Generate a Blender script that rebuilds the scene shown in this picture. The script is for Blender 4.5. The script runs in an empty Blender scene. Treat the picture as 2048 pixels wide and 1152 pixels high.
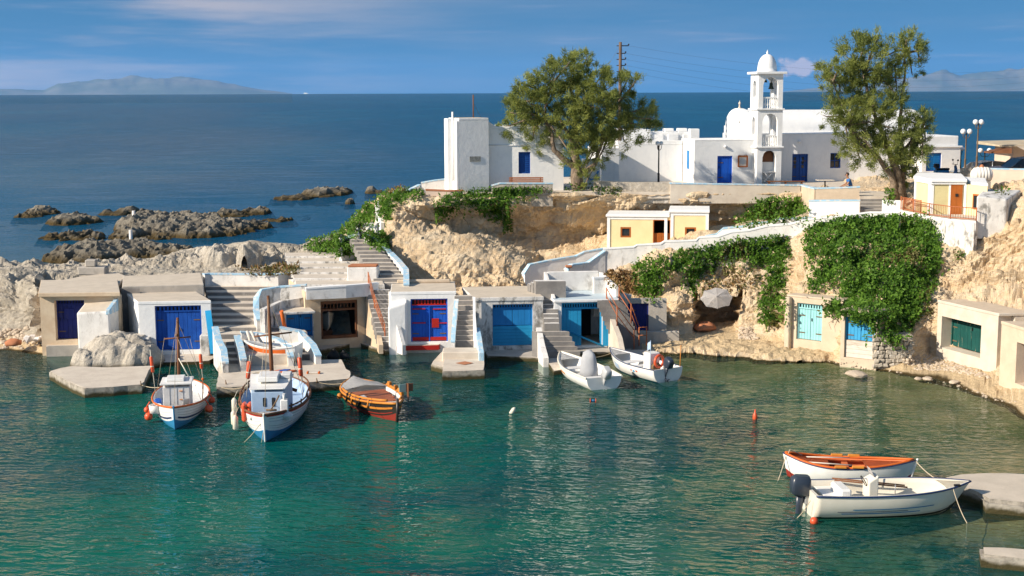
import bpy, bmesh, math, random
import numpy as np
from mathutils import Vector, Matrix, noise
from mathutils.bvhtree import BVHTree
from mathutils.geometry import tessellate_polygon

random.seed(7)
SC = bpy.context.scene
COL = SC.collection

# ---------------------------------------------------------------- camera
FPX, CAMH, PITCH, ROLL = 2731.0, 13.0, math.atan(392 / 2731.0), 0.0039
_F = Vector((0, math.cos(PITCH), -math.sin(PITCH)))
_R0, _U0 = Vector((1, 0, 0)), Vector((0, math.sin(PITCH), math.cos(PITCH)))
_R = _R0 * math.cos(ROLL) - _U0 * math.sin(ROLL)
_U = _U0 * math.cos(ROLL) + _R0 * math.sin(ROLL)
CAMP = Vector((0, 0, CAMH))
cd = bpy.data.cameras.new('camera')
cd.sensor_width = 36.0
cd.lens = FPX / 2048 * 36
cd.clip_end = 200000
cd.clip_start = 0.5
cam = bpy.data.objects.new('camera', cd)
COL.objects.link(cam)
cam.matrix_world = Matrix(((_R.x, _U.x, -_F.x, 0), (_R.y, _U.y, -_F.y, 0), (_R.z, _U.z, -_F.z, CAMH), (0, 0, 0, 1)))
SC.camera = cam

def ray(u, v):
    return _F + _R * ((u - 1024) / FPX) + _U * ((576 - v) / FPX)
def PZ(u, v, z):            # point at height z seen at pixel u,v
    d = ray(u, v); return CAMP + d * ((z - CAMH) / d.z)
def PY(u, v, Y):            # point at depth Y seen at pixel u,v
    d = ray(u, v); return CAMP + d * (Y / d.y)

# ---------------------------------------------------------------- light
SUN_EL = math.radians(29)
SUN_AZ = math.radians(25)                # towards the camera from due left
SUND = Vector((-math.cos(SUN_AZ) * math.cos(SUN_EL), -math.sin(SUN_AZ) * math.cos(SUN_EL), math.sin(SUN_EL)))
sl = bpy.data.lights.new('sun', 'SUN')
sl.energy = 5.0
sl.angle = math.radians(0.53)
sl.color = (1.0, 0.88, 0.72)
so = bpy.data.objects.new('sun', sl)
COL.objects.link(so)
so.rotation_euler = SUND.to_track_quat('Z', 'Y').to_euler()

W = bpy.data.worlds.new('World')
SC.world = W
W.use_nodes = True
wn, wl = W.node_tree.nodes, W.node_tree.links
for n in list(wn): wn.remove(n)
def wN(t, **k):
    n = wn.new(t)
    for a, b in k.items(): setattr(n, a, b)
    return n
out = wN('ShaderNodeOutputWorld'); bg = wN('ShaderNodeBackground')
bg.inputs['Strength'].default_value = 0.115
sky = wN('ShaderNodeTexSky', sky_type='NISHITA', sun_disc=False)
sky.sun_elevation = SUN_EL
sky.sun_rotation = math.atan2(SUND.x, SUND.y)
sky.altitude = 0; sky.air_density = 1.0; sky.dust_density = 0.3; sky.ozone_density = 2.5
tc = wN('ShaderNodeTexCoord')
# the clear air of the photograph: the blue reaches right down to the horizon
mp = wN('ShaderNodeVectorMath', operation='MULTIPLY_ADD')
mp.inputs[1].default_value = (1, 1, 0.58); mp.inputs[2].default_value = (0, 0, 0.42)
nz = wN('ShaderNodeVectorMath', operation='NORMALIZE')
wl.new(tc.outputs['Generated'], mp.inputs[0]); wl.new(mp.outputs[0], nz.inputs[0]); wl.new(nz.outputs[0], sky.inputs['Vector'])
def wcloud(sx, sz, lo, hi, off, detail=5, rough=.55):
    m = wN('ShaderNodeMapping'); m.inputs['Scale'].default_value = (sx, sx, sz); m.inputs['Location'].default_value = off
    n = wN('ShaderNodeTexNoise'); n.inputs['Scale'].default_value = 1; n.inputs['Detail'].default_value = detail; n.inputs['Roughness'].default_value = rough
    r = wN('ShaderNodeMapRange', interpolation_type='SMOOTHSTEP'); r.inputs['From Min'].default_value = lo; r.inputs['From Max'].default_value = hi
    wl.new(tc.outputs['Generated'], m.inputs['Vector']); wl.new(m.outputs[0], n.inputs['Vector']); wl.new(n.outputs['Fac'], r.inputs['Value'])
    return r.outputs[0]
def wmix(fac, a, b, amt=1.0, blend='MIX'):
    mm = wN('ShaderNodeMath', operation='MULTIPLY'); mm.inputs[1].default_value = amt
    if hasattr(fac, 'links'): wl.new(fac, mm.inputs[0])
    else: mm.inputs[0].default_value = fac
    x = wN('ShaderNodeMix', data_type='RGBA', blend_type=blend)
    wl.new(mm.outputs[0], x.inputs[0])
    for i, s in ((6, a), (7, b)):
        if hasattr(s, 'links'): wl.new(s, x.inputs[i])
        else: x.inputs[i].default_value = (*s, 1)
    return x.outputs[2]
tint = wmix(1.0, sky.outputs[0], (0.38, 0.76, 0.84), 1.0, 'MULTIPLY')
# broad veil of high cloud, denser to the left, then thin wisps
veil = wcloud(2.2, 24, .40, .66, (2.1, 0.3, 0.2), 6, .6)
sxyz = wN('ShaderNodeSeparateXYZ'); wl.new(tc.outputs['Generated'], sxyz.inputs[0])
lf = wN('ShaderNodeMapRange', interpolation_type='SMOOTHSTEP'); lf.inputs['From Min'].default_value = .02; lf.inputs['From Max'].default_value = -.28; lf.inputs['To Min'].default_value = .12; wl.new(sxyz.outputs[0], lf.inputs['Value'])
vl = wN('ShaderNodeMath', operation='MULTIPLY'); wl.new(veil, vl.inputs[0]); wl.new(lf.outputs[0], vl.inputs[1]); veil = vl.outputs[0]
wisp = wcloud(4.2, 62, .54, .78, (4.7, 1.0, 3.3), 5)
c1 = wmix(veil, tint, (3.7, 3.3, 3.4), .95)
c2 = wmix(wisp, c1, (4.4, 3.8, 4.0), .45)
# one small sunlit cumulus low over the sea
cdir = ray(1597, 136).normalized()
cm = wN('ShaderNodeMapping'); cm.inputs['Location'].default_value = (-cdir.x, -cdir.y, -cdir.z)
cm2 = wN('ShaderNodeVectorMath', operation='MULTIPLY'); cm2.inputs[1].default_value = (68, 68, 150)
wl.new(tc.outputs['Generated'], cm.inputs['Vector']); wl.new(cm.outputs[0], cm2.inputs[0])
ln = wN('ShaderNodeVectorMath', operation='LENGTH'); wl.new(cm2.outputs[0], ln.inputs[0])
cn = wN('ShaderNodeTexNoise'); cn.inputs['Scale'].default_value = 130; cn.inputs['Detail'].default_value = 6; wl.new(tc.outputs['Generated'], cn.inputs['Vector'])
ca = wN('ShaderNodeMath', operation='MULTIPLY_ADD'); ca.inputs[1].default_value = 2.6; ca.inputs[2].default_value = -1.3; wl.new(cn.outputs['Fac'], ca.inputs[0])
cs_ = wN('ShaderNodeMath', operation='ADD'); wl.new(ln.outputs['Value'], cs_.inputs[0]); wl.new(ca.outputs[0], cs_.inputs[1])
cr = wN('ShaderNodeMapRange', interpolation_type='SMOOTHSTEP'); cr.inputs['From Min'].default_value = 1.15; cr.inputs['From Max'].default_value = .55; wl.new(cs_.outputs[0], cr.inputs['Value'])
c2 = wmix(cr.outputs[0], c2, (5.6, 4.4, 4.3), .75)
wl.new(c2, bg.inputs['Color']); wl.new(bg.outputs[0], out.inputs['Surface'])

SC.view_settings.view_transform = 'Standard'
SC.view_settings.look = 'None'
SC.view_settings.exposure = 0.52
SC.view_settings.gamma = 1.0
SC.view_settings.use_curve_mapping = False
SC.cycles.max_bounces = 8
SC.cycles.transparent_max_bounces = 12
SC.cycles.use_denoising = True

# ---------------------------------------------------------------- materials
def lin(c):
    if isinstance(c, str):
        c = [int(c[i:i + 2], 16) / 255 for i in (0, 2, 4)]
        return tuple(x / 12.92 if x < .04045 else ((x + .055) / 1.055) ** 2.4 for x in c)
    return tuple(c)
MATS = {}
class NT:
    def __init__(s, name):
        s.m = bpy.data.materials.new(name); s.m.use_nodes = True
        s.t = s.m.node_tree; s.n = s.t.nodes; s.l = s.t.links
        for x in list(s.n): s.n.remove(x)
        s.out = s.n.new('ShaderNodeOutputMaterial')
        s.geo = None
    def N(s, t, **k):
        n = s.n.new(t)
        for a, b in k.items(): setattr(n, a, b)
        return n
    def pos(s):
        if not s.geo: s.geo = s.N('ShaderNodeNewGeometry')
        return s.geo.outputs['Position']
    def noise(s, scale, detail=5, rough=.55, stretch=(1, 1, 1), off=(0, 0, 0), vec=None, dist=0):
        m = s.N('ShaderNodeMapping'); m.inputs['Scale'].default_value = stretch; m.inputs['Location'].default_value = off
        s.l.new(vec or s.pos(), m.inputs['Vector'])
        n = s.N('ShaderNodeTexNoise'); n.inputs['Scale'].default_value = scale
        n.inputs['Detail'].default_value = detail; n.inputs['Roughness'].default_value = rough; n.inputs['Distortion'].default_value = dist
        s.l.new(m.outputs[0], n.inputs['Vector']); return n.outputs['Fac']
    def ramp(s, v, lo, hi, a=0., b=1., smooth=True):
        r = s.N('ShaderNodeMapRange', interpolation_type='SMOOTHSTEP' if smooth else 'LINEAR')
        r.inputs['From Min'].default_value = lo; r.inputs['From Max'].default_value = hi
        r.inputs['To Min'].default_value = a; r.inputs['To Max'].default_value = b
        s.l.new(v, r.inputs['Value']); return r.outputs[0]
    def mix(s, fac, a, b, blend='MIX'):
        x = s.N('ShaderNodeMix', data_type='RGBA', blend_type=blend)
        if hasattr(fac, 'links'): s.l.new(fac, x.inputs[0])
        else: x.inputs[0].default_value = fac
        for i, q in ((6, a), (7, b)):
            if hasattr(q, 'links'): s.l.new(q, x.inputs[i])
            else: x.inputs[i].default_value = (*lin(q), 1)
        return x.outputs[2]
    def math(s, op, a, b=None):
        n = s.N('ShaderNodeMath', operation=op)
        for i, q in enumerate((a, b)):
            if q is None: continue
            if hasattr(q, 'links'): s.l.new(q, n.inputs[i])
            else: n.inputs[i].default_value = q
        return n.outputs[0]
    def bump(s, h, strength, dist=.05, prev=None):
        b = s.N('ShaderNodeBump'); b.inputs['Strength'].default_value = strength; b.inputs['Distance'].default_value = dist
        s.l.new(h, b.inputs['Height'])
        if prev: s.l.new(prev, b.inputs['Normal'])
        return b.outputs[0]
    def pbsdf(s, color, rough=.8, spec=.3, metallic=0., normal=None, **kw):
        p = s.N('ShaderNodeBsdfPrincipled')
        if hasattr(color, 'links'): s.l.new(color, p.inputs['Base Color'])
        else: p.inputs['Base Color'].default_value = (*lin(color), 1)
        if hasattr(rough, 'links'): s.l.new(rough, p.inputs['Roughness'])
        else: p.inputs['Roughness'].default_value = rough
        p.inputs['Specular IOR Level'].default_value = spec; p.inputs['Metallic'].default_value = metallic
        if normal: s.l.new(normal, p.inputs['Normal'])
        for a, b in kw.items():
            p.inputs[a.replace('_', ' ')].default_value = b
        return p
    def done(s, surf):
        s.l.new(surf, s.out.inputs['Surface']); MATS[s.m.name] = s.m; return s.m

def paint(name, c, c2=None, scale=1.6, rough=.6, bump=.15, bscale=14, stain=None, st=(.55, .75), sscale=1.3, sstretch=(1, 1, .5), spec=.25, metallic=0., bdist=.03, streak=0):
    """painted / plastered / cast surface: tone variation, optional worn patches, fine relief"""
    t = NT(name); c = lin(c); c2 = lin(c2) if c2 else tuple(x * .82 for x in c)
    col = t.mix(t.ramp(t.noise(scale, 6, .6), .35, .68), c, c2)
    if stain:
        f = t.ramp(t.noise(sscale, 8, .68, sstretch, (3.1, 8.7, 1.9), dist=.4), *st)
        col = t.mix(f, col, stain)
    if streak:
        f = t.ramp(t.noise(5, 4, .6, (1, 1, .12), (5, 2, 9)), .56, .72, 0, streak)
        col = t.mix(f, col, tuple(x * .55 for x in c2))
    nb = t.bump(t.noise(bscale, 6, .65), bump, bdist) if bump else None
    return t.done(t.pbsdf(col, rough, spec, metallic, nb).outputs[0])

paint('white_plaster', (.83, .83, .82), (.77, .775, .775), bump=.55, bscale=4, stain=(.62, .60, .57), st=(.64, .84), rough=.85, streak=.16)
paint('white_worn', (.78, .76, .73), (.68, .66, .63), bump=.5, bscale=7, stain=(.36, .34, .31), st=(.52, .74), rough=.9, sscale=2.2)
paint('white_flaky', (.72, .70, .67), (.60, .58, .55), bump=.6, bscale=9, stain=(.25, .24, .22), st=(.47, .64), rough=.9, sscale=2.6)
paint('cream_plaster', (.62, .50, .36), (.55, .42, .29), bump=.5, bscale=8, stain=(.36, .27, .19), st=(.56, .8), rough=.9)
paint('cream_light', (.60, .49, .37), (.53, .43, .32), bump=.5, bscale=8, stain=(.42, .36, .29), st=(.55, .78), rough=.9)
paint('yellow_plaster', (.78, .66, .38), (.73, .61, .34), bump=.4, bscale=6, rough=.85)
paint('olive_yellow', (.60, .53, .29), (.55, .48, .26), bump=.4, bscale=6, rough=.85)
paint('concrete', (.46, .42, .37), (.38, .35, .31), bump=.5, bscale=12, stain=(.22, .2, .18), st=(.55, .8), rough=.92)
paint('concrete_light', (.62, .55, .46), (.54, .47, .39), bump=.45, bscale=12, stain=(.3, .27, .23), st=(.58, .85), rough=.92)
paint('riser_grey_shade', (.25, .235, .22), (.18, .17, .165), bump=.5, bscale=12, stain=(.50, .48, .45), st=(.62, .76), rough=.92)  # grey cement, darkened further to paint in the shade on the risers
paint('roof_cement', (.60, .52, .42), (.53, .46, .37), bump=.4, bscale=10, stain=(.42, .36, .29), st=(.6, .85), rough=.92)
paint('roof_pale_blue', (.52, .62, .68), (.47, .55, .6), bump=.3, stain=(.6, .58, .54), st=(.5, .75))
paint('cap_blue', (.36, .57, .72), (.30, .50, .66), bump=.3, stain=(.66, .65, .62), st=(.47, .62), sscale=4, rough=.75)
paint('blue_royal', (.010, .085, .40), (.008, .065, .33), bump=.15, rough=.55, stain=(.05, .16, .46), st=(.56, .76), streak=.4)
paint('blue_bright', (.010, .105, .55), (.01, .085, .48), bump=.15, rough=.55, stain=(.06, .18, .52), st=(.6, .8), streak=.3)
paint('blue_indigo', (.018, .025, .17), (.013, .02, .12), bump=.2, rough=.6, stain=(.06, .06, .14), st=(.58, .8))
paint('blue_cyan', (.02, .29, .56), (.018, .26, .51), bump=.15, rough=.5, streak=.2)
paint('blue_azure', (.018, .21, .52), (.015, .18, .46), bump=.15, rough=.5, streak=.25)
paint('blue_shutter', (.012, .075, .30), (.01, .06, .25), bump=.1, rough=.5)
paint('cyan_pale', (.30, .60, .62), (.26, .54, .57), bump=.15, rough=.6, streak=.2)
paint('cyan_peeling', (.05, .33, .60), (.04, .28, .53), bump=.3, rough=.7, stain=(.5, .5, .46), st=(.6, .7), sscale=5, sstretch=(1.6, 1.6, .35))
paint('green_peeling', (.008, .075, .066), (.006, .06, .054), bump=.3, rough=.65, stain=(.42, .33, .2), st=(.61, .68), sscale=4.5, sstretch=(1.8, 1.8, .3))
paint('board_white', (.66, .61, .54), (.56, .5, .43), bump=.3, stain=(.4, .31, .23), st=(.55, .75), sstretch=(.4, .4, 2))
paint('red_paint', (.42, .022, .016), (.36, .018, .014), bump=.1, rough=.5)
paint('rail_orange', (.46, .15, .06), (.38, .12, .05), bump=.1, rough=.55)
paint('wood_orange', (.38, .11, .02), (.30, .085, .015), bump=.25, rough=.55, streak=.3)
paint('wood_brown', (.20, .085, .04), (.14, .06, .03), bump=.3, rough=.7, streak=.4)
paint('wood_bench', (.33, .12, .05), (.27, .095, .04), bump=.2, rough=.6)
paint('pole_wood', (.16, .11, .08), (.11, .075, .055), bump=.4, rough=.85)
paint('inside_shade', (.035, .03, .028), (.028, .025, .022), bump=.2, rough=.9)  # near-black colour standing in for the shade inside openings and hollows
paint('black_iron', (.02, .02, .022), (.016, .016, .018), bump=.1, rough=.5)
paint('iron_brown', (.17, .11, .06), (.13, .085, .05), bump=.1, rough=.5)
paint('hull_white', (.80, .79, .76), (.74, .73, .70), scale=2.5, bump=.05, rough=.35, spec=.5, stain=(.5, .46, .4), st=(.66, .85), sscale=3)
paint('hull_cream', (.76, .71, .60), (.72, .67, .56), scale=2, bump=.03, rough=.3, spec=.5, stain=(.55, .5, .42), st=(.68, .9))
paint('deck_white', (.72, .71, .69), (.62, .61, .6), scale=4, bump=.2, rough=.6, stain=(.4, .36, .3), st=(.6, .8), sscale=5)
paint('deck_blue', (.40, .52, .68), (.34, .46, .63), scale=3, bump=.15, rough=.55)
paint('hull_blue', (.03, .22, .42), (.03, .18, .36), bump=.05, rough=.4, spec=.5)
paint('navy_trim', (.02, .045, .13), (.02, .04, .11), bump=.05, rough=.4)
paint('orange_trim', (.62, .14, .025), (.54, .11, .02), bump=.15, rough=.5)
paint('orange_deck', (.62, .17, .06), (.52, .13, .045), bump=.15, rough=.55, stain=(.62, .35, .2), st=(.6, .8), sscale=4)
paint('ochre_trim', (.62, .24, .04), (.50, .18, .03), bump=.2, rough=.5, streak=.3)
paint('brown_deck', (.36, .12, .06), (.28, .09, .045), bump=.2, rough=.6)
paint('hull_black', (.02, .018, .016), (.03, .024, .02), bump=.05, rough=.4, spec=.5)
paint('antifoul_red', (.32, .04, .025), (.26, .03, .02), bump=.05, rough=.6)
paint('buoy_orange', (.72, .10, .03), (.62, .08, .025), bump=.05, rough=.4, spec=.5)
paint('fender_white', (.72, .68, .56), (.64, .6, .49), bump=.05, rough=.45)
paint('rope', (.55, .46, .33), (.42, .35, .25), bump=.4, bscale=60, rough=.95)
paint('canvas_grey', (.42, .43, .45), (.36, .37, .39), bump=.4, bscale=10, rough=.9)
paint('canvas_white', (.68, .65, .63), (.58, .56, .55), bump=.4, bscale=8, rough=.9)
paint('motor_dark', (.035, .045, .065), (.03, .038, .055), bump=.03, rough=.3, spec=.5)
paint('motor_grey', (.45, .46, .47), (.38, .39, .4), bump=.05, rough=.35, spec=.5)
paint('metal_grey', (.40, .40, .40), (.3, .3, .3), bump=.1, rough=.4, metallic=.5)
paint('terracotta', (.48, .20, .10), (.40, .16, .08), bump=.4, rough=.85)
paint('globe_white', (.82, .82, .82), (.8, .8, .8), bump=0, rough=.25, spec=.5)
paint('tank_white', (.78, .75, .69), (.72, .68, .6), bump=.2, rough=.6)
paint('sign_grey', (.34, .34, .31), (.2, .2, .19), scale=9, bump=.3, rough=.6)
paint('wire_dark', (.06, .07, .08), (.05, .06, .07), bump=0, rough=.6)
paint('bronze', (.07, .085, .06), (.05, .06, .045), bump=.1, rough=.45, metallic=.4)
paint('car_silver', (.42, .44, .46), (.4, .42, .44), bump=0, rough=.25, spec=.6, metallic=.5)
paint('car_dark', (.035, .045, .06), (.03, .04, .055), bump=0, rough=.2, spec=.6)
paint('tyre', (.02, .02, .02), (.03, .03, .03), bump=.1, rough=.8)
paint('awning', (.78, .70, .58), (.72, .64, .53), bump=.1, rough=.8)
paint('wall_pink', (.68, .56, .46), (.62, .5, .41), bump=.3, rough=.85)
paint('skin', (.42, .22, .13), (.38, .19, .11), bump=.02, rough=.5)
paint('shirt_blue', (.04, .16, .42), (.035, .13, .36), bump=.1, rough=.9)
paint('hair_brown', (.06, .025, .012), (.045, .02, .01), bump=.3, bscale=60, rough=.7)
paint('turq_paint', (.28, .52, .46), (.4, .46, .4), bump=.3, rough=.8)
paint('stone_wall', (.50, .44, .36), (.36, .32, .27), scale=5, bump=.8, bscale=7, stain=(.64, .6, .55), st=(.55, .7), sscale=4, rough=.92, bdist=.08)
paint('rubble', (.54, .45, .35), (.42, .34, .26), scale=2, bump=.4, rough=.95)
paint('seaweed_dark', (.03, .035, .015), (.05, .05, .02), bump=.4, rough=.9)
t = NT('glass_dark')
t.done(t.pbsdf((.02, .025, .03), .08, .6).outputs[0])

def rockmat(name, pal, grey=None, zwet=.4, bs=1.0, sand=None):
    """layered rock: strata bands, blotches, pits; wet dark weed band at the waterline (a stain of its own)"""
    t = NT(name)
    a = t.ramp(t.noise(.45, 8, .62, (1, 1, 1.6)), .33, .66)
    c = t.mix(a, pal[0], pal[1])
    b = t.ramp(t.noise(2.2, 10, .74, (.5, .5, 3.0), (7, 3, 1), dist=.5), .55, .68)
    c = t.mix(b, c, pal[2])
    d = t.ramp(t.noise(5.5, 8, .75, (1, 1, 1.3), (1, 9, 4)), .54, .64)
    c = t.mix(d, c, pal[3])
    if grey:
        at = t.N('ShaderNodeAttribute', attribute_name='grey')
        gx = t.mix(t.ramp(t.noise(1.1, 8, .68, (1, 1, 1.3), (2, 2, 2)), .36, .64), grey[0], grey[1])
        gm = t.math('ADD', at.outputs['Fac'], t.math('MULTIPLY', t.math('SUBTRACT', t.noise(.8, 5, .6), .5), .9))
        c = t.mix(t.ramp(gm, .35, .62), c, gx)
    if sand:
        sz = t.N('ShaderNodeSeparateXYZ'); t.l.new(t.pos(), sz.inputs[0]); sn = t.N('ShaderNodeSeparateXYZ'); t.l.new(t.geo.outputs['Normal'], sn.inputs[0])
        c = t.mix(t.math('MULTIPLY', t.ramp(sz.outputs[2], .45, .75, 1, 0), t.ramp(sn.outputs[2], .6, .85)), c, t.mix(t.ramp(t.noise(9, 6, .7), .4, .65), sand, tuple(x * .75 for x in sand)))
    if zwet:
        sx = t.N('ShaderNodeSeparateXYZ'); t.l.new(t.pos(), sx.inputs[0])
        zz = t.math('ADD', sx.outputs[2], t.math('MULTIPLY', t.math('SUBTRACT', t.noise(1.2, 4), .5), zwet * .8))
        c = t.mix(t.ramp(zz, .03, zwet, 1, 0), c, (.075, .052, .02))
    h1 = t.noise(1.7 * bs, 9, .72, (1, 1, 2.0)); h2 = t.noise(6 * bs, 8, .72, dist=.6)
    nb = t.bump(h2, .75, .12, t.bump(h1, .7, .35))
    return t.done(t.pbsdf(c, .92, .15, 0, nb).outputs[0])
rockmat('cliff_rock', [(.66, .485, .30), (.72, .585, .41), (.52, .345, .185), (.75, .65, .51)], zwet=.09, sand=(.68, .52, .32), grey=[(.54, .485, .40), (.39, .345, .28)])
rockmat('sea_rock', [(.27, .245, .20), (.17, .15, .12), (.38, .35, .29), (.10, .09, .07)], bs=.8, zwet=.9)
rockmat('pale_rock', [(.58, .53, .45), (.48, .43, .36), (.40, .35, .28), (.66, .61, .54)], bs=.9)

# ---------------------------------------------------------------- object helpers
def link(name, me, mat=None, parent=None, label=None, cat=None, group=None, kind=None):
    o = bpy.data.objects.new(name, me)
    COL.objects.link(o)
    if mat is not None and me is not None and not me.materials:
        for m in (mat if isinstance(mat, (list, tuple)) else [mat]): me.materials.append(MATS[m])
    if parent is not None: o.parent = parent
    if label and not kind: kind = 'thing'
    for k, v in (('label', label), ('category', cat), ('group', group), ('kind', kind)):
        if v: o[k] = v
    return o
def thing(name, label, cat, loc=(0, 0, 0), rz=0, group=None):
    o = link(name, None, None, None, label, cat, group)
    o.location = loc; o.rotation_euler = (0, 0, rz)
    o.empty_display_size = .3
    return o
def copy_tree(o, parent=None):
    c = o.copy(); COL.objects.link(c); c.parent = parent
    for ch in o.children: copy_tree(ch, c)
    return c
class B:
    """bmesh collector; .o() links it as one mesh object"""
    def __init__(s): s.b = bmesh.new()
    def quad(s, pts, mi=0):
        f = s.b.faces.new([s.b.verts.new(p) for p in pts]); f.material_index = mi; return f
    def box(s, x0, x1, y0, y1, z0, z1, bev=0, mi=0, rot=None, about=None):
        vs = [s.b.verts.new((x, y, z)) for z in (z0, z1) for y in (y0, y1) for x in (x0, x1)]
        fs = [s.b.faces.new([vs[i] for i in q]) for q in ((0, 2, 3, 1), (4, 5, 7, 6), (0, 1, 5, 4), (2, 6, 7, 3), (0, 4, 6, 2), (1, 3, 7, 5))]
        for f in fs: f.material_index = mi
        if rot is not None:
            c = Vector(about) if about else Vector(((x0 + x1) / 2, (y0 + y1) / 2, (z0 + z1) / 2))
            for v in vs: v.co = rot @ (v.co - c) + c
        if bev:
            es = {e for f in fs for e in f.edges}
            bmesh.ops.bevel(s.b, geom=list(es), offset=bev, segments=1, affect='EDGES', profile=.5)
        return s
    def prism(s, poly, z0, z1, bev=0, mi=0, mtop=None, zt=None):
        """footprint polygon (ccw) extruded; zt: optional per-corner top heights"""
        n = len(poly)
        lo = [s.b.verts.new((p[0], p[1], z0)) for p in poly]
        hi = [s.b.verts.new((p[0], p[1], zt[i] if zt else z1)) for i, p in enumerate(poly)]
        fs = [s.b.faces.new(lo[::-1]), s.b.faces.new(hi)]
        fs[0].material_index = mi; fs[1].material_index = mi if mtop is None else mtop
        for i in range(n):
            f = s.b.faces.new([lo[i], lo[(i + 1) % n], hi[(i + 1) % n], hi[i]]); f.material_index = mi; fs.append(f)
        if bev:
            es = {e for f in fs for e in f.edges}
            bmesh.ops.bevel(s.b, geom=list(es), offset=bev, segments=2, affect='EDGES', profile=.5)
        return s
    def tube(s, pts, r, n=6, r1=None, cap=True, mi=0):
        pts = [Vector(p) for p in pts]; m = len(pts)
        rings = []
        for i, p in enumerate(pts):
            d = (pts[min(i + 1, m - 1)] - pts[max(i - 1, 0)])
            if d.length < 1e-6: d = Vector((0, 0, 1))
            d.normalize()
            a = d.orthogonal().normalized() if i == 0 else (a0 - d * a0.dot(d)).normalized()
            a0 = a; b = d.cross(a)
            rr = r[i] if isinstance(r, (list, tuple)) else (r if r1 is None else r + (r1 - r) * i / max(m - 1, 1))
            rings.append([s.b.verts.new(p + (a * math.cos(2 * math.pi * k / n) + b * math.sin(2 * math.pi * k / n)) * rr) for k in range(n)])
        for i in range(m - 1):
            for k in range(n):
                f = s.b.faces.new([rings[i][k], rings[i][(k + 1) % n], rings[i + 1][(k + 1) % n], rings[i + 1][k]]); f.smooth = True; f.material_index = mi
        if cap:
            for rg in (rings[0][::-1], rings[-1]):
                f = s.b.faces.new(rg); f.material_index = mi
        return s
    def lathe(s, prof, n=16, c=(0, 0, 0), mi=0, smooth=True, sx=1, sy=1):
        c = Vector(c); rings = []
        for r, z in prof:
            if r < 1e-5: rings.append([s.b.verts.new(c + Vector((0, 0, z)))])
            else: rings.append([s.b.verts.new(c + Vector((r * sx * math.cos(2 * math.pi * k / n), r * sy * math.sin(2 * math.pi * k / n), z))) for k in range(n)])
        for i in range(len(rings) - 1):
            A, C = rings[i], rings[i + 1]
            for k in range(n):
                a0, a1 = A[k % len(A)], A[(k + 1) % len(A)]; b0, b1 = C[k % len(C)], C[(k + 1) % len(C)]
                q = []
                for v in (a0, a1, b1, b0):
                    if v not in q: q.append(v)
                if len(q) > 2:
                    f = s.b.faces.new(q); f.smooth = smooth; f.material_index = mi
        for rg, rev in ((rings[0], True), (rings[-1], False)):
            if len(rg) > 2: s.b.faces.new(rg[::-1] if rev else rg).material_index = mi
        return s
    def ball(s, c, r, n=10, sz=1., mi=0):
        m = max(4, n // 2)
        return s.lathe([(max(0, r * math.sin(math.pi * i / m)) if 0 < i < m else 0, -r * sz * math.cos(math.pi * i / m)) for i in range(m + 1)], n, c, mi)
    def loft(s, rings, closed=False, mi=None, cap=False, smooth=True):
        vs = [[s.b.verts.new(p) for p in r] for r in rings]
        n = len(vs[0])
        for i in range(len(vs) - 1):
            for k in range(n if closed else n - 1):
                q = [vs[i][k], vs[i][(k + 1) % n], vs[i + 1][(k + 1) % n], vs[i + 1][k]]
                f = s.b.faces.new(q); f.smooth = smooth
                if mi is not None: f.material_index = mi(i, k) if callable(mi) else mi
        if cap:
            s.b.faces.new(vs[0][::-1]); s.b.faces.new(vs[-1])
        return vs
    def jitter(s, amp, scale=1.5, seed=0):
        for v in s.b.verts:
            v.co += noise.noise_vector(v.co * scale + Vector((seed, seed * 2.1, seed * .7))) * amp
        return s
    def o(s, name, mat, parent=None, label=None, cat=None, group=None, kind=None, weld=0, fixn=True, smooth=None):
        if weld: bmesh.ops.remove_doubles(s.b, verts=s.b.verts, dist=weld)
        if fixn: bmesh.ops.recalc_face_normals(s.b, faces=s.b.faces)
        if smooth is not None:
            for f in s.b.faces: f.smooth = smooth
        me = bpy.data.meshes.new(name); s.b.to_mesh(me); s.b.free()
        return link(name, me, mat, parent, label, cat, group, kind)
def wall_open(bm, w, h, th, opens, y0=0., z0=0., x0=0., mi=0):
    """wall panel in local x/z, front at y=y0, thickness th, with real openings (xa,xb,za,zb)"""
    xs = sorted({x0, x0 + w} | {a for o in opens for a in o[:2]}); zs = sorted({z0, z0 + h} | {a for o in opens for a in o[2:4]})
    def op(i, j):
        if i < 0 or j < 0 or i >= len(xs) - 1 or j >= len(zs) - 1: return True
        cx, cz = (xs[i] + xs[i + 1]) / 2, (zs[j] + zs[j + 1]) / 2
        return any(o[0] < cx < o[1] and o[2] < cz < o[3] for o in opens)
    for i in range(len(xs) - 1):
        for j in range(len(zs) - 1):
            if op(i, j): continue
            a, b, c, d = xs[i], xs[i + 1], zs[j], zs[j + 1]; y1 = y0 + th
            bm.quad([(a, y0, c), (b, y0, c), (b, y0, d), (a, y0, d)], mi); bm.quad([(a, y1, c), (a, y1, d), (b, y1, d), (b, y1, c)], mi)
            if op(i - 1, j): bm.quad([(a, y0, c), (a, y0, d), (a, y1, d), (a, y1, c)], mi)
            if op(i + 1, j): bm.quad([(b, y0, c), (b, y1, c), (b, y1, d), (b, y0, d)], mi)
            if op(i, j - 1): bm.quad([(a, y0, c), (a, y1, c), (b, y1, c), (b, y0, c)], mi)
            if op(i, j + 1): bm.quad([(a, y0, d), (b, y0, d), (b, y1, d), (a, y1, d)], mi)
    return bm
def frac(p, oct=5, H=.9):
    return noise.fractal(p, H, 2.1, oct)
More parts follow.
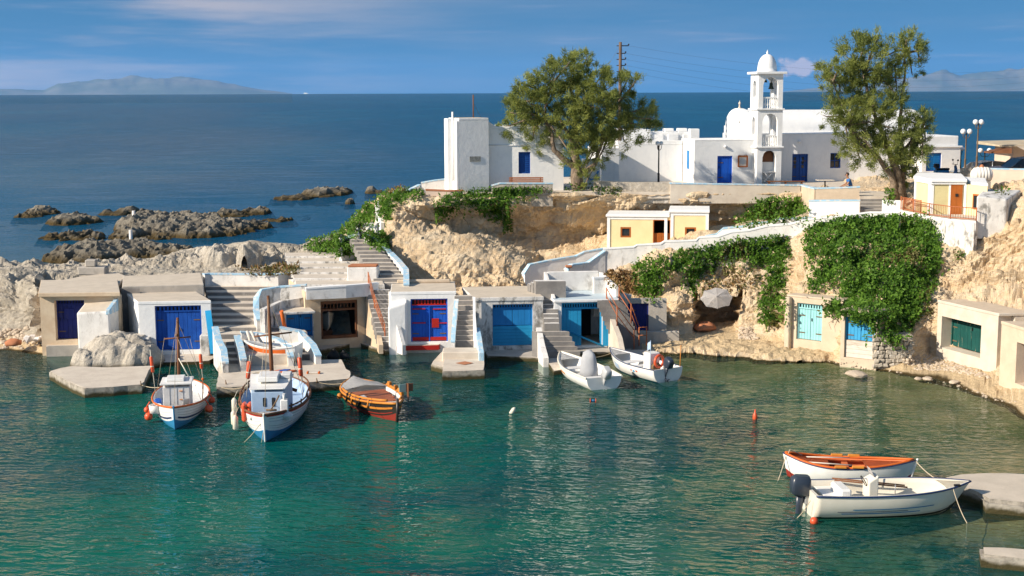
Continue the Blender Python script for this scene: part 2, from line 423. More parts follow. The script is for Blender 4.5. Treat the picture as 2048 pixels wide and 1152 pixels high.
# ================================================================ terrain
# one column of control points per picture column u: (depth Y, height); a height above 60 is a picture row
Lh = [(87, 2.2), (89, 1.8), (92, 1.0), (97, -.2), (103, -2)]
COLS = [
 (-260, [(58, -2), (66, -.2), (68, .5), (70, 1.2), (72, 2.0), (74, 2.4), (76, 2.6), (79, 2.6), (81, 2.5), (83, 2.4), (85, 2.3)] + Lh),
 (0, [(60, -2), (68.6, -.1), (70, .4), (71.3, 655), (72, 610), (73, 585), (74.5, 560), (76, 548), (78, 538), (80, 533), (83, 528)] + [(86, 524), (88, 524), (90, 1.2), (95, -.2), (101, -2)]),
 (76, [(61, -2), (67.4, -.1), (68.6, .3), (69.4, 660), (70.2, 620), (71.4, 590), (73.5, 562), (76, 545), (78, 540), (80, 536), (83, 532)] + [(86, 529), (88, 528), (90, 1.2), (95, -.2), (101, -2)]),
 (90, [(61, -2), (66.5, -.9), (67.5, -.8), (69, -.5), (71, -.2), (73, .2), (75.2, 1.6), (77, 545), (79, 541), (81, 536), (83, 532)] + [(86, 529), (88, 527), (90, 1.2), (95, -.2), (101, -2)]),
 (240, [(60, -2), (66, -.9), (67.5, -.7), (69, -.5), (71, -.2), (73, .2), (76, 1.6), (77.6, 545), (79, 541), (81, 533), (84, 530)] + [(87, 527), (89, 524), (92, 1.2), (97, -.2), (103, -2)]),
 (330, [(60, -2), (65, -.9), (66, -.7), (68, -.5), (71, -.2), (73, .2), (76, 1.6), (78.0, 542), (79.5, 538), (81, 530), (84, 520)] + [(87, 512), (89, 510), (93, 1.4), (98, -.2), (104, -2)]),
 (410, [(60, -2), (65, -.9), (66, -.7), (68, -.5), (71, -.2), (74, .2), (77, 1.6), (78.4, 545), (79.8, 530), (81, 515), (84, 503)] + [(87, 495), (89, 494), (93, 1.6), (98, -.2), (104, -2)]),
 (500, [(60, -2), (64, -.9), (66, -.7), (68, -.5), (71, -.2), (75, .4), (77.5, 1.6), (78.6, 549), (79.8, 538), (81, 520), (84, 502)] + [(87, 487), (89, 482), (93, 2.0), (99, -.2), (105, -2)]),
 (600, [(60, -2), (66, -.9), (68, -.7), (70, -.3), (72, .4), (75, 1.6), (77.4, 2.2), (79, 545), (80.4, 530), (82.5, 512), (85, 502)] + [(88, 494), (91, 489), (94, 2.4), (101, -.2), (107, -2)]),
 (680, [(60, -2), (66, -.9), (68.5, -.6), (71, .4), (72.4, 1.6), (75, 2.4), (77, 2.6), (79.5, 2.9), (81, 512), (83, 500), (86, 490)] + [(90, 478), (95, 462), (97, 2.4), (103, -.2), (109, -2)]),
 (735, [(60, -2), (66, -.9), (68.5, -.6), (71, .4), (72.4, 1.4), (74, 2.2), (75.5, 2.6), (78, 4.0), (80, 465), (82, 450), (84.5, 435)] + [(87, 420), (90, 405), (95, 3.6), (104, -.2), (110, -2)]),
 (768, [(60, -2), (66, -.9), (68.5, -.5), (71, .6), (72.6, 1.6), (74, 2.1), (75.3, 545), (76.6, 505), (78.4, 465), (80, 435), (81.8, 412)] + [(84, 394), (87, 388), (94, 5.2), (105, -.2), (112, -2)]),
 (790, [(60, -2), (66, -.9), (68.5, -.5), (71, .6), (72.8, 1.6), (74.0, 574), (74.9, 545), (75.8, 505), (76.6, 465), (77.6, 428), (78.2, 406)] + [(80, 393), (83, 383), (94, 6.6), (106, -.2), (113, -2)]),
 (850, [(60, -2), (66, -.9), (68.5, -.5), (71, .6), (72.8, 1.6), (73.6, 574), (74.3, 545), (75.3, 508), (76.3, 465), (78.6, 438), (77.6, 410)] + [(78.8, 394), (82, 6.72), (95, 6.8), (106, -.2), (113, -2)]),
 (905, [(60, -2), (66, -.9), (68.5, -.5), (71, .6), (72.8, 1.6), (73.5, 574), (74.2, 545), (75.2, 512), (76.6, 468), (79.6, 445), (78.2, 410)] + [(79.0, 395), (82, 6.72), (95, 6.8), (106, -.2), (113, -2)]),
 (960, [(60, -2), (66, -.9), (68.5, -.5), (71, .6), (72.8, 1.6), (73.5, 574), (74.3, 546), (75.3, 515), (76.8, 480), (80.2, 458), (79.2, 410)] + [(79.6, 394), (82, 6.72), (95, 6.8), (106, -.2), (113, -2)]),
 (1010, [(60, -2), (66, -.9), (68.5, -.5), (71, .6), (72.8, 1.6), (73.5, 574), (74.3, 548), (75.3, 522), (77.2, 494), (81.2, 474), (79.9, 408)] + [(80.0, 392), (82, 6.72), (95, 6.8), (106, -.2), (113, -2)]),
 (1052, [(60, -2), (66, -.9), (68.5, -.5), (71, .6), (72.8, 1.6), (73.6, 574), (74.4, 552), (75.8, 528), (78.2, 506), (82, 480), (80.4, 406)] + [(80.3, 390), (82, 6.72), (95, 6.8), (106, -.2), (113, -2)]),
 (1078, [(60, -2), (66, -.9), (68.5, -.5), (71, .4), (73, 1.4), (74, 2.3), (75.2, 2.8), (77, 3.0), (79.4, 3.25), (82.3, 478), (80.7, 406)] + [(80.5, 389), (82, 6.72), (95, 6.8), (106, -.2), (113, -2)]),
 (1200, [(60, -2), (66, -.9), (68.8, -.5), (71, .2), (73, 1.0), (74, 2.0), (75.4, 3.1), (77, 3.5), (80, 3.7), (82.5, 468), (80.8, 406)] + [(80.8, 388), (82, 6.72), (95, 6.8), (106, -.2), (113, -2)]),
 (1240, [(60, -1.6), (67.2, -.3), (69.2, .1), (71.3, .5), (72.0, 1.6), (72.8, 2.4), (74.2, 3.5), (76, 3.85), (80.2, 3.95), (82.6, 465), (81, 408)] + [(81, 388), (82, 6.72), (95, 6.8), (106, -.2), (113, -2)]),
 (1290, [(61, -1.5), (67.6, -.1), (70.6, .35), (71.6, 640), (72.0, 605), (72.6, 560), (73.4, 528), (75.4, 4.2), (80.2, 4.2), (82.6, 460), (81.1, 412)] + [(81, 387), (82, 6.72), (95, 6.8), (106, -.2), (113, -2)]),
 (1345, [(61, -1.5), (68.0, -.05), (70.1, .45), (70.5, 640), (70.9, 602), (72.4, 578), (73.1, 530), (75.2, 4.6), (80.2, 4.6), (82.4, 455), (81.1, 412)] + [(81, 386), (82, 6.72), (95, 6.8), (106, -.2), (113, -2)]),
 (1388, [(61, -1.5), (68.4, -.05), (70.2, .5), (70.6, 640), (70.9, 604), (72.6, 575), (73.0, 530), (75, 4.8), (80.2, 4.8), (82, 452), (81.1, 412)] + [(81, 386), (82, 6.72), (95, 6.8), (106, -.2), (113, -2)]),
 (1397, [(61, -1.5), (68.4, -.05), (70.2, .5), (74.6, .55), (74.5, 2.1), (71.3, 592), (73.1, 545), (74.9, 4.9), (80.2, 4.9), (82, 452), (81.1, 412)] + [(81, 386), (82, 6.72), (95, 6.8), (106, -.2), (113, -2)]),
 (1474, [(61, -1.5), (68.8, -.05), (70.2, .5), (74.6, .55), (74.5, 2.0), (71.3, 596), (73.2, 545), (74.5, 5.2), (80, 5.2), (81.8, 455), (81.1, 412)] + [(81, 386), (82, 6.72), (95, 6.8), (106, -.2), (113, -2)]),
 (1484, [(61, -1.5), (68.7, -.05), (70.1, .5), (70.6, 645), (70.9, 602), (71.9, 565), (72.9, 530), (74.4, 5.25), (80, 5.3), (81.8, 455), (81.1, 412)] + [(81, 386), (82, 6.72), (95, 6.8), (106, -.2), (113, -2)]),
 (1560, [(61, -1.5), (66.4, -.05), (68.8, .45), (69.8, 650), (70.5, 605), (71.0, 570), (72.4, 515), (74, 5.6), (79.6, 5.7), (81.4, 455), (81, 412)] + [(81, 386), (82, 6.72), (95, 6.8), (106, -.2), (113, -2)]),
 (1610, [(60, -1.5), (65.4, -.05), (67.3, .42), (67.6, 1.4), (67.4, 2.6), (68.8, 3.6), (70.8, 4.9), (73.6, 5.9), (78.5, 6.0), (80.8, 440), (80.8, 408)] + [(80.8, 386), (82, 6.72), (95, 6.8), (106, -.2), (113, -2)]),
 (1650, [(60, -1.4), (64.9, -.05), (66.6, .42), (66.9, 1.4), (66.8, 2.55), (68.3, 3.6), (70.6, 5.0), (73.2, 5.9), (76, 6.2), (78, 6.2), (79.5, 6.4)] + [(81, 7.0), (82, 7.15), (95, 7.2), (106, -.2), (113, -2)]),
 (1677, [(59.5, -1.4), (64.6, -.05), (66.1, .42), (66.5, 1.4), (66.4, 2.5), (67.8, 3.5), (70.2, 4.95), (72.9, 5.9), (75.3, 6.2), (77.3, 6.3), (79.1, 6.6)] + [(81, 6.8), (83, 6.8), (95, 7.0), (106, -.2), (113, -2)]),
 (1690, [(59, -1.4), (64.4, -.05), (64.7, .42), (64.9, 1.4), (64.8, 2.3), (66.8, 3.4), (69.8, 4.9), (72.8, 5.9), (75, 6.2), (77, 6.3), (79, 6.6)] + [(81, 7.1), (83, 7.2), (95, 7.2), (106, -.2), (113, -2)]),
 (1750, [(58, -1.3), (63.5, -.05), (64.0, .45), (64.2, 1.3), (64.4, 2.2), (66.5, 3.5), (69.3, 4.9), (72.0, 6.0), (74.5, 6.2), (76.5, 6.3), (79, 6.8)] + [(81, 7.2), (83, 7.3), (95, 7.4), (107, -.2), (114, -2)]),
 (1820, [(56, -1.2), (62, -.05), (63.3, .5), (64.4, 1.6), (65.2, 2.6), (66.4, 3.7), (68.2, 4.8), (69.6, 5.4), (74, 6.0), (76.5, 6.2), (79, 6.9)] + [(81, 7.4), (84, 7.5), (97, 6.9), (108, -.2), (115, -2)]),
 (1872, [(54, -1.2), (60.6, -.05), (64.9, .45), (65.0, 1.6), (65.0, 2.7), (66.8, 3.6), (68.0, 4.7), (68.9, 5.35), (73, 6.0), (76.5, 6.2), (79, 7.2)] + [(81, 7.7), (84, 7.9), (97, 6.9), (108, -.2), (115, -2)]),
 (1935, [(52, -1.2), (58.8, -.05), (63.6, .45), (63.8, 1.5), (63.9, 2.6), (66.6, 3.4), (67.2, 4.5), (68.0, 5.3), (72, 6.0), (76.5, 6.2), (78.8, 7.4)] + [(80, 8.0), (84, 8.1), (98, 6.9), (109, -.2), (116, -2)]),
 (1985, [(50, -1.2), (56.8, -.05), (61.6, .45), (62.0, 1.5), (62.3, 2.6), (66.0, 3.4), (66.9, 4.6), (67.3, 462), (69, 410), (73, 7.0), (77, 7.6)] + [(80, 8.1), (84, 8.2), (98, 6.9), (109, -.2), (116, -2)]),
 (2060, [(47, -1.2), (53.8, -.05), (56.5, .5), (59.5, 1.5), (60.5, 2.5), (65, 3.4), (66, 4.7), (66.4, 440), (68, 385), (72, 7.9), (77, 8.1)] + [(80, 8.2), (84, 8.2), (98, 7.2), (109, -.2), (116, -2)]),
 (2300, [(38, -1.2), (44, -.05), (50, .5), (54, 2.5), (58, 4.5), (60, 5.5), (61, 6.5), (63, 7.5), (66, 8.0), (71, 8.2), (77, 8.2)] + [(80, 8.2), (84, 8.2), (98, 7.2), (109, -.2), (116, -2)]),
]
SEG = [3, 5, 12, 14, 14, 14, 14, 8, 12, 18, 14, 8, 6, 4, 3]
AMP = [.05, .06, .10, .26, .34, .38, .38, .16, .14, .32, .36, .14, .06, .2, .1, .1]
def col_pts(u, pr):
    r = []
    for Y, h in pr:
        if h > 60: r.append(PY(u, h, Y))
        else:
            d = ray(u, 400); r.append(Vector((d.x / d.y * Y, Y, h)))
    return r
us = [c[0] for c in COLS]; cps = np.array([[tuple(p) for p in col_pts(*c)] for c in COLS])
ug = sorted(set(list(np.arange(-260, 0, 20)) + list(np.arange(0, 2064, 3)) + list(np.arange(2064, 2301, 20)) + us))
grid = np.zeros((len(ug), 16, 3))
for k in range(16):
    for a in range(3): grid[:, k, a] = np.interp(ug, us, cps[:, k, a])
rows, amps = [], []
for k in range(15):
    for s in range(SEG[k]):
        f = s / SEG[k]; rows.append(grid[:, k] * (1 - f) + grid[:, k + 1] * f); amps.append(AMP[k] * (1 - f) + AMP[k + 1] * f)
rows.append(grid[:, 15]); amps.append(.1)
G = np.array(rows)                                  # rows x cols x 3
# soften the control polygon a little before roughening
for _ in range(2):
    G[1:-1] = G[1:-1] * .5 + (G[:-2] + G[2:]) * .25
du = np.gradient(G, axis=1); dv = np.gradient(G, axis=0)
NR = np.cross(du, dv); NR /= (np.linalg.norm(NR, axis=2, keepdims=True) + 1e-9)
nr, nc = G.shape[:2]
verts = []; grey = []
kmap = [k for k in range(15) for s in range(SEG[k])] + [15]
for i in range(nr):
    A = amps[i]
    for j in range(nc):
        p = Vector(G[i, j]); n = Vector(NR[i, j]); u = ug[j]
        big = frac(p * .30 + Vector((3, 1, 7)), 3)
        mid = frac(Vector((p.x * .7, p.y * .7, p.z * 1.5)) + Vector((9, 2, 4)), 5)
        strat = noise.noise(Vector((p.x * .15, p.y * .15, p.z * 2.3 + .6 * noise.noise(p * .3))))
        vd = noise.voronoi(Vector((p.x * .55, p.y * .55, p.z * .95)) + noise.noise_vector(p * .9) * .35)[0]
        blk = min(1, (vd[1] - vd[0]) * 2.2)
        rg = noise.ridged_multi_fractal(Vector((p.x * .55, p.y * .55, p.z * .9)), 1.0, 2.15, 5, 1.0, 2.0) - 1.0
        fine = noise.turbulence(p * 2.6, 4, True) - .5
        zz = p.z * 1.35 + 1.3 * noise.noise(Vector((p.x * .22, p.y * .22, p.z * .3))); led = (zz % 1.0) ** 1.6 - .4
        lm = max(0., min(1., .55 + noise.noise(p * .35 + Vector((5, 5, 5))) * 1.6))
        d = A * (big * 1.5 + mid * .8 + led * 1.3 * lm + (blk - .7) * .7 + rg * .38 - fine * .42 + .22 * noise.noise(p * 5.5))
        if u < 640 and kmap[i] >= 6: d = A * (big * 1.5 + mid * .9 + (blk - .6) * .5 + rg * .8 - fine * .5 + .25 * noise.noise(p * 4.5))
        if u > 1890 and kmap[i] >= 5: d *= 1.5
        verts.append(p + n * d)
        g = 1.0 if u < 600 else max(0., (760 - u) / 160)
        if 780 < u < 860: g += .25 * (860 - u) / 80
        if kmap[i] >= 11: g += .25
        grey.append(min(1, g))
faces = [(i * nc + j, i * nc + j + 1, (i + 1) * nc + j + 1, (i + 1) * nc + j) for i in range(nr - 1) for j in range(nc - 1)]
me = bpy.data.meshes.new('headland'); me.from_pydata(verts, [], faces); me.update()
at = me.attributes.new('grey', 'FLOAT', 'POINT'); at.data.foreach_set('value', grey)
headland = link('headland', me, 'cliff_rock', kind='structure')
TB = BVHTree.FromPolygons(verts, faces)
def hit(u, v):
    h = TB.ray_cast(CAMP, ray(u, v).normalized(), 400); return h[0], h[1]
def ground(x, y, z=40):
    h = TB.ray_cast(Vector((x, y, z)), Vector((0, 0, -1)), 100); return h[0]

# ---------------------------------------------------------------- seabed and sea
shore = [Vector((p[0], p[1])) for p in np.array([cps[i][1] for i in range(len(COLS))])]
def seg_dist(p):
    best = 1e9; bx = 0
    for a, b in zip(shore[:-1], shore[1:]):
        ab = b - a; t = max(0, min(1, (p - a).dot(ab) / max(ab.length_squared, 1e-9))); q = a + ab * t
        d = (p - q).length
        if d < best: best = d; bx = q.x
    return best, bx
def bed_depth(x, y):
    d, bx = seg_dist(Vector((x, y)))
    w = max(0., min(1., (bx + 9) / 18))                # 0 steep quays on the left, 1 shelving beach on the right
    left = .7 + .30 * d; right = .02 + .085 * d + .0035 * d * d
    dep = left * (1 - w) + right * w
    dep += .35 * noise.noise(Vector((x * .16, y * .16, 5))) * min(1, d / 6)
    dep -= 1.1 * max(0, 1 - math.hypot((x - 17.5) / 6, (y - 41.5) / 5)) * 1.0     # shoal round the slabs on the right
    return max(.02, min(4.5, dep))
xs = list(np.arange(-72, 48.1, .8)); ys = list(np.arange(12, 76, .8))
vb = []; dmap = {}
for i, y in enumerate(ys):
    for j, x in enumerate(xs):
        dp = bed_depth(x, y); dmap[(j, i)] = dp
        vb.append((x, y, -dp + .12 * noise.noise(Vector((x * .5, y * .5, 1)))))
nx = len(xs)
fb = [(i * nx + j, i * nx + j + 1, (i + 1) * nx + j + 1, (i + 1) * nx + j) for i in range(len(ys) - 1) for j in range(nx - 1)]
me = bpy.data.meshes.new('seabed'); me.from_pydata(vb, [], fb); me.update(); me.polygons.foreach_set('use_smooth', [True] * len(fb))
t = NT('seabed_mat')
c = t.mix(t.ramp(t.noise(.28, 6, .6), .40, .60), (.34, .26, .13), (.15, .15, .055))
sx = t.N('ShaderNodeSeparateXYZ'); t.l.new(t.pos(), sx.inputs[0])
c = t.mix(t.math('MULTIPLY', t.ramp(t.noise(.42, 7, .65, off=(4, 1, 2)), .47, .56), t.ramp(sx.outputs[2], -.35, -.8)), c, (.025, .042, .02))
c = t.mix(t.ramp(t.noise(2.3, 5, .6, off=(8, 3, 2)), .58, .7), c, (.34, .28, .17))
t.done(t.pbsdf(c, .95, .1).outputs[0])
link('seabed', me, 'seabed_mat', kind='structure')

far = [100, 160, 260, 500, 1000, 2500, 6000, 16000]
xg = [-f for f in far[::-1]] + xs + [f for f in far if f > 60]
yg = [-200, -60, -20, 0] + ys + [78, 82, 90, 100, 110, 125, 145, 170, 200, 260, 400, 700, 1200, 2500, 6000, 16000]
vw, dep, opn = [], [], []
j0, i0 = len(far), 4
for i, y in enumerate(yg):
    for j, x in enumerate(xg):
        vw.append((x, y, 0.0))
        inx = 0 <= j - j0 < len(xs); iny = 0 <= i - i0 < len(ys)
        d = dmap[(j - j0, i - i0)] if inx and iny else 5.0
        dep.append(d)
        opn.append(min(1, max(0, (y - 72) / 45)) if abs(x) < 400 else (1. if y > 70 else 0.))
nw = len(xg)
fw = [(i * nw + j, i * nw + j + 1, (i + 1) * nw + j + 1, (i + 1) * nw + j) for i in range(len(yg) - 1) for j in range(nw - 1)]
me = bpy.data.meshes.new('sea'); me.from_pydata(vw, [], fw); me.update()
for nm, dat in (('depth', dep), ('open', opn)):
    at = me.attributes.new(nm, 'FLOAT', 'POINT'); at.data.foreach_set('value', dat)
t = NT('sea_water')
ad = t.N('ShaderNodeAttribute', attribute_name='depth').outputs['Fac']; ao = t.N('ShaderNodeAttribute', attribute_name='open').outputs['Fac']
tr = t.math('POWER', 2.718, t.math('MULTIPLY', ad, -.34))                      # light that comes back from the bed
teal = t.mix(t.ramp(t.noise(.055, 4, .6, off=(1.5, 0, 0)), .40, .58), (.0, .140, .100), (.0, .072, .084))
blue = t.mix(t.ramp(t.noise(.012, 5, .6, (1, .3, 1)), .4, .65), (.0, .055, .125), (.002, .075, .15))
body = t.mix(ao, teal, blue)
# ripples: crests lie roughly across the view, several wavelengths
rot = t.N('ShaderNodeVectorRotate', rotation_type='Z_AXIS'); rot.inputs['Angle'].default_value = .16
t.l.new(t.pos(), rot.inputs['Vector']); rv = rot.outputs[0]
h1 = t.noise(1.0, 2, .5, (1.5, 3.3, 1), vec=rv, dist=.6); h2 = t.noise(1.0, 3, .55, (.5, 1.25, 1), (7, 1, 0), vec=rv, dist=.5)
h3 = t.noise(1.0, 5, .62, (.10, .21, 1), (2, 5, 0), vec=rv, dist=.4)
hh = t.math('ADD', t.math('ADD', h1, t.math('MULTIPLY', h2, .8)), t.math('MULTIPLY', t.math('MULTIPLY', h3, ao), 9.0))
hh = t.math('MULTIPLY', hh, t.ramp(t.noise(.11, 3, .5, (1, 1.6, 1), (3, 9, 0)), .36, .62, .55, 1.15))
nb = t.bump(hh, 1.0, .25)
fr = t.N('ShaderNodeFresnel'); fr.inputs['IOR'].default_value = 1.33; t.l.new(nb, fr.inputs['Normal'])
tp = t.N('ShaderNodeBsdfTransparent'); tp.inputs['Color'].default_value = (.80, .93, .86, 1)
df = t.N('ShaderNodeBsdfDiffuse'); t.l.new(body, df.inputs['Color'])
ms = t.N('ShaderNodeMixShader'); t.l.new(t.math('SUBTRACT', 1.0, t.math('MULTIPLY', tr, .97)), ms.inputs[0]); t.l.new(tp.outputs[0], ms.inputs[1]); t.l.new(df.outputs[0], ms.inputs[2])
gl = t.N('ShaderNodeBsdfGlossy'); t.l.new(t.ramp(ao, 0, 1, .03, .14), gl.inputs['Roughness']); t.l.new(nb, gl.inputs['Normal'])
m2 = t.N('ShaderNodeMixShader'); t.l.new(t.math('MULTIPLY', t.math('MINIMUM', fr.outputs[0], t.ramp(ao, 0, 1, .6, .5)), .78), m2.inputs[0]); t.l.new(ms.outputs[0], m2.inputs[1]); t.l.new(gl.outputs[0], m2.inputs[2])
t.done(m2.outputs[0])
link('sea', me, 'sea_water', kind='structure')

# ---------------------------------------------------------------- far islands
def island(name, u0, u1, prof, D, seed):
    """a mountainous island D metres out: ridge profile from (u, height px) pairs, rounded flanks"""
    n = 160; m = 26; vv = []
    for i in range(n + 1):
        u = u0 + (u1 - u0) * i / n
        hp = np.interp(u, [p[0] for p in prof], [p[1] for p in prof])
        x = (u - 1024) / FPX * D; hz = hp / FPX * D
        for k in range(m + 1):
            s = -1 + 2 * k / m
            y = D + s * D * .09
            z = hz * max(0, 1 - abs(s) ** 1.5) * (1 + .22 * frac(Vector((u * .02, s * 2.2, seed)), 5) * (1 - abs(s) * .5)) - 350 * abs(s) ** 3 - 20
            vv.append((x * y / D, y, z))
    ff = [(i * (m + 1) + k, (i + 1) * (m + 1) + k, (i + 1) * (m + 1) + k + 1, i * (m + 1) + k + 1) for i in range(n) for k in range(m)]
    me = bpy.data.meshes.new(name); me.from_pydata(vv, [], ff); me.update(); me.polygons.foreach_set('use_smooth', [True] * len(ff))
    return link(name, me, 'island_rock', kind='structure')
t = NT('island_rock')
c = t.mix(t.ramp(t.noise(.0004, 6, .6), .38, .62), (.20, .19, .15), (.12, .14, .10))
t.done(t.pbsdf(c, .95, .1).outputs[0])
island('far_island', -90, 590, [(-90, 8), (20, 12), (100, 9), (130, 22), (200, 28), (250, 31), (340, 33), (400, 30), (460, 22), (520, 10), (590, 0)], 60000, 1.)
island('far_mountains', 1560, 2300, [(1560, 0), (1640, 8), (1740, 12), (1830, 30), (1875, 40), (1910, 30), (1960, 38), (2020, 42), (2100, 46), (2200, 38), (2300, 20)], 62000, 4.)

# ---------------------------------------------------------------- air
t = NT('sea_haze')
pv = t.N('ShaderNodeVolumePrincipled'); pv.inputs['Color'].default_value = (.22, .5, .95, 1); pv.inputs['Density'].default_value = 1.1e-5; pv.inputs['Anisotropy'].default_value = .1
t.l.new(pv.outputs[0], t.out.inputs['Volume']); MATS['sea_haze'] = t.m
B().box(-72000, 72000, -2000, 74000, -420, 1500).o('haze', 'sea_haze', kind='stuff')
# ================================================================ quay, garages, stairs, walls
def onplane(u, v, A, rz):
    """pixel -> local (x, z) on the vertical front plane through A turned by rz"""
    d = ray(u, v); n = Vector((-math.sin(rz), math.cos(rz), 0)); P = CAMP + d * ((A - CAMP).dot(n) / d.dot(n))
    return (P - A).dot(Vector((math.cos(rz), math.sin(rz), 0))), P.z - A.z
def prect(A, rz, u0, v0, u1, v1):
    x0, z1 = onplane(u0, v0, A, rz); x1, z0 = onplane(u1, v1, A, rz); return x0, x1, z0, z1
def slab(name, label, cat, uv, zt, zb, mat, top=None, jit=.05, parent=None, bev=.05):
    P = [PZ(u, v, zt) for u, v in uv]
    area = sum(P[i].x * P[(i + 1) % len(P)].y - P[(i + 1) % len(P)].x * P[i].y for i in range(len(P)))
    if area < 0: P.reverse()
    Q = []
    for i, p in enumerate(P):
        q = P[(i + 1) % len(P)]; k = max(1, int((q - p).length / .6))
        for s in range(k):
            r = p.lerp(q, s / k); r += noise.noise_vector(r * 1.3) * jit; Q.append(r)
    zt_ = [zt + noise.noise(q * .9) * jit * .5 for q in Q]
    bm = B(); bm.prism([(q.x, q.y) for q in Q], zb, zt, bev=0, mtop=1, zt=zt_)
    lo = [v for v in bm.b.verts if abs(v.co.z - zb) < 1e-4]
    bmesh.ops.bevel(bm.b, geom=[e for e in bm.b.edges if all(abs(v.co.z - zt) < jit + .02 for v in e.verts)], offset=bev, segments=2, affect='EDGES')
    return bm.o(name, [mat, top or mat], parent, label, cat)
t = NT('quay_side')                                  # quay flank with the dark weed line of the tide
c = t.mix(t.ramp(t.noise(3, 7, .65), .38, .65), (.42, .38, .32), (.26, .235, .2))
sx = t.N('ShaderNodeSeparateXYZ'); t.l.new(t.pos(), sx.inputs[0])
zz = t.math('ADD', sx.outputs[2], t.math('MULTIPLY', t.math('SUBTRACT', t.noise(2.2, 4), .5), .3))
c = t.mix(t.ramp(zz, .1, .27, 1, 0), c, (.06, .05, .022))
t.done(t.pbsdf(c, .9, .2, 0, t.bump(t.noise(6, 7, .7), .7, .08)).outputs[0])

slab('quay_slab', 'angular concrete landing slab in front of the grey rubble mound', 'quay',
     [(99, 742), (124, 757), (168, 777), (284, 769), (303, 731), (250, 733), (214, 735), (141, 732)], .42, -1.2, 'quay_side', 'concrete_light', .07)
slab('quay_platform', 'broad concrete quay carrying the small red and white dinghy', 'quay',
     [(432, 775), (560, 769), (700, 758), (702, 742), (690, 738), (686, 719), (560, 722), (440, 728)], .46, -1.2, 'quay_side', 'concrete_light', .06)
slab('quay_slab', 'small square concrete landing with an orange diamond on its top', 'quay',
     [(884, 743), (969, 740), (967, 706), (890, 708)], .42, -1.2, 'quay_side', 'concrete_light', .05)
dm = B(); c0 = PZ(929, 726, .44)
dm.quad([c0 + Vector((-.42, 0, .004)), c0 + Vector((0, -.42, .004)), c0 + Vector((.42, 0, .004)), c0 + Vector((0, .42, .004))])
dm.o('painted_diamond', 'terracotta', None, 'orange diamond painted on the small square landing', 'marking')
slab('quay_slab', 'large flat weathered slab of rock that the cream motorboat points at', 'quay',
     [(1884, 954), (1930, 949), (1971, 945), (2060, 946), (2200, 960), (2200, 1010), (2048, 1005), (1972, 1000), (1964, 985), (1905, 968)], .42, -1.0, 'quay_side', 'roof_cement', .16, bev=.12)
slab('quay_slab', 'narrow rough concrete beam lying in the shallows off the flat slab', 'quay',
     [(1960, 1093), (2010, 1097), (2120, 1103), (2120, 1124), (2048, 1118), (1965, 1109)], .36, -1.0, 'quay_side', 'roof_cement', .12, bev=.09)
slab('quay_ledge', 'low concrete ledge joining the cyan garage to the striped steps', 'quay', [(1120, 693), (1250, 690), (1265, 697), (1262, 704), (1150, 704), (1118, 702)], .22, -1, 'quay_side', 'concrete', .06)
slab('quay_ledge', 'dim concrete apron before the open brown framed garage', 'quay', [(630, 690), (715, 675), (775, 690), (800, 688), (800, 698), (770, 702), (716, 684), (640, 700)], .22, -1, 'quay_side', 'concrete', .05)
slab('quay_ledge', 'damp concrete ramp below the white garage with royal blue doors', 'quay', [(286, 716), (300, 700), (420, 698), (432, 712), (420, 722), (360, 724), (300, 724)], .16, -1, 'quay_side', 'concrete_light', .08)
slab('quay_ledge', 'mossy stone footing below the garage with pale blue board', 'quay', [(972, 697), (1080, 694), (1092, 704), (1078, 716), (1000, 712), (972, 712)], .2, -1, 'quay_side', 'concrete', .08)
slab('quay_ledge', 'sloping concrete skirt left of the diamond landing', 'quay', [(862, 728), (886, 700), (896, 704), (888, 735)], .3, -1, 'quay_side', 'concrete_light', .05)
slab('quay_ledge', 'red painted sill in front of the red and blue doors', 'quay', [(794, 692), (878, 690), (884, 684), (800, 685)], .44, .2, 'red_paint', 'concrete_light', .01, bev=.02)
slab('quay_ledge', 'concrete footing under the red painted sill', 'quay', [(797, 692.5), (876, 690.5), (880, 685), (803, 686)], .2, -1, 'quay_side', 'concrete', .01, bev=.02)
slab('quay_ledge', 'pinkish threshold strip in front of the indigo door', 'quay', [(92, 692), (170, 690), (170, 680), (92, 682)], .55, -.8, 'concrete', 'concrete_light', .03)

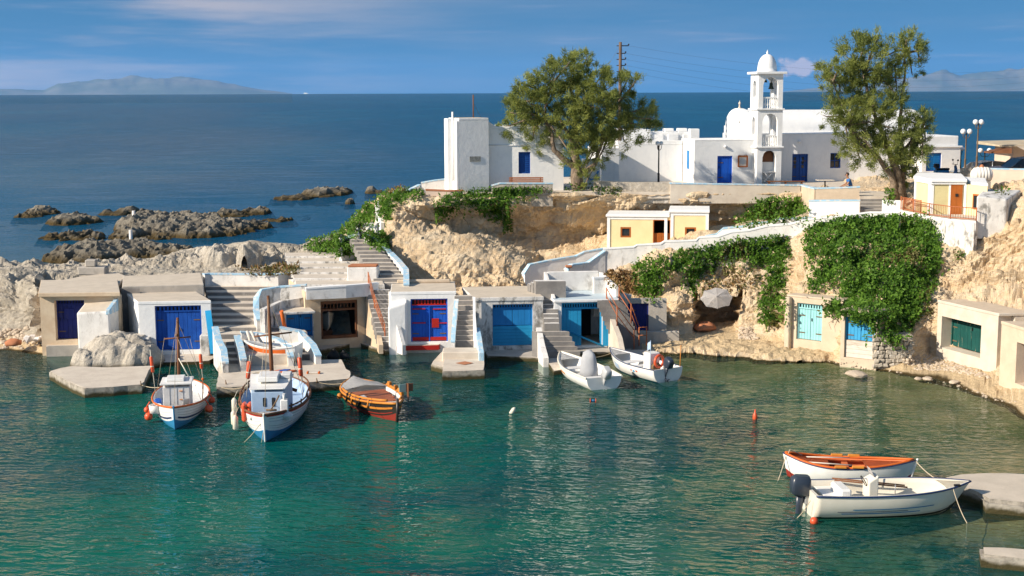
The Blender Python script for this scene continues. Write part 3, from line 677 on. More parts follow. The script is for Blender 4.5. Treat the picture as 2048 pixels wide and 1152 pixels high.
def planks(bm_parent, x0, x1, z0, z1, y, mat, n, th=.03, horiz=False, gap=.008):
    L = (z1 - z0) if horiz else (x1 - x0)
    w = L / n; me = None
    for i in range(n):
        if me is None:
            bm = B()
            if horiz: bm.box(0, x1 - x0, 0, th, 0, w - gap, bev=.006)
            else: bm.box(0, w - gap, 0, th, 0, z1 - z0, bev=.006)
            o = bm.o('plank', mat, bm_parent); me = o.data
        else: o = link('plank', me, None, bm_parent)
        o.location = (x0, y - .003 * (i % 2), z0 + i * w) if horiz else (x0 + i * w, y - .003 * (i % 2), z0)
def doors(par, x0, x1, z0, z1, y, mat, leaves=2, pl=4, vent=.22, frame=None, slat=None, ventn=9, fw=.07, handle=True):
    fm = frame or mat; bm = B()
    bm.box(x0, x0 + fw, y - .05, y + .06, z0, z1); bm.box(x1 - fw, x1, y - .05, y + .06, z0, z1); bm.box(x0 + fw, x1 - fw, y - .05, y + .06, z1 - fw, z1)
    if vent: bm.box(x0 + fw, x1 - fw, y - .05, y + .06, z1 - fw - vent - .06, z1 - fw - vent)
    bm.o('door_frame', fm, par)
    zt = z1 - fw - (vent + .06 if vent else 0)
    if vent:
        B().box(x0 + fw, x1 - fw, y + .05, y + .07, zt + .06, z1 - fw).o('vent_shade_sheet', 'inside_shade', par)  # dark sheet painting the shade behind the vent slats
        w = (x1 - x0 - 2 * fw) / (2 * ventn + 1); me = None
        for i in range(1, ventn + 1):
            if me is None: o = B().box(0, w, 0, .03, 0, vent).o('vent_slat', slat or fm, par); me = o.data
            else: o = link('vent_slat', me, None, par)
            o.location = (x0 + fw + w * (2 * i - 1) + w * .4, y - .02, zt + .06)
    lw = (x1 - x0 - 2 * fw) / leaves
    for k in range(leaves):
        a = x0 + fw + k * lw + .008; b_ = x0 + fw + (k + 1) * lw - .008
        lf = B().box(a, b_, y + .035, y + .06, z0 + .02, zt - .01).o('door_leaf', mat, par)
        planks(lf, a, b_, z0 + .02, zt - .01, y, mat, pl)
        for zh in ((.22, .78) if zt - z0 > 1 else ()):
            hw = min(.32, (b_ - a) * .6); xa_ = a if k == 0 else b_ - hw; B().box(xa_, xa_ + hw, y - .022, y - .003, z0 + (zt - z0) * zh - .025, z0 + (zt - z0) * zh + .025).o('hinge_strap', 'iron_brown', lf)
        if handle and k == leaves - 1:
            B().box(a + .05, a + .08, y - .05, y, z0 + .95, z0 + 1.1).o('handle', 'black_iron', lf)
def shell(par, w, h, dep, sh, th, wall, opens, drop=.9, roof='roof_cement', lip=.12, over=.04, rth=.16, name='wall'):
    """garage body: front panel with real openings, side and back walls, roof slab; sh = sideways lean of the depth axis"""
    bm = B(); wall_open(bm, w, h + drop, th, opens, z0=-drop)
    def X(x, y): return (x + sh * y / dep, y)
    for a in (0, w - th):
        bm.prism([X(a, th + .002), X(a + th, th + .002), X(a + th, dep), X(a, dep)], -drop, h)
    bm.prism([X(th, dep - th), X(w - th, dep - th), X(w - th, dep - .01), X(th, dep - .01)], -drop, h - .01)
    bm.prism([X(th, th + .003), X(w - th, th + .003), X(w - th, dep - th - .002), X(th, dep - th - .002)], -drop, .02, mi=1)
    bm.o(name, [wall, 'concrete'], par)
    r = B(); r.prism([X(-over, -lip), X(w + over, -lip), X(w + over, dep + .05), X(-over, dep + .05)], h + .003, h + rth, bev=.025, mtop=1)
    return r.o('roof', [wall, roof], par)
def garage(label, uvA, uvB, z0, vtop, dep, sh=0., wall='white_plaster', roof='roof_cement', th=.35, opens_px=(), drop=.9, lip=.1, rth=.16, name='boat_garage'):
    A = PZ(*uvA, z0); Bp = PZ(*uvB, z0); d = Bp - A; rz = math.atan2(d.y, d.x); w = d.length
    um = (uvA[0] + uvB[0]) / 2; h = onplane(um, vtop, A, rz)[1] - rth
    g = thing(name, label, 'garage', A, rz)
    ops = [prect(A, rz, *o) for o in opens_px]
    ops = [(a, b, max(c, 0.0), d_) for a, b, c, d_ in ops]
    shell(g, w, h, dep, sh, th, wall, ops, drop, roof, lip, rth=rth)
    return g, ops, w, h, A, rz

# G1 indigo door, cream plaster recess
g, ops, w, h, A, rz = garage('low cream plastered garage with an indigo door and a white buttress', (84, 690), (243, 688), .55, 584, 4.6, -1.2, 'cream_plaster', 'roof_cement', .5, [(108, 601, 172, 680)], lip=.25, rth=.2)
doors(g, *ops[0], .42, 'blue_indigo', 1, 6, .14, ventn=9)
x0, x1, z0, z1 = ops[0]
B().box(x0 + .35, x0 + .36 + .5, .37, .40, z0 + 1.0, z0 + 1.55, bev=.01).o('hatch', 'blue_indigo', g)
bm = B(); xa = onplane(166, 640, A, rz)[0]; xb = onplane(236, 640, A, rz)[0]
bm.prism([(xa, -1.15), (xb - .1, -1.25), (xb + .05, .1), (xa + .1, .1)], -.9, 1.9, bev=.08, mtop=1, zt=[1.78, 1.85, 2.25, 2.1]); bm.o('buttress', ['white_worn', 'roof_cement'], g)
bm = B(); bm.prism([(xb - .28, -1.27), (xb - .08, -1.27), (xb + .07, .12), (xb - .13, .12)], 1.7, 1.92, zt=[1.93, 1.93, 2.34, 2.34], bev=.02); bm.o('parapet_cap', 'cap_blue', g)
rp = [PZ(u, v, 3.12) for u, v in ((88, 579), (236, 571), (252, 551), (232, 544), (165, 552), (112, 562))]
bm = B(); bm.prism([(p.x, p.y) for p in rp], 2.6, 3.12, bev=.05, mtop=1)
bm.o('roof_terrace', ['concrete', 'roof_cement'], None, 'flat upper roof terrace with a small stone block behind the indigo garage', 'terrace')
p = PZ(187, 547, 3.1); bm = B(); bm.box(p.x - .75, p.x + .75, p.y - .4, p.y + .4, 3.05, 3.5, bev=.05); bm.box(p.x - .38, p.x + .2, p.y - .25, p.y + .25, 3.49, 3.9, bev=.05); bm.jitter(.04, 2)
bm.o('stone_block', 'concrete', None, 'stepped grey stone block on the roof terrace', 'block')
B().box(0, .6, -.05, .02, 0, .05).b.free()

# G2 white, royal blue double doors
g, ops, w, h, A, rz = garage('white cube shaped garage with tall royal blue double doors', (281, 703), (424, 700), .35, 602, 5.2, -1.85, 'white_plaster', 'roof_cement', .3, [(309, 612, 405, 700)], lip=.02)
doors(g, *ops[0], .2, 'blue_royal', 2, 5, .2, ventn=11, frame='blue_royal')
bm = B(); bm.box(-.02, .55, -.55, -.003, -.8, .75, bev=.04).o('pier', 'white_flaky', g); B().box(w - .5, w - .02, -.6, -.003, -.8, .85, bev=.04).o('pier', 'white_flaky', g)
B().box(-.05, .18, -.6, -.02, .754, .80, bev=.01).o('pier_cap', 'cap_blue', g)
rp = [PZ(u, v, 3.2) for u, v in ((244, 573), (408, 569), (402, 545), (246, 552))]
bm = B(); bm.prism([(p.x, p.y) for p in rp], 2.4, 3.2, bev=.04, mtop=1)
bm.o('roof_terrace', ['concrete', 'roof_cement'], None, 'pale flat terrace above and behind the royal blue garage', 'terrace')
# blue plank leaning beside the steps
P0, P1 = PZ(427, 708, .5), PY(415, 614, 67.0)
bm = B(); ax = (P1 - P0).normalized(); sd = Vector((1, 0, 0)); th = ax.cross(sd).normalized()
vs = [P0 - sd * .15, P0 + sd * .15, P1 + sd * .15, P1 - sd * .15]
bm.loft([[q - th * .03 for q in vs], [q + th * .03 for q in vs]], closed=True, cap=True, smooth=False)
bm.o('plank', 'blue_cyan', None, 'long bright blue plank leaning beside the royal blue garage', 'plank')

# G3 open garage with brown frame, boat inside
g, ops, w, h, A, rz = garage('open garage with a brown wooden frame and a dark interior', (612, 690), (738, 682), .3, 578, 4.5, 0, 'cream_plaster', 'white_worn', .4, [(641, 603, 716, 674)], lip=.3, rth=.34)
x0, x1, z0, z1 = ops[0]; bm = B()
bm.box(x0 - .001, x0 + .1, .05, .3, z0, z1); bm.box(x1 - .1, x1 + .001, .05, .3, z0, z1); bm.box(x0 + .1, x1 - .1, .05, .3, z1 - .16, z1 + .001); bm.box(x0 + .1, x1 - .1, .05, .3, z1 - .52, z1 - .42); bm.box(x0 + .1, x1 - .1, -.02, .3, z0, z0 + .14)
bm.o('door_frame', 'wood_brown', g)
for i in range(9):
    B().box(x0 + .15 + i * (x1 - x0 - .3) / 9, x0 + .2 + i * (x1 - x0 - .3) / 9, .12, .16, z1 - .42, z1 - .16).o('vent_slat', 'wood_brown', g)
bm = B(); bm.box(.45, w - .45, 4.0, 4.1, 0, h - .05); bm.box(.42, .46, .5, 4, 0, h - .05); bm.box(w - .46, w - .42, .5, 4, 0, h - .05); bm.box(.46, w - .46, .5, 4, h - .1, h - .06); bm.o('shade_lining', 'inside_shade', g)  # near-black sheets added inside the walls to paint the interior shade
G3 = (A.copy(), rz, w, ops[0])
# lean-to with azure doors left of it
g, ops, w, h, A, rz = garage('low whitewashed lean-to with azure plank doors behind the dinghy', (552, 684), (628, 680), .7, 622, 2.6, -.2, 'white_flaky', 'concrete_light', .3, [(572, 626, 626, 672)], lip=.35, rth=.12)
doors(g, *ops[0], .15, 'blue_azure', 2, 5, 0, handle=True)
# G4 red and blue doors
g, ops, w, h, A, rz = garage('white garage with bright blue doors trimmed in red', (784, 690), (912, 688), .42, 583, 3.6, 0, 'white_plaster', 'roof_cement', .35, [(821, 598, 896, 683)], lip=.02)
doors(g, *ops[0], .18, 'blue_bright', 2, 5, .26, slat='red_paint', ventn=10)
x0, x1, z0, z1 = ops[0]; W_ = x1 - x0; H_ = z1 - z0
for nm, a, b_, c_, d_ in (('red_rail', .03, .97, .84, .868), ('red_bar', .04, .4, .745, .77), ('red_bar', .6, .96, .735, .76), ('red_bar', .04, .4, .42, .445), ('red_bar', .78, .98, .41, .435), ('red_kick_board', .04, .485, .02, .1), ('red_kick_board', .515, .96, .02, .1), ('red_notice', .57, .76, .32, .53)):
    B().box(x0 + a * W_, x0 + b_ * W_, .12, .165, z0 + c_ * H_, z0 + d_ * H_, bev=.005).o(nm, 'red_paint', g)
B().box(x0 + .485 * W_, x0 + .515 * W_, .11, .165, z0, z0 + .83 * H_).o('centre_post', 'blue_bright', g)
bm = B(); bm.tube([(-.05 + .35, -.3, -.1), (.35, -.3, 1.15)], .02).o('post', 'rail_orange', g)
# sloping buttress left of doors
bm = B(); bm.prism([(-.15, -.42), (.75, -.32), (.75, -.003), (-.15, -.003)], -.9, 2.3, zt=[1.9, 2.2, 2.35, 2.2], bev=.08); bm.jitter(.06, 1.5); bm.o('buttress', 'white_plaster', g)
bm = B(); bm.box(.25, w - .2, 3.0, 3.3, h + .16, h + .34, bev=.04).o('roof_kerb', 'cream_light', g)
# G5 two-tone blue door
g, ops, w, h, A, rz = garage('flaky white garage with a blue door over a pale blue board', (950, 694), (1086, 691), .4, 594, 3.8, -.35, 'white_flaky', 'roof_cement', .35, [(985, 609, 1066, 691)], lip=.05, rth=.2)
x0, x1, z0, z1 = ops[0]; zm = z0 + .47 * (z1 - z0)
doors(g, x0, x1, zm, z1, .2, 'blue_azure', 2, 3, .12, frame='blue_azure', slat='blue_azure', ventn=13, handle=False)
lf = B().box(x0, x1, .2, .26, z0, zm - .003).o('lower_board', 'blue_cyan', g); planks(lf, x0 + .01, x1 - .01, z0 + .01, zm - .01, .165, 'blue_cyan', 6, horiz=True)
# G6 cyan garage, one leaf open
g, ops, w, h, A, rz = garage('white garage with cyan doors, one leaf standing open', (1108, 694), (1236, 691), .3, 598, 3.4, -.2, 'white_plaster', 'roof_pale_blue', .3, [(1123, 606, 1204, 692)], lip=.16, rth=.14)
x0, x1, z0, z1 = ops[0]; xm = x0 + .5 * (x1 - x0)
bm = B(); bm.box(x0, x0 + .08, .1, .24, z0, z1); bm.box(x1 - .08, x1, .1, .24, z0, z1); bm.box(x0 + .08, x1 - .08, .1, .24, z1 - .08, z1); bm.box(x0 + .08, x1 - .08, .1, .24, z1 - .34, z1 - .26); bm.o('door_frame', 'blue_cyan', g)
for i in range(14): B().box(x0 + .14 + i * (x1 - x0 - .26) / 14, x0 + .2 + i * (x1 - x0 - .26) / 14, .14, .2, z1 - .26, z1 - .08).o('vent_slat', 'blue_cyan', g)
B().box(x0 + .08, x1 - .08, .24, .26, z1 - .26, z1 - .08).o('vent_shade_sheet', 'inside_shade', g)
lf = B().box(x0 + .08, xm, .17, .2, z0 + .02, z1 - .345).o('door_leaf', 'blue_cyan', g); planks(lf, x0 + .09, xm - .01, z0 + .02, z1 - .35, .135, 'blue_cyan', 5)
lf = B().box(x1 + .03, x1 + .98, -.12, -.08, z0 + .02, z1 - .3).o('door_leaf', 'blue_cyan', g); planks(lf, x1 + .03, x1 + .98, z0 + .02, z1 - .3, -.155, 'blue_cyan', 5)
for zz_ in (.2, 1.45): B().box(x1 + .55, x1 + .95, -.18, -.158, z0 + zz_, z0 + zz_ + .12).o('hinge_board', 'blue_cyan', lf)
bm = B(); bm.box(xm, x1 - .1, 2.9, 3.0, 0, h - .1); bm.o('inner_shade_sheet', 'inside_shade', g)  # added dark sheet, the shade behind the open leaf as colour
bm = B(); bm.tube([(xm - .7, -.05, .8), (x1 + .05, -.25, .02)], .06, 4).o('prop_beam', 'blue_cyan', g)
# parapet walls round its roof terrace
bm = B(); bm.prism([(-.05, .25), (.12, .25), (.05, 3.1), (-.12, 3.1)], h + .14, h + .8, zt=[h + .2, h + .2, h + 1.15, h + 1.15], bev=.02); bm.o('parapet', 'white_worn', g)
bm = B(); bm.prism([(.06, 2.95), (w - .5, 2.95), (w - .5, 3.15), (.06, 3.15)], h + .14, h + 1.15, bev=.03); bm.o('parapet', 'white_worn', g)
bm = B(); bm.prism([(w - .5, 2.95), (w - .05, .5), (w + .12, .5), (w - .3, 2.95)], h + .14, h + .9, zt=[h + 1.1, h + .65, h + .65, h + 1.1], bev=.03); bm.o('parapet', 'white_worn', g)
G6 = (A.copy(), rz, w, h)
# G7 navy door in the shade by the rails
A7 = PZ(1243, 664, .8); rz = 0
g = thing('boat_garage', 'shaded garage with a navy door behind the orange hand rails', 'garage', A7)
bm = B(); r7 = prect(A7, 0, 1256, 607, 1297, 662); wall_open(bm, 2.6, 2.3, .4, [(r7[0], r7[1], max(0, r7[2]), r7[3])], z0=-.6, x0=-.3); bm.o('wall', 'concrete', g)
doors(g, r7[0], r7[1], max(0, r7[2]), r7[3], .15, 'blue_indigo', 1, 5, 0)
bm = B(); bm.box(.3, 2.9, -.6, -.3, -.6, .12, bev=.03).o('kerb_wall', 'concrete', g)
# G8 pale cyan double door
g, ops, w, h, A, rz = garage('cream garage with pale cyan double doors under the ivy', (1572, 686), (1683, 700), .5, 594, 1.0, .1, 'cream_light', 'cream_light', .35, [(1594, 605, 1643, 684)], lip=.02, rth=.1)
doors(g, *ops[0], .16, 'cyan_pale', 2, 4, .16, ventn=8)
bm = B(); bm.box(.02, .3, -.28, -.003, -.6, h, bev=.04).o('pier', 'cream_light', g)
# G9 bright blue peeling door with white board
g, ops, w, h, A, rz = garage('rendered garage with peeling bright blue doors above a whitish board', (1680, 714), (1752, 722), .45, 622, 1.7, .0, 'cream_light', 'cream_light', .4, [(1690, 632, 1748, 721)], lip=0, rth=.1)
x0, x1, z0, z1 = ops[0]; zm = z0 + .42 * (z1 - z0)
doors(g, x0, x1, zm, z1, .2, 'cyan_peeling', 2, 4, 0)
lf = B().box(x0, x1, .16, .24, z0, zm - .004).o('lower_board', 'board_white', g); planks(lf, x0 + .01, x1 - .01, z0 + .01, zm - .01, .125, 'board_white', 4, horiz=True)
A9 = PZ(1746, 722, .45)
g = thing('stone_pier', 'rough stone pier hung with ivy beside the peeling blue doors', 'pier', A9)
B().box(.02, 1.85, .12, 1.0, -.4, 1.2).o('core', 'stone_wall', g)
sm = []
for k in range(4):
    bm = B(); bm.box(-.14, .14, -.12, .12, -.1, .1, bev=.045); bm.jitter(.06, 4, k * 3.); o = bm.o('stone', 'stone_wall', g); sm.append(o.data); bpy.data.objects.remove(o)
for i in range(7):
    for k in range(7):
        o = link('stone', random.choice(sm), None, g); o.location = (.1 + i * .27 + (k % 2) * .1 + random.uniform(-.03, .03), .08 + random.uniform(-.03, .04), k * .2 - .2 + random.uniform(-.02, .02)); o.rotation_euler = (random.uniform(-.2, .2), random.uniform(-.25, .25), random.uniform(-.3, .3)); o.scale = (random.uniform(.85, 1.2), 1, random.uniform(.85, 1.15))
# G10 green doors in concrete frame
A10, B10 = PZ(1872, 708, .5), PZ(1990, 738, .5)
g, ops, w, h, A, rz = garage('thick concrete framed garage with peeling green doors', (1872, 708), (1992, 742), .5, 612, 1.6, .4, 'concrete_light', 'cream_light', .75, [(1884, 632, 1960, 716)], lip=.02, rth=.14)
doors(g, ops[0][0], ops[0][1], ops[0][2] + .05, ops[0][3], .62, 'green_peeling', 2, 5, .14, ventn=12)
B().box(ops[0][0] + .02, ops[0][1] - .02, .3, .61, -.1, .12).o('threshold', 'terracotta', g)
# G11 garage at the right border
g, ops, w, h, A, rz = garage('cream garage with thick piers and a navy door at the end of the beach', (1998, 760), (2180, 830), .5, 668, 2.6, .8, 'cream_light', 'cream_light', .9, [(2034, 684, 2120, 800)], lip=.02, rth=.14)
doors(g, *ops[0], .75, 'blue_indigo', 2, 5, 0)

# ---------------------------------------------------------------- stairs
def lowwall(name, label, cat, pts, th, zb, mat, cap=None, parent=None, jit=.02, capth=.05):
    """wall along a polyline of (Vector with z = top); zb bottom height or list"""
    P = []
    for a, b in zip(pts[:-1], pts[1:]):
        k = max(1, int((b - a).length / .8))
        P += [a.lerp(b, s / k) for s in range(k)]
    P.append(pts[-1])
    def band(off, lo, hi, m, nm, par, lab=None, ct=None):
        rings = []
        for i, p in enumerate(P):
            d = (P[min(i + 1, len(P) - 1)] - P[max(i - 1, 0)]); d.z = 0
            d = d.normalized() if d.length > 1e-6 else Vector((1, 0, 0)); n = Vector((-d.y, d.x, 0)) * (th / 2 + off)
            j = noise.noise_vector(p * 1.1) * jit
            a, b = p - n + j, p + n + j
            e = -d * off if i == 0 else (d * off if i == len(P) - 1 else Vector())
            z0, z1 = lo(p, i), hi(p, i)
            rings.append([Vector((a.x + e.x, a.y + e.y, z0)), Vector((b.x + e.x, b.y + e.y, z0)), Vector((b.x + e.x, b.y + e.y, z1 + j.z)), Vector((a.x + e.x, a.y + e.y, z1 + j.z))])
        bm = B(); bm.loft(rings, closed=True, cap=True, smooth=False)
        return bm.o(nm, m, par, lab, ct)
    if cap is None and parent is None:
        return band(0, lambda p, i: zb, lambda p, i: p.z, mat, name, None, label, cat)
    par = parent or thing(name, label, cat, (pts[0].x, pts[0].y, zb))
    ox = Vector((pts[0].x, pts[0].y, zb)) if parent is None else Vector()
    P = [p - ox for p in P]
    zz = zb - ox.z
    band(0, lambda p, i: zz, lambda p, i: p.z, mat, 'wall_body' if parent is None else name, par)
    if cap: band(.025, lambda p, i: p.z - .02, lambda p, i: p.z + capth, cap, 'cap', par)
    return par
def stair(label, P0, P1, w0, w1, n, name='stair_flight', mats=('riser_grey_shade', 'concrete_light'), solid=None, group=None, ax=Vector((1, 0, 0)), nose=0):
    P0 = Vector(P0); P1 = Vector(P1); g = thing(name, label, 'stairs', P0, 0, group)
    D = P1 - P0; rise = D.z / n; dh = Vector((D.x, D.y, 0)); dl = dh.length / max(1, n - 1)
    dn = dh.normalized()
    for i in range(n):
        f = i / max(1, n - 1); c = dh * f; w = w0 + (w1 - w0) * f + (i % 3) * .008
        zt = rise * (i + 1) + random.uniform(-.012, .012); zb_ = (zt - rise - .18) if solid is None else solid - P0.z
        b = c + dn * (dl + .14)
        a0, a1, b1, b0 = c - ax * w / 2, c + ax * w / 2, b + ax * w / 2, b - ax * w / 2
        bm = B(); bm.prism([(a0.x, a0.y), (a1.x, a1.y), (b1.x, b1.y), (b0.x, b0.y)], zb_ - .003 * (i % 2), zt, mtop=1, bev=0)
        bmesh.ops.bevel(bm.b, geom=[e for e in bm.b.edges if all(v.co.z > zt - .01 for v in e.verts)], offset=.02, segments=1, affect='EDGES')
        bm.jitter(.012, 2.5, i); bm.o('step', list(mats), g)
    return g
V = Vector
# S1 narrow flight between indigo and royal blue garages
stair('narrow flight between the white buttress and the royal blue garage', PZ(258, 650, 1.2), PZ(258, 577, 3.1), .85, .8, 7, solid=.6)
bm = B(); p = PZ(258, 672, 1.2); bm.box(-.75, .7, -.1, 1.5, -1.1, 0, bev=.04); o = bm.o('landing_block', 'concrete', None, 'concrete landing block at the foot of the narrow flight', 'block'); o.location = p + V((0, -.35, 0))
# S2 broad flight
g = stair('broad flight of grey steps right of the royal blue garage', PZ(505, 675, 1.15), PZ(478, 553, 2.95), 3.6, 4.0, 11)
stair('short lower steps between two blue capped walls down to the quay', PZ(470, 728, .46), PZ(466, 684, 1.15), 1.25, 1.3, 4, solid=.2)
lowwall('stair_wall', 'stepped stone wall with worn blue cap left of the quay steps', 'wall', [PZ(451, 727, .9), PZ(447, 700, 1.25), PZ(437, 682, 1.5), PZ(430, 655, 1.9)], .26, .1, 'white_flaky', 'cap_blue')
lowwall('stair_wall', 'short blue capped wall between quay steps and the dinghy', 'wall', [PZ(487, 720, 1.0), PZ(480, 690, 1.3), PZ(474, 672, 1.45)], .26, .2, 'white_flaky', 'cap_blue')
lowwall('stair_wall', 'curving blue edged wall on the right of the broad flight', 'wall', [PZ(519, 640, 1.9), PZ(512, 620, 2.2), PZ(512, 597, 2.7), PZ(522, 580, 3.1), PZ(560, 574, 3.2), PZ(612, 570, 3.3)], .26, 1.0, 'white_flaky', 'cap_blue')
lowwall('stair_wall', 'stained low wall above the lean-to with azure doors', 'wall', [PZ(524, 618, 2.5), PZ(560, 602, 2.6), PZ(612, 593, 2.7)], .26, 1.2, 'white_flaky', None)
# S3 little flight beside the dinghy
stair('little flight between blue capped walls behind the dinghy', PZ(608, 716, .46), PZ(590, 664, 1.35), 1.1, 1.2, 5, solid=.2)
lowwall('stair_wall', 'blue capped wall right of the little flight', 'wall', [PZ(637, 712, .85), PZ(626, 690, 1.1), PZ(612, 676, 1.3), PZ(600, 663, 1.5), PZ(560, 655, 1.7)], .26, .1, 'white_worn', 'cap_blue')
lowwall('stair_wall', 'blue capped wall bending down behind the dinghy stern', 'wall', [PZ(582, 714, .9), PZ(578, 694, 1.1), PZ(560, 680, 1.25), PZ(520, 668, 1.35), PZ(482, 664, 1.5)], .26, .1, 'white_worn', 'cap_blue')
bm = B(); pp = [PZ(u, v, .95) for u, v in ((484, 712), (578, 708), (575, 690), (545, 680), (486, 672))]
bm.prism([(p.x, p.y) for p in pp], .1, .95, bev=.03); bm.o('terrace_block', 'concrete_light', None, 'concrete terrace block behind the dinghy where timber props lean', 'terrace')
# S4 flight with hand rail
s4 = stair('steep grey flight with a rusty hand rail left of the red and blue doors', PZ(786, 692, .4), PZ(757, 580, 3.0), 1.35, 1.25, 12, mats=('riser_grey_shade', 'white_worn'))
lowwall('stair_stringer', 'ochre plastered side of the steep railed flight', 'wall', [PZ(762, 690, .55) , PZ(757, 662, 1.05), PZ(745, 622, 2.0), PZ(735, 585, 2.85)], .22, .1, 'cream_plaster', None)
lowwall('stair_stringer', 'whitewashed right edge of the steep railed flight', 'wall', [PZ(808, 690, .6), PZ(797, 650, 1.5), PZ(788, 615, 2.3), PZ(780, 583, 3.0)], .18, .1, 'white_worn', None)
# S5 between red/blue garage and flaky garage
stair('narrow grey flight between the red trimmed garage and the flaky garage', PZ(928, 690, .75), PZ(928, 592, 2.9), 1.05, .95, 10, mats=('riser_grey_shade', 'concrete_light'), solid=.3)
bm = B(); p = PZ(928, 704, .75); bm.box(-1.05, .95, 0, 1.2, -.9, 0, bev=.05); o = bm.o('landing_block', 'concrete_light', None, 'concrete landing with turquoise traces below the narrow grey flight', 'block'); o.location = p
lowwall('stair_wall', 'pale blue edging left of the narrow grey flight', 'wall', [PZ(906, 684, 1.0), PZ(909, 640, 1.9), PZ(913, 600, 2.8)], .16, .2, 'white_worn', 'cap_blue')
lowwall('stair_wall', 'short turquoise blue post wall at the foot of the narrow grey flight', 'wall', [PZ(963, 706, .8), PZ(959, 676, 1.3), PZ(954, 655, 1.6)], .22, .1, 'cap_blue', None)
lowwall('stair_wall', 'thin white edge between the narrow grey flight and the flaky garage', 'wall', [PZ(951, 668, 1.4), PZ(949, 630, 2.2), PZ(948, 594, 2.95)], .12, .3, 'white_plaster', None)
# S6 between flaky garage and cyan garage: upper part narrow, lower part wide
stair('upper narrow steps between the flaky garage and the cyan garage', PZ(1104, 655, 1.45), PZ(1096, 572, 3.2), .75, .8, 9, mats=('riser_grey_shade', 'white_worn'), solid=.5)
stair('lower wide steps jutting out left of the cyan doors', PZ(1124, 712, .3), PZ(1106, 663, 1.45), 1.75, 1.6, 5, mats=('riser_grey_shade', 'concrete_light'), solid=-.3)
slab('landing_ramp', 'sloping concrete ramp running into the water below the wide steps', 'quay', [(1088, 712), (1140, 706), (1150, 735), (1108, 742)], .2, -1, 'quay_side', 'concrete_light', .04)
lowwall('stair_wall', 'white slanting wall left of the wide steps', 'wall', [PZ(1092, 716, .45), PZ(1085, 690, .9), PZ(1078, 655, 1.6)], .26, -.4, 'white_worn', None)
stair('three shallow steps leading off the roof towards the uphill path', PZ(1088, 572, 3.15), PZ(1096, 560, 3.55), 1.7, 1.5, 3, mats=('riser_grey_shade', 'white_worn'), solid=2.4)
# S7 right of cyan garage with rails
stair('grey flight between orange hand rails right of the cyan doors', PZ(1262, 694, .3), PZ(1226, 600, 2.7), 1.1, 1.1, 11, mats=('riser_grey_shade', 'white_worn'))
lowwall('stair_stringer', 'pale concrete flank of the railed flight beside the open cyan leaf', 'wall', [PZ(1246, 706, .55), PZ(1240, 676, 1.05), PZ(1230, 650, 1.5), PZ(1215, 610, 2.3)], .25, -.4, 'concrete_light', None)
bm = B(); p = PZ(1262, 706, .3); bm.box(-.5, .95, 0, .9, -1, 0, bev=.05); o = bm.o('landing_block', 'concrete_light', None, 'concrete foot block of the flight with orange hand rails', 'block'); o.location = p
lowwall('terrace_wall', 'wavy white wall at the head of the orange railed flight', 'wall', [PZ(1187, 556, 3.5), PZ(1212, 555, 3.5), PZ(1228, 575, 3.0), PZ(1248, 588, 2.6), PZ(1262, 592, 2.5)], .25, 1.5, 'white_worn', 'white_plaster')
# S8 flight up along the cliff
stair('long flight climbing beside the cliff to the turquoise landing', PZ(786, 572, 3.0), PZ(727, 480, 4.85), 1.75, 1.35, 12, mats=('riser_grey_shade', 'concrete_light'))
bm = B(); pp = [PZ(u, v, 4.9) for u, v in ((686, 478), (722, 480), (716, 466), (690, 468))]; 
lowwall('stair_wall', 'stepped white wall with blue top left of the long flight', 'wall', [PZ(758, 545, 3.3), PZ(752, 528, 3.6), PZ(735, 515, 3.8), PZ(722, 500, 4.1), PZ(702, 485, 4.6), PZ(680, 470, 5.1)], .26, 2.4, 'white_worn', 'cap_blue')
lowwall('stair_wall', 'stepped white wall with blue top between the long flight and the cliff', 'wall', [PZ(813, 570, 3.2), PZ(812, 540, 3.7), PZ(797, 522, 4.0), PZ(780, 505, 4.3), PZ(765, 490, 4.6), PZ(745, 475, 5.0), PZ(728, 468, 5.2)], .26, 2.4, 'white_worn', 'cap_blue')
lowwall('terrace_wall', 'white box wall at the top of the long flight', 'wall', [PZ(714, 470, 5.1), PZ(713, 446, 5.7), PZ(756, 446, 5.75)], .28, 4.2, 'white_worn', None)
bm = B(); p0 = PZ(722, 474, 4.95); bm.box(-.9, .5, 0, 1.6, -.3, 0, bev=.03); o = bm.o('landing_block', 'turq_paint', None, 'turquoise painted landing at the top of the long flight', 'block'); o.location = p0
# S9 broad terrace steps behind the open garage
stair('broad shallow terrace steps above the open garage', PZ(680, 573, 3.1), PZ(668, 512, 3.75), 4.6, 5.6, 6, mats=('white_flaky', 'concrete_light'))
lowwall('terrace_wall', 'white blue topped parapet over the open garage', 'wall', [PZ(612, 577, 3.25), PZ(690, 572, 3.3), PZ(755, 567, 3.3)], .3, 2.7, 'white_worn', 'white_plaster')
p = PZ(728, 556, 3.3); g = thing('planter_box', 'white box with a terracotta tile lid beside the long flight', 'box', p)
B().prism([(-.85, -.4), (.75, -.35), (.8, .5), (-.7, .5)], -.2, .62, bev=.06).o('body', 'white_worn', g); B().prism([(-.8, -.38), (.72, -.33), (.75, .46), (-.68, .46)], .624, .72, bev=.03).jitter(.03, 2).o('lid', 'terracotta', g)
lowwall('terrace_wall', 'long pale parapet holding dry grass above the broad flight', 'wall', [PZ(408, 549, 3.25), PZ(420, 548, 3.25), PZ(556, 549, 3.25), PZ(604, 546, 3.25), PZ(604, 541, 3.3)], .28, 2.3, 'white_worn', 'cap_blue')
# terrace behind parapet where dry grass grows
bm = B(); pp = [PZ(u, v, 3.05) for u, v in ((415, 556), (603, 556), (600, 540), (500, 544), (430, 548))]

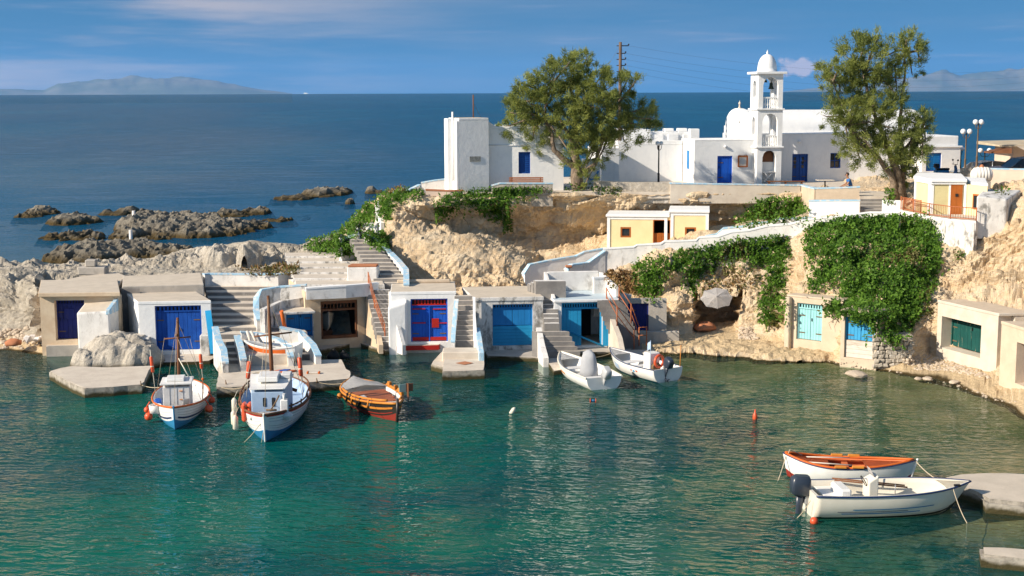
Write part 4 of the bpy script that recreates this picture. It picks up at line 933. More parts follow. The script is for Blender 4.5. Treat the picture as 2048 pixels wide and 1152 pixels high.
# ---------------------------------------------------------------- uphill path walls
nw = [PY(u, v, Y) for u, v, Y in ((1207, 498, 74.6), (1268, 494, 74.5), (1274, 490, 74.5), (1322, 488, 74.4), (1330, 483, 74.4), (1392, 481, 74.2), (1398, 475, 74.2), (1437, 473, 74), (1463, 464, 73.9), (1497, 461, 73.8), (1535, 452, 73.7), (1579, 449, 73.5), (1612, 440, 73.3), (1640, 436, 73.1), (1680, 432, 72.7), (1740, 425, 72.3), (1800, 425, 71.6))]
lowwall('path_wall', 'rough white plastered wall of the uphill path above the ivy', 'wall', nw, .4, 2.6, 'white_worn', 'white_plaster', jit=.05)
fwl = [PY(u, v, Y) for u, v, Y in ((1413, 473, 76), (1432, 469, 76), (1446, 457, 75.8), (1489, 453, 75.6), (1505, 446, 75.5), (1533, 445, 75.4), (1556, 438, 75.3), (1623, 436, 75))]
lowwall('path_wall', 'stepped white inner wall with pale blue top beside the green bush', 'wall', fwl, .35, 4.2, 'white_plaster', 'cap_blue')
w2 = [PY(u, v, Y) for u, v, Y in ((1047, 548, 75.2), (1058, 530, 75.4), (1095, 522, 75.8), (1150, 513, 76.3), (1168, 504, 76.4), (1209, 497, 76.6))]
lowwall('path_wall', 'shaded white wall with blue edge where the path starts under the cliff', 'wall', w2, .3, 2.2, 'white_plaster', 'cap_blue')
w3 = [PY(u, v, Y) for u, v, Y in ((1133, 540, 73.6), (1142, 530, 73.8), (1175, 526, 74.2), (1195, 512, 74.4), (1209, 502, 74.5))]
lowwall('path_wall', 'low stained path wall with an orange tipped corner above the cyan garage', 'wall', w3, .35, 2.4, 'white_worn', 'cap_blue')
p = PY(1136, 535, 73.5); bm = B(); bm.box(-.14, .22, -.16, .16, 0, .12, bev=.03); o = bm.o('orange_corner_cap', 'terracotta', None, 'orange painted cap on the corner of the path wall', 'cap'); o.location = p
# path surface
bm = B(); rr = []
for a, b_ in zip(nw, nw[1:]):
    pass
rr = [[p + V((0, .1, -.75)), p + V((.05, 4.2, -.7))] for p in nw]
bm.loft(rr, smooth=False); bm.o('path', 'concrete_light', kind='structure')
# walls and steps at the head of the path
def pw(label, pts, th, zb, mat, cap=None, name='terrace_wall'):
    return lowwall(name, label, 'wall', [PY(*q) for q in pts], th, zb, mat, cap)
pw('bluish white wall left of the grey steps near the person', [(1619, 402, 75.5), (1680, 401, 75.0), (1719, 401, 74.8)], .3, 5.6, 'white_plaster', 'cap_blue')
pw('cream block wall below the person in blue', [(1632, 377, 77.5), (1680, 376, 77.2), (1719, 374, 77)], .35, 5.6, 'cream_light', 'cap_blue')
pw('small white wall right of the grey steps under the tall tamarisk', [(1766, 400, 74.8), (1806, 401, 74.2)], .3, 5.6, 'white_plaster')
pw('cream corner wall under the church forecourt bench', [(1600, 370, 82), (1634, 378, 78)], .3, 5.8, 'cream_light', 'cap_blue')
stair('four grey steps beside the bluish white wall', PY(1745, 424, 74.8), PY(1745, 398, 76.6), 1.35, 1.35, 4, mats=('riser_grey_shade', 'concrete'))
bm = B(); pp = [V((PY(u, 400, Y).x, Y, 0)) for u, Y in ((1719, 76.7), (1775, 76.7), (1790, 84), (1690, 84))]; bm.prism([(p.x, p.y) for p in pp], 6.2, 7.12); bm.o('upper_path', 'concrete_light', kind='structure')
# forecourt retaining walls along the cliff top
pw('grey stone retaining wall under the wooden bench', [(983, 372, 80.6), (1000, 367, 80.6), (1105, 367, 80.8)], .35, 6.3, 'stone_wall', 'cap_blue', 'retaining_wall')
pw('rough whitewashed retaining wall below the black lamp post', [(1188, 361, 82), (1246, 364, 81.6), (1342, 365, 81.4)], .4, 6.4, 'stone_wall', None, 'retaining_wall')
pw('long retaining wall with blue coping below the church', [(1340, 367, 81.2), (1480, 369, 81.2), (1600, 371, 81.2)], .35, 6.4, 'concrete_light', 'cap_blue', 'retaining_wall')
pw('low white parapet with pale blue top left of the tower house', [(843, 366, 84), (870, 361, 84), (896, 358, 84)], .3, 6.3, 'white_worn', 'cap_blue', 'retaining_wall')
pw('brick edged plinth wall at the foot of the tower house', [(852, 380, 79.8), (900, 382, 79.8), (925, 381, 79.9)], .35, 6.2, 'wall_pink', 'terracotta', 'retaining_wall')
pw('curving white garden wall dropping from the tower house', [(785, 386, 82), (815, 382, 83), (838, 370, 84)], .2, 6.0, 'white_plaster', 'cap_blue', 'retaining_wall')
pw('slim white wall standing at the left rim of the cliff', [(754, 402, 80), (757, 425, 79), (765, 446, 78)], .2, 4.2, 'white_plaster', None, 'retaining_wall')
# forecourt paving
bm = B(); bm.prism([(-4.5, 81.3), (27, 80.9), (30, 96), (-4, 96)], 6.7, 7.08); bm.o('forecourt', 'concrete_light', kind='structure')
# ================================================================ buildings on the headland
def window(par, x0, x1, z0, z1, y, frame, pane, shutter=None, fw=.06, bars=0):
    g = B(); g.box(x0, x0 + fw, y - .05, y + .05, z0, z1); g.box(x1 - fw, x1, y - .05, y + .05, z0, z1); g.box(x0 + fw, x1 - fw, y - .05, y + .05, z1 - fw, z1); g.box(x0 + fw, x1 - fw, y - .05, y + .05, z0, z0 + fw)
    if bars:
        g.box((x0 + x1) / 2 - .02, (x0 + x1) / 2 + .02, y - .03, y + .03, z0 + fw, z1 - fw); g.box(x0 + fw, (x0 + x1) / 2 - .02, y - .03, y + .03, (z0 + z1) / 2 - .02, (z0 + z1) / 2 + .02); g.box((x0 + x1) / 2 + .02, x1 - fw, y - .03, y + .03, (z0 + z1) / 2 - .02, (z0 + z1) / 2 + .02)
    w = g.o('window', frame, par)
    if shutter:
        m = (x0 + x1) / 2
        for a, b in ((x0 + fw, m - .006), (m + .006, x1 - fw)):
            s = B(); s.box(a, b, y + .02, y + .04, z0 + fw, z1 - fw); n = 9
            for i in range(n):
                zz = z0 + fw + (z1 - z0 - 2 * fw) * (i + .5) / n; s.box(a + .03, b - .03, y - .01, y + .02, zz - .03, zz + .02)
            s.o('shutter', shutter, w)
    else: B().box(x0 + fw, x1 - fw, y + .01, y + .02, z0 + fw, z1 - fw).o('pane', pane, w)
    return w
def house(label, u0, v0, Y, rz, u1, vtop, dep, wall, roof='white_plaster', opens=(), th=.3, lip=0., rth=.14, name='white_house', cat='house', over=.0):
    A = PY(u0, v0, Y); g = thing(name, label, cat, A, rz)
    w = onplane(u1, v0, A, rz)[0]; h = onplane((u0 + u1) / 2, vtop, A, rz)[1] - rth
    ops = [prect(A, rz, *o) for o in opens]
    shell(g, w, h, dep, 0, th, wall, ops, .8, roof, lip, over, rth)
    return g, ops, w, h, A
R = math.radians
# tower house
rt = R(20)
g, _, w, h, A = house('tall blank white tower house with a thin roof pipe', 919, 380, 81.2, rt, 978, 236, 2.0, 'white_plaster', 'cream_light', name='tower_house')
B().box(-.16, -.003, .0, .3, -.8, h - .02, bev=.02).o('corner_pilaster', 'white_plaster', g)
B().box(-.30, -.003, 1.35, 2.0, -.8, h + .1, bev=.03).o('corner_pilaster', 'white_plaster', g)
bm = B(); bm.tube([(-.1, .9, .5), (-.1, .9, h + .5)], .06).o('roof_pipe', 'white_plaster', g)
x0, x1, z0, z1 = prect(A, rt, 939, 313, 961, 323); B().box(x0, x1, -.03, -.002, z0, z1).o('plaque', 'sign_grey', g)
bm = B(); bm.tube([(w - .35, 1.8, h), (w - .35, 1.8, h + 1.5)], .035).tube([(w - .35, 1.8, h + 1.0), (w + .25, 1.9, h)], .008); bm.o('antenna_mast', 'wood_brown', g)
A2 = PY(976, 380, 82.0); A2.z = A.z
rb = R(7)
g, ops, w, h, A = house('white house with a blue shuttered window behind the wooden bench', 974, 378, 82.3, rb, 1127, 253, 4.2, 'white_plaster', 'white_plaster', [(1037, 304, 1061, 347)], name='white_house')
window(g, *ops[0], .12, 'blue_shutter', 'glass_dark', 'blue_shutter')
bm = B(); bm.tube([(.1, -.04, 2.62), (w - .1, -.04, 2.62)], .025).o('cable_pipe', 'white_plaster', g)
bm = B(); bm.prism([(0, 0.01), (.5, 0.01), (.5, .5), (0, .5)], h + .14, h + .5, zt=[h + .55, h + .2, h + .2, h + .55]); bm.o('parapet_ramp', 'white_plaster', g)
# blue and white wall with round arch behind tree, stub
g, _, w, h, A = house('small white wall block with curved blue edged arch behind the tamarisk trunk', 1166, 372, 88, R(5), 1200, 318, .6, 'white_plaster', name='garden_wall', cat='wall')
bm = B(); bm.tube([(w * (.1 + .8 * i / 10), -.03, .95 - .55 * math.sin(math.pi * i / 10)) for i in range(11)], .06).o('blue_moulding', 'blue_azure', g)
# middle house
g, _, w, h, A = house('long low white house with stepped flat roof behind the black lamp post', 1236, 368, 90.5, rb, 1364, 287, 6, 'white_plaster', name='white_house', rth=.1)
B().box(-.05, w + .02, .05, .35, h + .1, h + .28, bev=.02).o('coping', 'white_plaster', g)
x0 = onplane(1258, 300, A, rb)[0]
bm = B(); bm.prism([(x0, 2.4), (x0 + 2.0, 2.4), (x0 + 2.0, 5.8), (x0, 5.8)], h + .1, h + .95, bev=.03).prism([(x0 + 2.01, 2.6), (w + 1.7, 2.6), (w + 1.7, 5.8), (x0 + 2.01, 5.8)], h + .1, h + .75, bev=.03); bm.o('upper_storey', 'white_plaster', g)
for i in range(3): B().box(x0 + 2.2 + i * 1.05, x0 + 2.9 + i * 1.05, 2.5, 2.598, h + .2, h + .62, bev=.01).o('recess_panel', 'white_plaster', g)
for a in (1.05, 2.0): B().box(x0 + 2.1 + a, x0 + 2.75 + a, 3.2, 3.8, h + .75, h + 1.0, bev=.04).o('chimney', 'white_plaster', g)
B().box(w + 1.1, w + 1.75, 2.3, 2.9, h + .1, h + .98, bev=.03).o('chimney', 'white_plaster', g)
g, _, w, h, A = house('bright white projecting room at the left end of the long low house', 1203, 370, 88.6, R(11), 1238, 296, 3.6, 'white_plaster', name='white_house')
# annex with blue door
ra = R(8)
g, ops, w, h, A = house('white annex with a plain blue door beside the bell tower', 1388, 368, 88.3, ra, 1514, 279, 3.2, 'white_plaster', 'white_plaster', [(1435, 312, 1464, 366)], rth=.08, name='church_annex')
doors(g, *ops[0], .1, 'blue_bright', 1, 5, 0, handle=True)
f = thing('notice_frame', 'orange wooden frame with a round dial hung on the white annex', 'frame', A + Matrix.Rotation(ra, 3, 'Z') @ V((onplane(1485, 322, A, ra)[0], -.06, onplane(1485, 334, A, ra)[1])), ra)
bm = B(); bm.box(-.33, .33, -.04, .03, 0, .07); bm.box(-.33, .33, -.04, .03, .65, .74); bm.box(-.33, -.25, -.04, .03, .07, .65); bm.box(.25, .33, -.04, .03, .07, .65); bm.o('frame', 'wood_orange', f)
B().box(-.25, .25, .0, .02, .07, .65).o('panel', 'board_white', f)
bm = B(); bm.tube([(0, -.02, .36), (0, 0, .36)], .2, 14).o('dial', 'canvas_grey', f)
bm = B(); 
for k in range(5): bm.ball((-.26 + k * .13, -.02, .77), .035, 6)
bm.o('crest', 'wood_brown', f)
bm = B(); q = onplane(1450, 293, A, ra); bm.ball((q[0], -.08, q[1]), .1, 8); bm.tube([(q[0], -.06, q[1]), (q[0], .02, q[1])], .04); bm.o('wall_lamp', 'globe_white', g)
x_ = -.004; B().box(-.03, -.002, 1.2, 1.75, .9, 2.1).o('side_shutter', 'blue_azure', g)
# church
rc = R(9)
g, ops, w, h, A = house('white barrel vaulted church with a blue door and barred window', 1512, 367, 89.4, rc, 1850, 266, 2.6, 'white_plaster', 'white_plaster', [(1585, 308, 1615, 365), (1661, 306, 1681, 336)], rth=.1, name='church')
x0, x1, z0, z1 = ops[0]; doors(g, x0, x1, z0, z1, .14, 'blue_shutter', 2, 2, 0, handle=False)
for k in (0, 1):
    for i in range(3):
        B().box(x0 + .14 + k * (x1 - x0) / 2, x0 + .3 + k * (x1 - x0) / 2, .12, .138, z0 + .95 + i * .26, z0 + 1.15 + i * .26).o('door_pane', 'glass_dark', g)
window(g, *ops[1], .14, 'blue_shutter', 'glass_dark', None, bars=1)
bm = B(); q = onplane(1598, 283, A, rc); bm.ball((q[0], -.1, q[1]), .11, 8); bm.o('wall_lamp', 'globe_white', g)
nx0, nw_, ny, rr_ = .25, w + 1.0, 2.4, 2.5
zs = h - .05
prof = [(ny, zs - .1)] + [(ny + rr_ - rr_ * math.cos(math.pi * i / 20), zs + .42 + 1.2 * math.sin(math.pi * i / 20)) for i in range(21)] + [(ny + 2 * rr_, zs - .1)]
bm = B(); bm.loft([[(x, y, z) for y, z in prof] for x in np.linspace(nx0 + .3, nw_, 20)], smooth=True); bm.jitter(.03, .6); bm.o('vault', 'white_plaster', g)
yc_ = ny + rr_; zg = zs + .5
gp = [(yc_ - rr_ - .62, -.8), (yc_ - rr_ - .62, zs - .02), (yc_ - rr_ - .34, zs - .02), (yc_ - rr_ - .34, zg), (yc_ - rr_ - .1, zg)] + [(yc_ - (rr_ + .1) * math.cos(math.pi * i / 20), zg + 1.24 * math.sin(math.pi * i / 20)) for i in range(1, 20)] + [(yc_ + rr_ + .1, zg), (yc_ + rr_ + .34, zg), (yc_ + rr_ + .34, zs - .02), (yc_ + rr_ + .62, zs - .02), (yc_ + rr_ + .62, -.8)]
bm = B(); bm.loft([[(nx0, y, z) for y, z in gp], [(nx0 + .32, y, z) for y, z in gp]], closed=True, cap=True, smooth=False); bm.o('gable', 'white_plaster', g)
B().box(nx0 + .33, nx0 + 2.3, ny + .05, ny + 2 * rr_, -.8, zs, bev=.02).o('nave_end', 'white_plaster', g)
bm = B(); bm.tube([(nx0 - .01, ny + rr_ * .75, zs + .8), (nx0 - .02, ny + rr_ * .75, zs + .8)], .09, 8).o('gable_vent', 'inside_shade', g)
bm = B(); zc = zs + 1.7; yc = ny + rr_; bm.lathe([(.1, zc - .02), (.1, zc + .1), (.05, zc + .16), (.05, zc + .3), (.09, zc + .34), (.05, zc + .42), (.0, zc + .6)], 10, (nx0 + .16, yc, 0)); bm.box(nx0 + .13, nx0 + .19, yc - .14, yc + .14, zc + .38, zc + .44); bm.o('gable_finial', 'wall_pink', g)

# ---------------------------------------------------------------- bell tower
def arch_panel(w, h, th, aw, sp, z0=0, n=12):
    bm = B(); a = (w - aw) / 2
    bm.box(0, a, 0, th, 0, h); bm.box(w - a, w, 0, th, 0, h)
    def az(x): return sp + math.sqrt(max(0, (aw / 2) ** 2 - (x - w / 2) ** 2))
    X = [a + aw * i / n for i in range(n + 1)]
    for i in range(n):
        p, q = X[i], X[i + 1]; zp, zq = az(p), az(q)
        bm.quad([(p, 0, zp), (q, 0, zq), (q, 0, h), (p, 0, h)]); bm.quad([(p, th, zp), (p, th, h), (q, th, h), (q, th, zq)]); bm.quad([(p, 0, zp), (p, th, zp), (q, th, zq), (q, 0, zq)]); bm.quad([(p, 0, h), (q, 0, h), (q, th, h), (p, th, h)])
    if z0: bm.box(a, w - a, 0, th, 0, z0)
    return bm
At = PY(1513, 367, 87.9); BT = thing('bell_tower', 'slender white bell tower with arches, balustrades and a dome', 'tower', At, ra)
tw = 1.62; ht = .24
def zt(v): return PY(1513, v, 87.9).z - At.z
Z1, Z2, Z3 = zt(293), zt(217), zt(145)
def ring(z0, z1, aw, fr, name, base_ext=0):
    h = z1 - z0; w = tw + base_ext * 2; sp = h * fr
    for k in range(4):
        if k in (0, 2): bm = arch_panel(w, h, ht, aw, sp)
        else: bm = arch_panel(w - 2 * ht - .004, h, ht, aw - .42 if aw > 1 else aw * .62, sp)
        o = bm.o(name, 'white_plaster', BT)
        if k == 0: o.location = (-base_ext, 0 - base_ext, z0)
        elif k == 2: o.location = (-base_ext, w - ht - base_ext, z0)
        else: o.rotation_euler = (0, 0, R(90)); o.location = ((ht if k == 1 else w) - base_ext, ht + .002 - base_ext, z0)
ring(-.8, Z1 - .1, .9, .80, 'portal_panel')
ring(Z1, Z2 - .1, 1.02, .68, 'arch_panel', .02); ring(Z2, Z3 - .1, 1.0, .68, 'arch_panel')
for z in (Z1 - .1, Z2 - .1): B().box(-.12, tw + .12, -.12, tw + .12, z + .001, z + .098, bev=.015).o('ledge', 'white_plaster', BT)
B().box(-.2, tw + .2, -.2, tw + .2, Z3 - .099, Z3 + .05, bev=.02).o('cornice', 'white_plaster', BT)
R_ = .62; dome = B(); dome.lathe([(R_ + .03, Z3 + .04), (R_ + .03, Z3 + .14), (R_, Z3 + .15)] + [(R_ * math.cos(math.pi / 2 * i / 12) ** .85 if i < 12 else 0, Z3 + .15 + 1.02 * math.sin(math.pi / 2 * i / 12)) for i in range(1, 13)], 24, (tw / 2, tw / 2, 0)); dome.o('dome', 'white_plaster', BT)
zf = Z3 + 1.15; B().lathe([(.1, zf), (.06, zf + .06), (.09, zf + .13), (.04, zf + .2), (.0, zf + .32)], 10, (tw / 2, tw / 2, 0)).o('finial', 'white_plaster', BT)
bal = [(.05, 0), (.05, .05), (.03, .08), (.07, .22), (.03, .4), (.05, .55), (.05, .6)]
for z in (Z1, Z2):
    for k in range(4):
        bm = B(); L = 1.02 if k in (0, 2) else .72; n = 7 if k in (0, 2) else 4
        for i in range(n): bm.lathe([(r * .8, zz * 1.05) for r, zz in bal], 6, (-L / 2 + L * (i + .5) / n, 0, 0))
        bm.box(-L / 2, L / 2, -.06, .06, .63, .72)
        o = bm.o('balustrade', 'white_plaster', BT)
        o.location = [(tw / 2, ht / 2, z), (ht / 2, tw / 2, z), (tw / 2, tw - ht / 2, z), (tw - ht / 2, tw / 2, z)][k]; o.rotation_euler = (0, 0, R(90 * (k % 2)))
def bell(name, x, z, s):
    bm = B(); bm.lathe([(.0, .62 * s), (.08 * s, .6 * s), (.14 * s, .5 * s), (.17 * s, .25 * s), (.24 * s, .06 * s), (.27 * s, 0), (.2 * s, .02 * s)], 14, (x, tw / 2, z)); bm.tube([(x, tw / 2, z + .6 * s), (x, tw / 2, z + .8 * s)], .02); return bm.o(name, 'bronze', BT)
bell('bell', tw * .40, Z3 - .62, .72); bell('bell', tw * .68, Z3 - 1.05, .72)
B().tube([(0.1, tw / 2, Z3 - .13), (tw - .1, tw / 2, Z3 - .13)], .04).o('bell_beam', 'wood_brown', BT)
B().box(.36, tw - .36, .5, .53, 1.35, 2.05).o('icon', 'wood_brown', BT); B().box(.3, tw - .3, .535, .6, -.3, Z1 - .2).o('portal_back', 'white_plaster', BT)
tb = thing('folding_table', 'small white folding table with crossed legs in the tower portal', 'table', At + Matrix.Rotation(ra, 3, 'Z') @ V((tw / 2, .2, .08)), ra)
B().box(-.4, .4, -.2, .2, .62, .66).o('table_top', 'deck_white', tb)
for s in (-1, 1): B().tube([(-.3 * s, -.15, 0), (.3 * s, -.15, .62)], .025, 5).tube([(-.3 * s, .12, 0), (.3 * s, .12, .62)], .025, 5).o('leg', 'deck_white', tb)
# right hand white house
g, ops, w, h, A = house('white house with a blue shutter right of the tall tamarisk', 1842, 372, 90, R(8), 1918, 292, 4, 'white_plaster', 'white_plaster', [(1853, 306, 1882, 342)], name='white_house', rth=.1, lip=.1, over=.1)
window(g, *ops[0], .12, 'blue_shutter', 'glass_dark', 'blue_azure')
B().box(.0, w - .15, .05, 3.8, h + .101, h + .75, bev=.03).o('roof_parapet', 'white_plaster', g)
# ---------------------------------------------------------------- yellow cliff house
A = PY(1215, 500, 78.4); Bq = PY(1415, 486, 77.6); Bq.z = A.z; d = Bq - A; ry = math.atan2(d.y, d.x); W0 = d.length
g = thing('yellow_house', 'small pale yellow house with orange door and windows set under the cliff', 'house', A, ry)
xs_ = onplane(1341, 450, A, ry)[0]; hL = onplane(1280, 434, A, ry)[1]; hR = onplane(1380, 425, A, ry)[1]
wl_ = prect(A, ry, 1241, 454, 1262, 475); wr = prect(A, ry, 1370, 454, 1392, 477); dr = prect(A, ry, 1308, 441, 1339, 492)
bm = B(); wall_open(bm, xs_, hL + .6, .25, [wl_, dr], z0=-.6); wall_open(bm, W0 - xs_, hR + .6, .25, [wr], y0=-.12, z0=-.6, x0=xs_ + .001)
bm.box(0, .25, .252, 2.6, -.6, hL); bm.box(W0 - .25, W0, .132, 2.6, -.6, hR); bm.box(.25, W0 - .25, 2.4, 2.6, -.6, hL); bm.o('wall', 'yellow_plaster', g)
B().box(-.1, xs_ - .05, -.12, 2.7, hL + .001, hL + .14, bev=.02).o('roof', 'white_plaster', g); B().box(xs_ - .1, W0 + .1, -.24, 2.7, hR + .001, hR + .16, bev=.02).o('roof', 'white_plaster', g)
for x, hh in ((-.03, hL), (xs_ - .35, hL), (xs_ + .0, hR), (W0 - .12, hR)): B().box(x, x + .17, -.05 if hh == hL else -.16, -.002 if hh == hL else -.122, -.6, hh).o('pilaster', 'white_plaster', g)
B().box(.14, xs_ - .35, -.04, -.002, hL - .14, hL).o('frieze', 'white_plaster', g); B().box(xs_ + .17, W0 - .12, -.155, -.122, hR - .16, hR).o('frieze', 'white_plaster', g)
window(g, *wl_, .06, 'wood_orange', 'glass_dark', fw=.09); window(g, *wr, -.06, 'wood_orange', 'glass_dark', fw=.09)
x0, x1, z0, z1 = dr; zm = z0 + .5 * (z1 - z0); dl = B().box(x0, x1, .12, .16, z0 - .3, zm).o('half_door', 'wood_orange', g); planks(dl, x0, x1, z0 - .3, zm - .01, .085, 'wood_orange', 6)
bm = B(); bm.box(x0 - .05, x0 + .001, -.03, .2, z0 - .3, z1 + .05); bm.box(x1, x1 + .05, -.03, .2, z0 - .3, z1 + .05); bm.box(x0, x1, -.03, .2, z1, z1 + .05); bm.o('door_frame', 'wood_orange', g)
bm = B(); bm.box(.3, W0 - .3, 2.2, 2.3, -.3, hL - .05).o('inner_shade_sheet', 'inside_shade', g)  # added dark sheet before the back wall, painted shade of the room
# ---------------------------------------------------------------- yellow house with terrace at the right
FZ = 6.6
cz = PZ(1860, 437, FZ); c0 = V((PY(1828, 437, 73.6).x, 73.6, FZ)); c1 = V((PY(1927, 440, 71.0).x, 71.0, FZ)); c2 = V((PY(1972, 440, 69.6).x, 69.6, FZ)); cc = V((PY(1860, 437, 71.2).x, 71.2, FZ))
g = thing('yellow_house', 'yellow and white corner house with an orange door above the railed terrace', 'house', cc)
hh = PY(1860, 364, 71.2).z - FZ
L = lambda p: (p.x - cc.x, p.y - cc.y)
bm = B(); bk = V((c2.x + 1.4, c2.y + 4.5, 0)); bk0 = V((c0.x + 1.2, c0.y + 3.5, 0)); bm.prism([L(c0), L(cc), L(c1), L(V((c1.x + 1.2, c1.y + 4.5, 0))), L(bk0)], -.5, hh, bev=.01); bm.o('wall', 'yellow_plaster', g)
h2 = hh - .12; bm = B(); bm.prism([L(c1 + V((.02, .02, 0))), L(c2), L(bk), L(V((c1.x + 1.2, c1.y + 4.4, 0)))], -.5, h2, bev=.01); bm.o('side_wing', 'yellow_plaster', g)
def facepanel(P, Q, a, b, z0, z1, th, nm, mat, off=0.):
    d = (Q - P); d.z = 0; l = d.length; d.normalize(); n = V((d.y, -d.x, 0)); p = P + d * (a * l) - cc; q = P + d * (b * l) - cc
    bm = B(); bm.prism([(p.x + n.x * (th + off), p.y + n.y * (th + off)), (q.x + n.x * (th + off), q.y + n.y * (th + off)), (q.x - n.x * .02, q.y - n.y * .02), (p.x - n.x * .02, p.y - n.y * .02)], z0, z1); return bm.o(nm, mat, g)
facepanel(c0, cc, 0, .08, -.4, hh, .05, 'pilaster', 'white_plaster'); facepanel(c0, cc, .88, 1.0, -.4, hh, .05, 'pilaster', 'white_plaster'); facepanel(cc, c1, .0, .08, -.4, hh, .045, 'pilaster', 'white_plaster')
facepanel(cc, c1, .08, .52, -.3, hh - .12, .02, 'olive_panel', 'olive_yellow'); facepanel(cc, c1, .52, .58, -.4, hh, .05, 'pilaster', 'white_plaster')
dd = facepanel(cc, c1, .585, .93, -.15, hh - .1, .06, 'door', 'wood_orange'); facepanel(cc, c1, .72, .8, hh - .75, hh - .6, .1, 'door_lamp', 'black_iron')
facepanel(c1, c2, 0, .1, -.4, h2, .05, 'pilaster', 'white_plaster'); facepanel(c1, c2, .4, .66, h2 - 1.22, h2 - .45, .05, 'window_frame', 'wood_orange'); facepanel(c1, c2, .45, .61, h2 - 1.14, h2 - .53, .06, 'window_pane', 'glass_dark')
def grow(pts, k):
    c = sum(pts, V()) / len(pts); return [c + (p - c).normalized() * ((p - c).length + k) for p in pts]
bm = B(); bm.prism([L(p) for p in grow([c0, cc, c1, V((c1.x + 1.2, c1.y + 4.5, 0)), bk0], .28)], hh + .001, hh + .17, bev=.03); bm.prism([L(p) for p in grow([c0, cc, c1, V((c1.x + 1.2, c1.y + 4.5, 0)), bk0], .17)], hh - .12, hh, bev=.02); bm.o('roof', 'white_plaster', g)
bm = B(); bm.prism([L(p) for p in grow([c1 + V((.3, 0, 0)), c2, bk, V((c1.x + 1.3, c1.y + 4.4, 0))], .16)], h2 + .001, h2 + .13, bev=.02); bm.o('wing_roof', 'white_plaster', g)
# terrace slab + wall + railing
te = [PZ(u, v, FZ) for u, v in ((1806, 421), (1826, 425), (1858, 432), (1900, 438), (1952, 442))]
te2 = te + [V((te[-1].x + 2.2, 72.5, 0)), V((te[0].x, 74.5, 0))]
bm = B(); bm.prism([(p.x, p.y) for p in te2], FZ - .5, FZ, bev=.03, mtop=1); bm.o('terrace', ['white_worn', 'concrete_light'], None, 'railed terrace floor in front of the yellow corner house', 'terrace')
lowwall('terrace_wall', 'grey and white retaining wall below the orange terrace railing', 'wall', [p + V((.05, .12, -.1)) for p in te[1:]] , .3, 4.75, 'white_flaky', None, jit=.05)
ps = PY(1955, 392, 67.6); bm = B(); bm.prism([(0, .1), (1.45, -.1), (3.2, 2.8), (1.3, 3.0)], -2.15, .0, bev=.08, zt=[0, -.15, .05, .1]); bm.jitter(.07, 1.2); o = bm.o('plaster_block', 'white_flaky', None, 'massive flaking white plaster block beside the terrace railing', 'wall'); o.location = ps
def railing(label, pts, h, n, mat='rail_orange', bars=True, rails=(1.0, .12), group=None, name='railing', rp=.03):
    g = thing(name, label, 'railing', pts[0], 0, group); P = [p - pts[0] for p in pts]
    for a, b in zip(P[:-1], P[1:]):
        for r in rails: B().tube([a + V((0, 0, h * r)), b + V((0, 0, h * r))], rp * .8, 5).o('rail', mat, g)
        if bars:
            k = max(2, int((b - a).length / .14)); bm = B()
            for i in range(1, k): q = a.lerp(b, i / k); bm.tube([q + V((0, 0, h * rails[-1])), q + V((0, 0, h * rails[0]))], .011, 4)
            bm.o('balusters', mat, g)
    for p in P: B().tube([p + V((0, 0, -.05)), p + V((0, 0, h + .04))], rp, 6).o('post', mat, g)
    return g
railing('orange balustrade railing along the terrace of the yellow corner house', [p + V((.05, .12, 0)) for p in te], .62, 0)
railing('short orange railing closing the left end of the terrace', [te[0] + V((.05, .6, 0)), te[0].lerp(te[2], .9) + V((0, 1.0, 0))], .68, 0)
# hand rails
p = [PZ(738, 622, 2.55), PZ(765, 690, .75)]
railing('rusty triple hand rail of the steep flight', [PZ(737, 578, 3.05), PZ(749, 622, 2.0), PZ(770, 682, .6)], .85, 0, bars=False, rails=(1., .72, .45))
railing('orange hand rail on the left side of the cyan garage flight', [PZ(1213, 612, 2.35), PZ(1234, 650, 1.6), PZ(1268, 696, .35)], .9, 0, bars=False, rails=(1., .55))
railing('orange hand rail on the right side of the cyan garage flight', [PZ(1238, 608, 2.45), PZ(1262, 645, 1.7), PZ(1278, 690, .45), PZ(1293, 690, .45)], .9, 0, bars=False, rails=(1., .55))
# ================================================================ street furniture, lamps, vehicles, person on the headland
def lamp(label, P, h, mat, n=2, r=.17, sp=.24, group=None):
    g = thing('street_lamp', label, 'lamp', P, 0, group)
    bm = B(); bm.lathe([(.13, 0), (.13, .25), (.07, .32), (.06, .9), (.08, .94), (.045, 1.0), (.04, h - .1), (.06, h - .06), (.03, h)], 10); bm.o('post', mat, g)
    for k in range(n):
        a = 2 * math.pi * k / n; dx, dy = sp * math.cos(a), sp * math.sin(a)
        arm = B().tube([(0, 0, h - .3), (dx * .6, dy * .6, h - .3), (dx, dy, h - .18), (dx, dy, h - .04)], .02, 5).o('arm', mat, g)
        B().ball((dx, dy, h + .1), r, 14).o('globe', 'globe_white', g)
    return g
p = PY(1317, 363, 83.5); p.z = 7.08; lamp('black lamp post with white globes before the long low house', p, PY(1317, 290, 83.5).z - p.z, 'black_iron', 3, .13, .15)
for u, vg, Y, zb, mt, lb, r, sp in ((1933, 263, 85, 7.8, 'iron_brown', 'shorter brown lamp post with twin globes behind the stone wall', .17, .20), (1957, 244, 87, 7.9, 'iron_brown', 'taller brown lamp post with twin globes behind the water tank', .17, .18), (1970, 301, 93, 7.3, 'black_iron', 'small dark lamp post with twin globes beyond the silver car', .17, .3), (1922, 297, 96, 7.2, 'black_iron', 'dark lamp post with greyish globe at the corner of the white house', .15, .1)):
    q = PY(u, vg, Y); lamp(lb, V((q.x, Y, zb)), q.z - zb - .1, mt, 2 if u != 1922 else 1, r, sp)
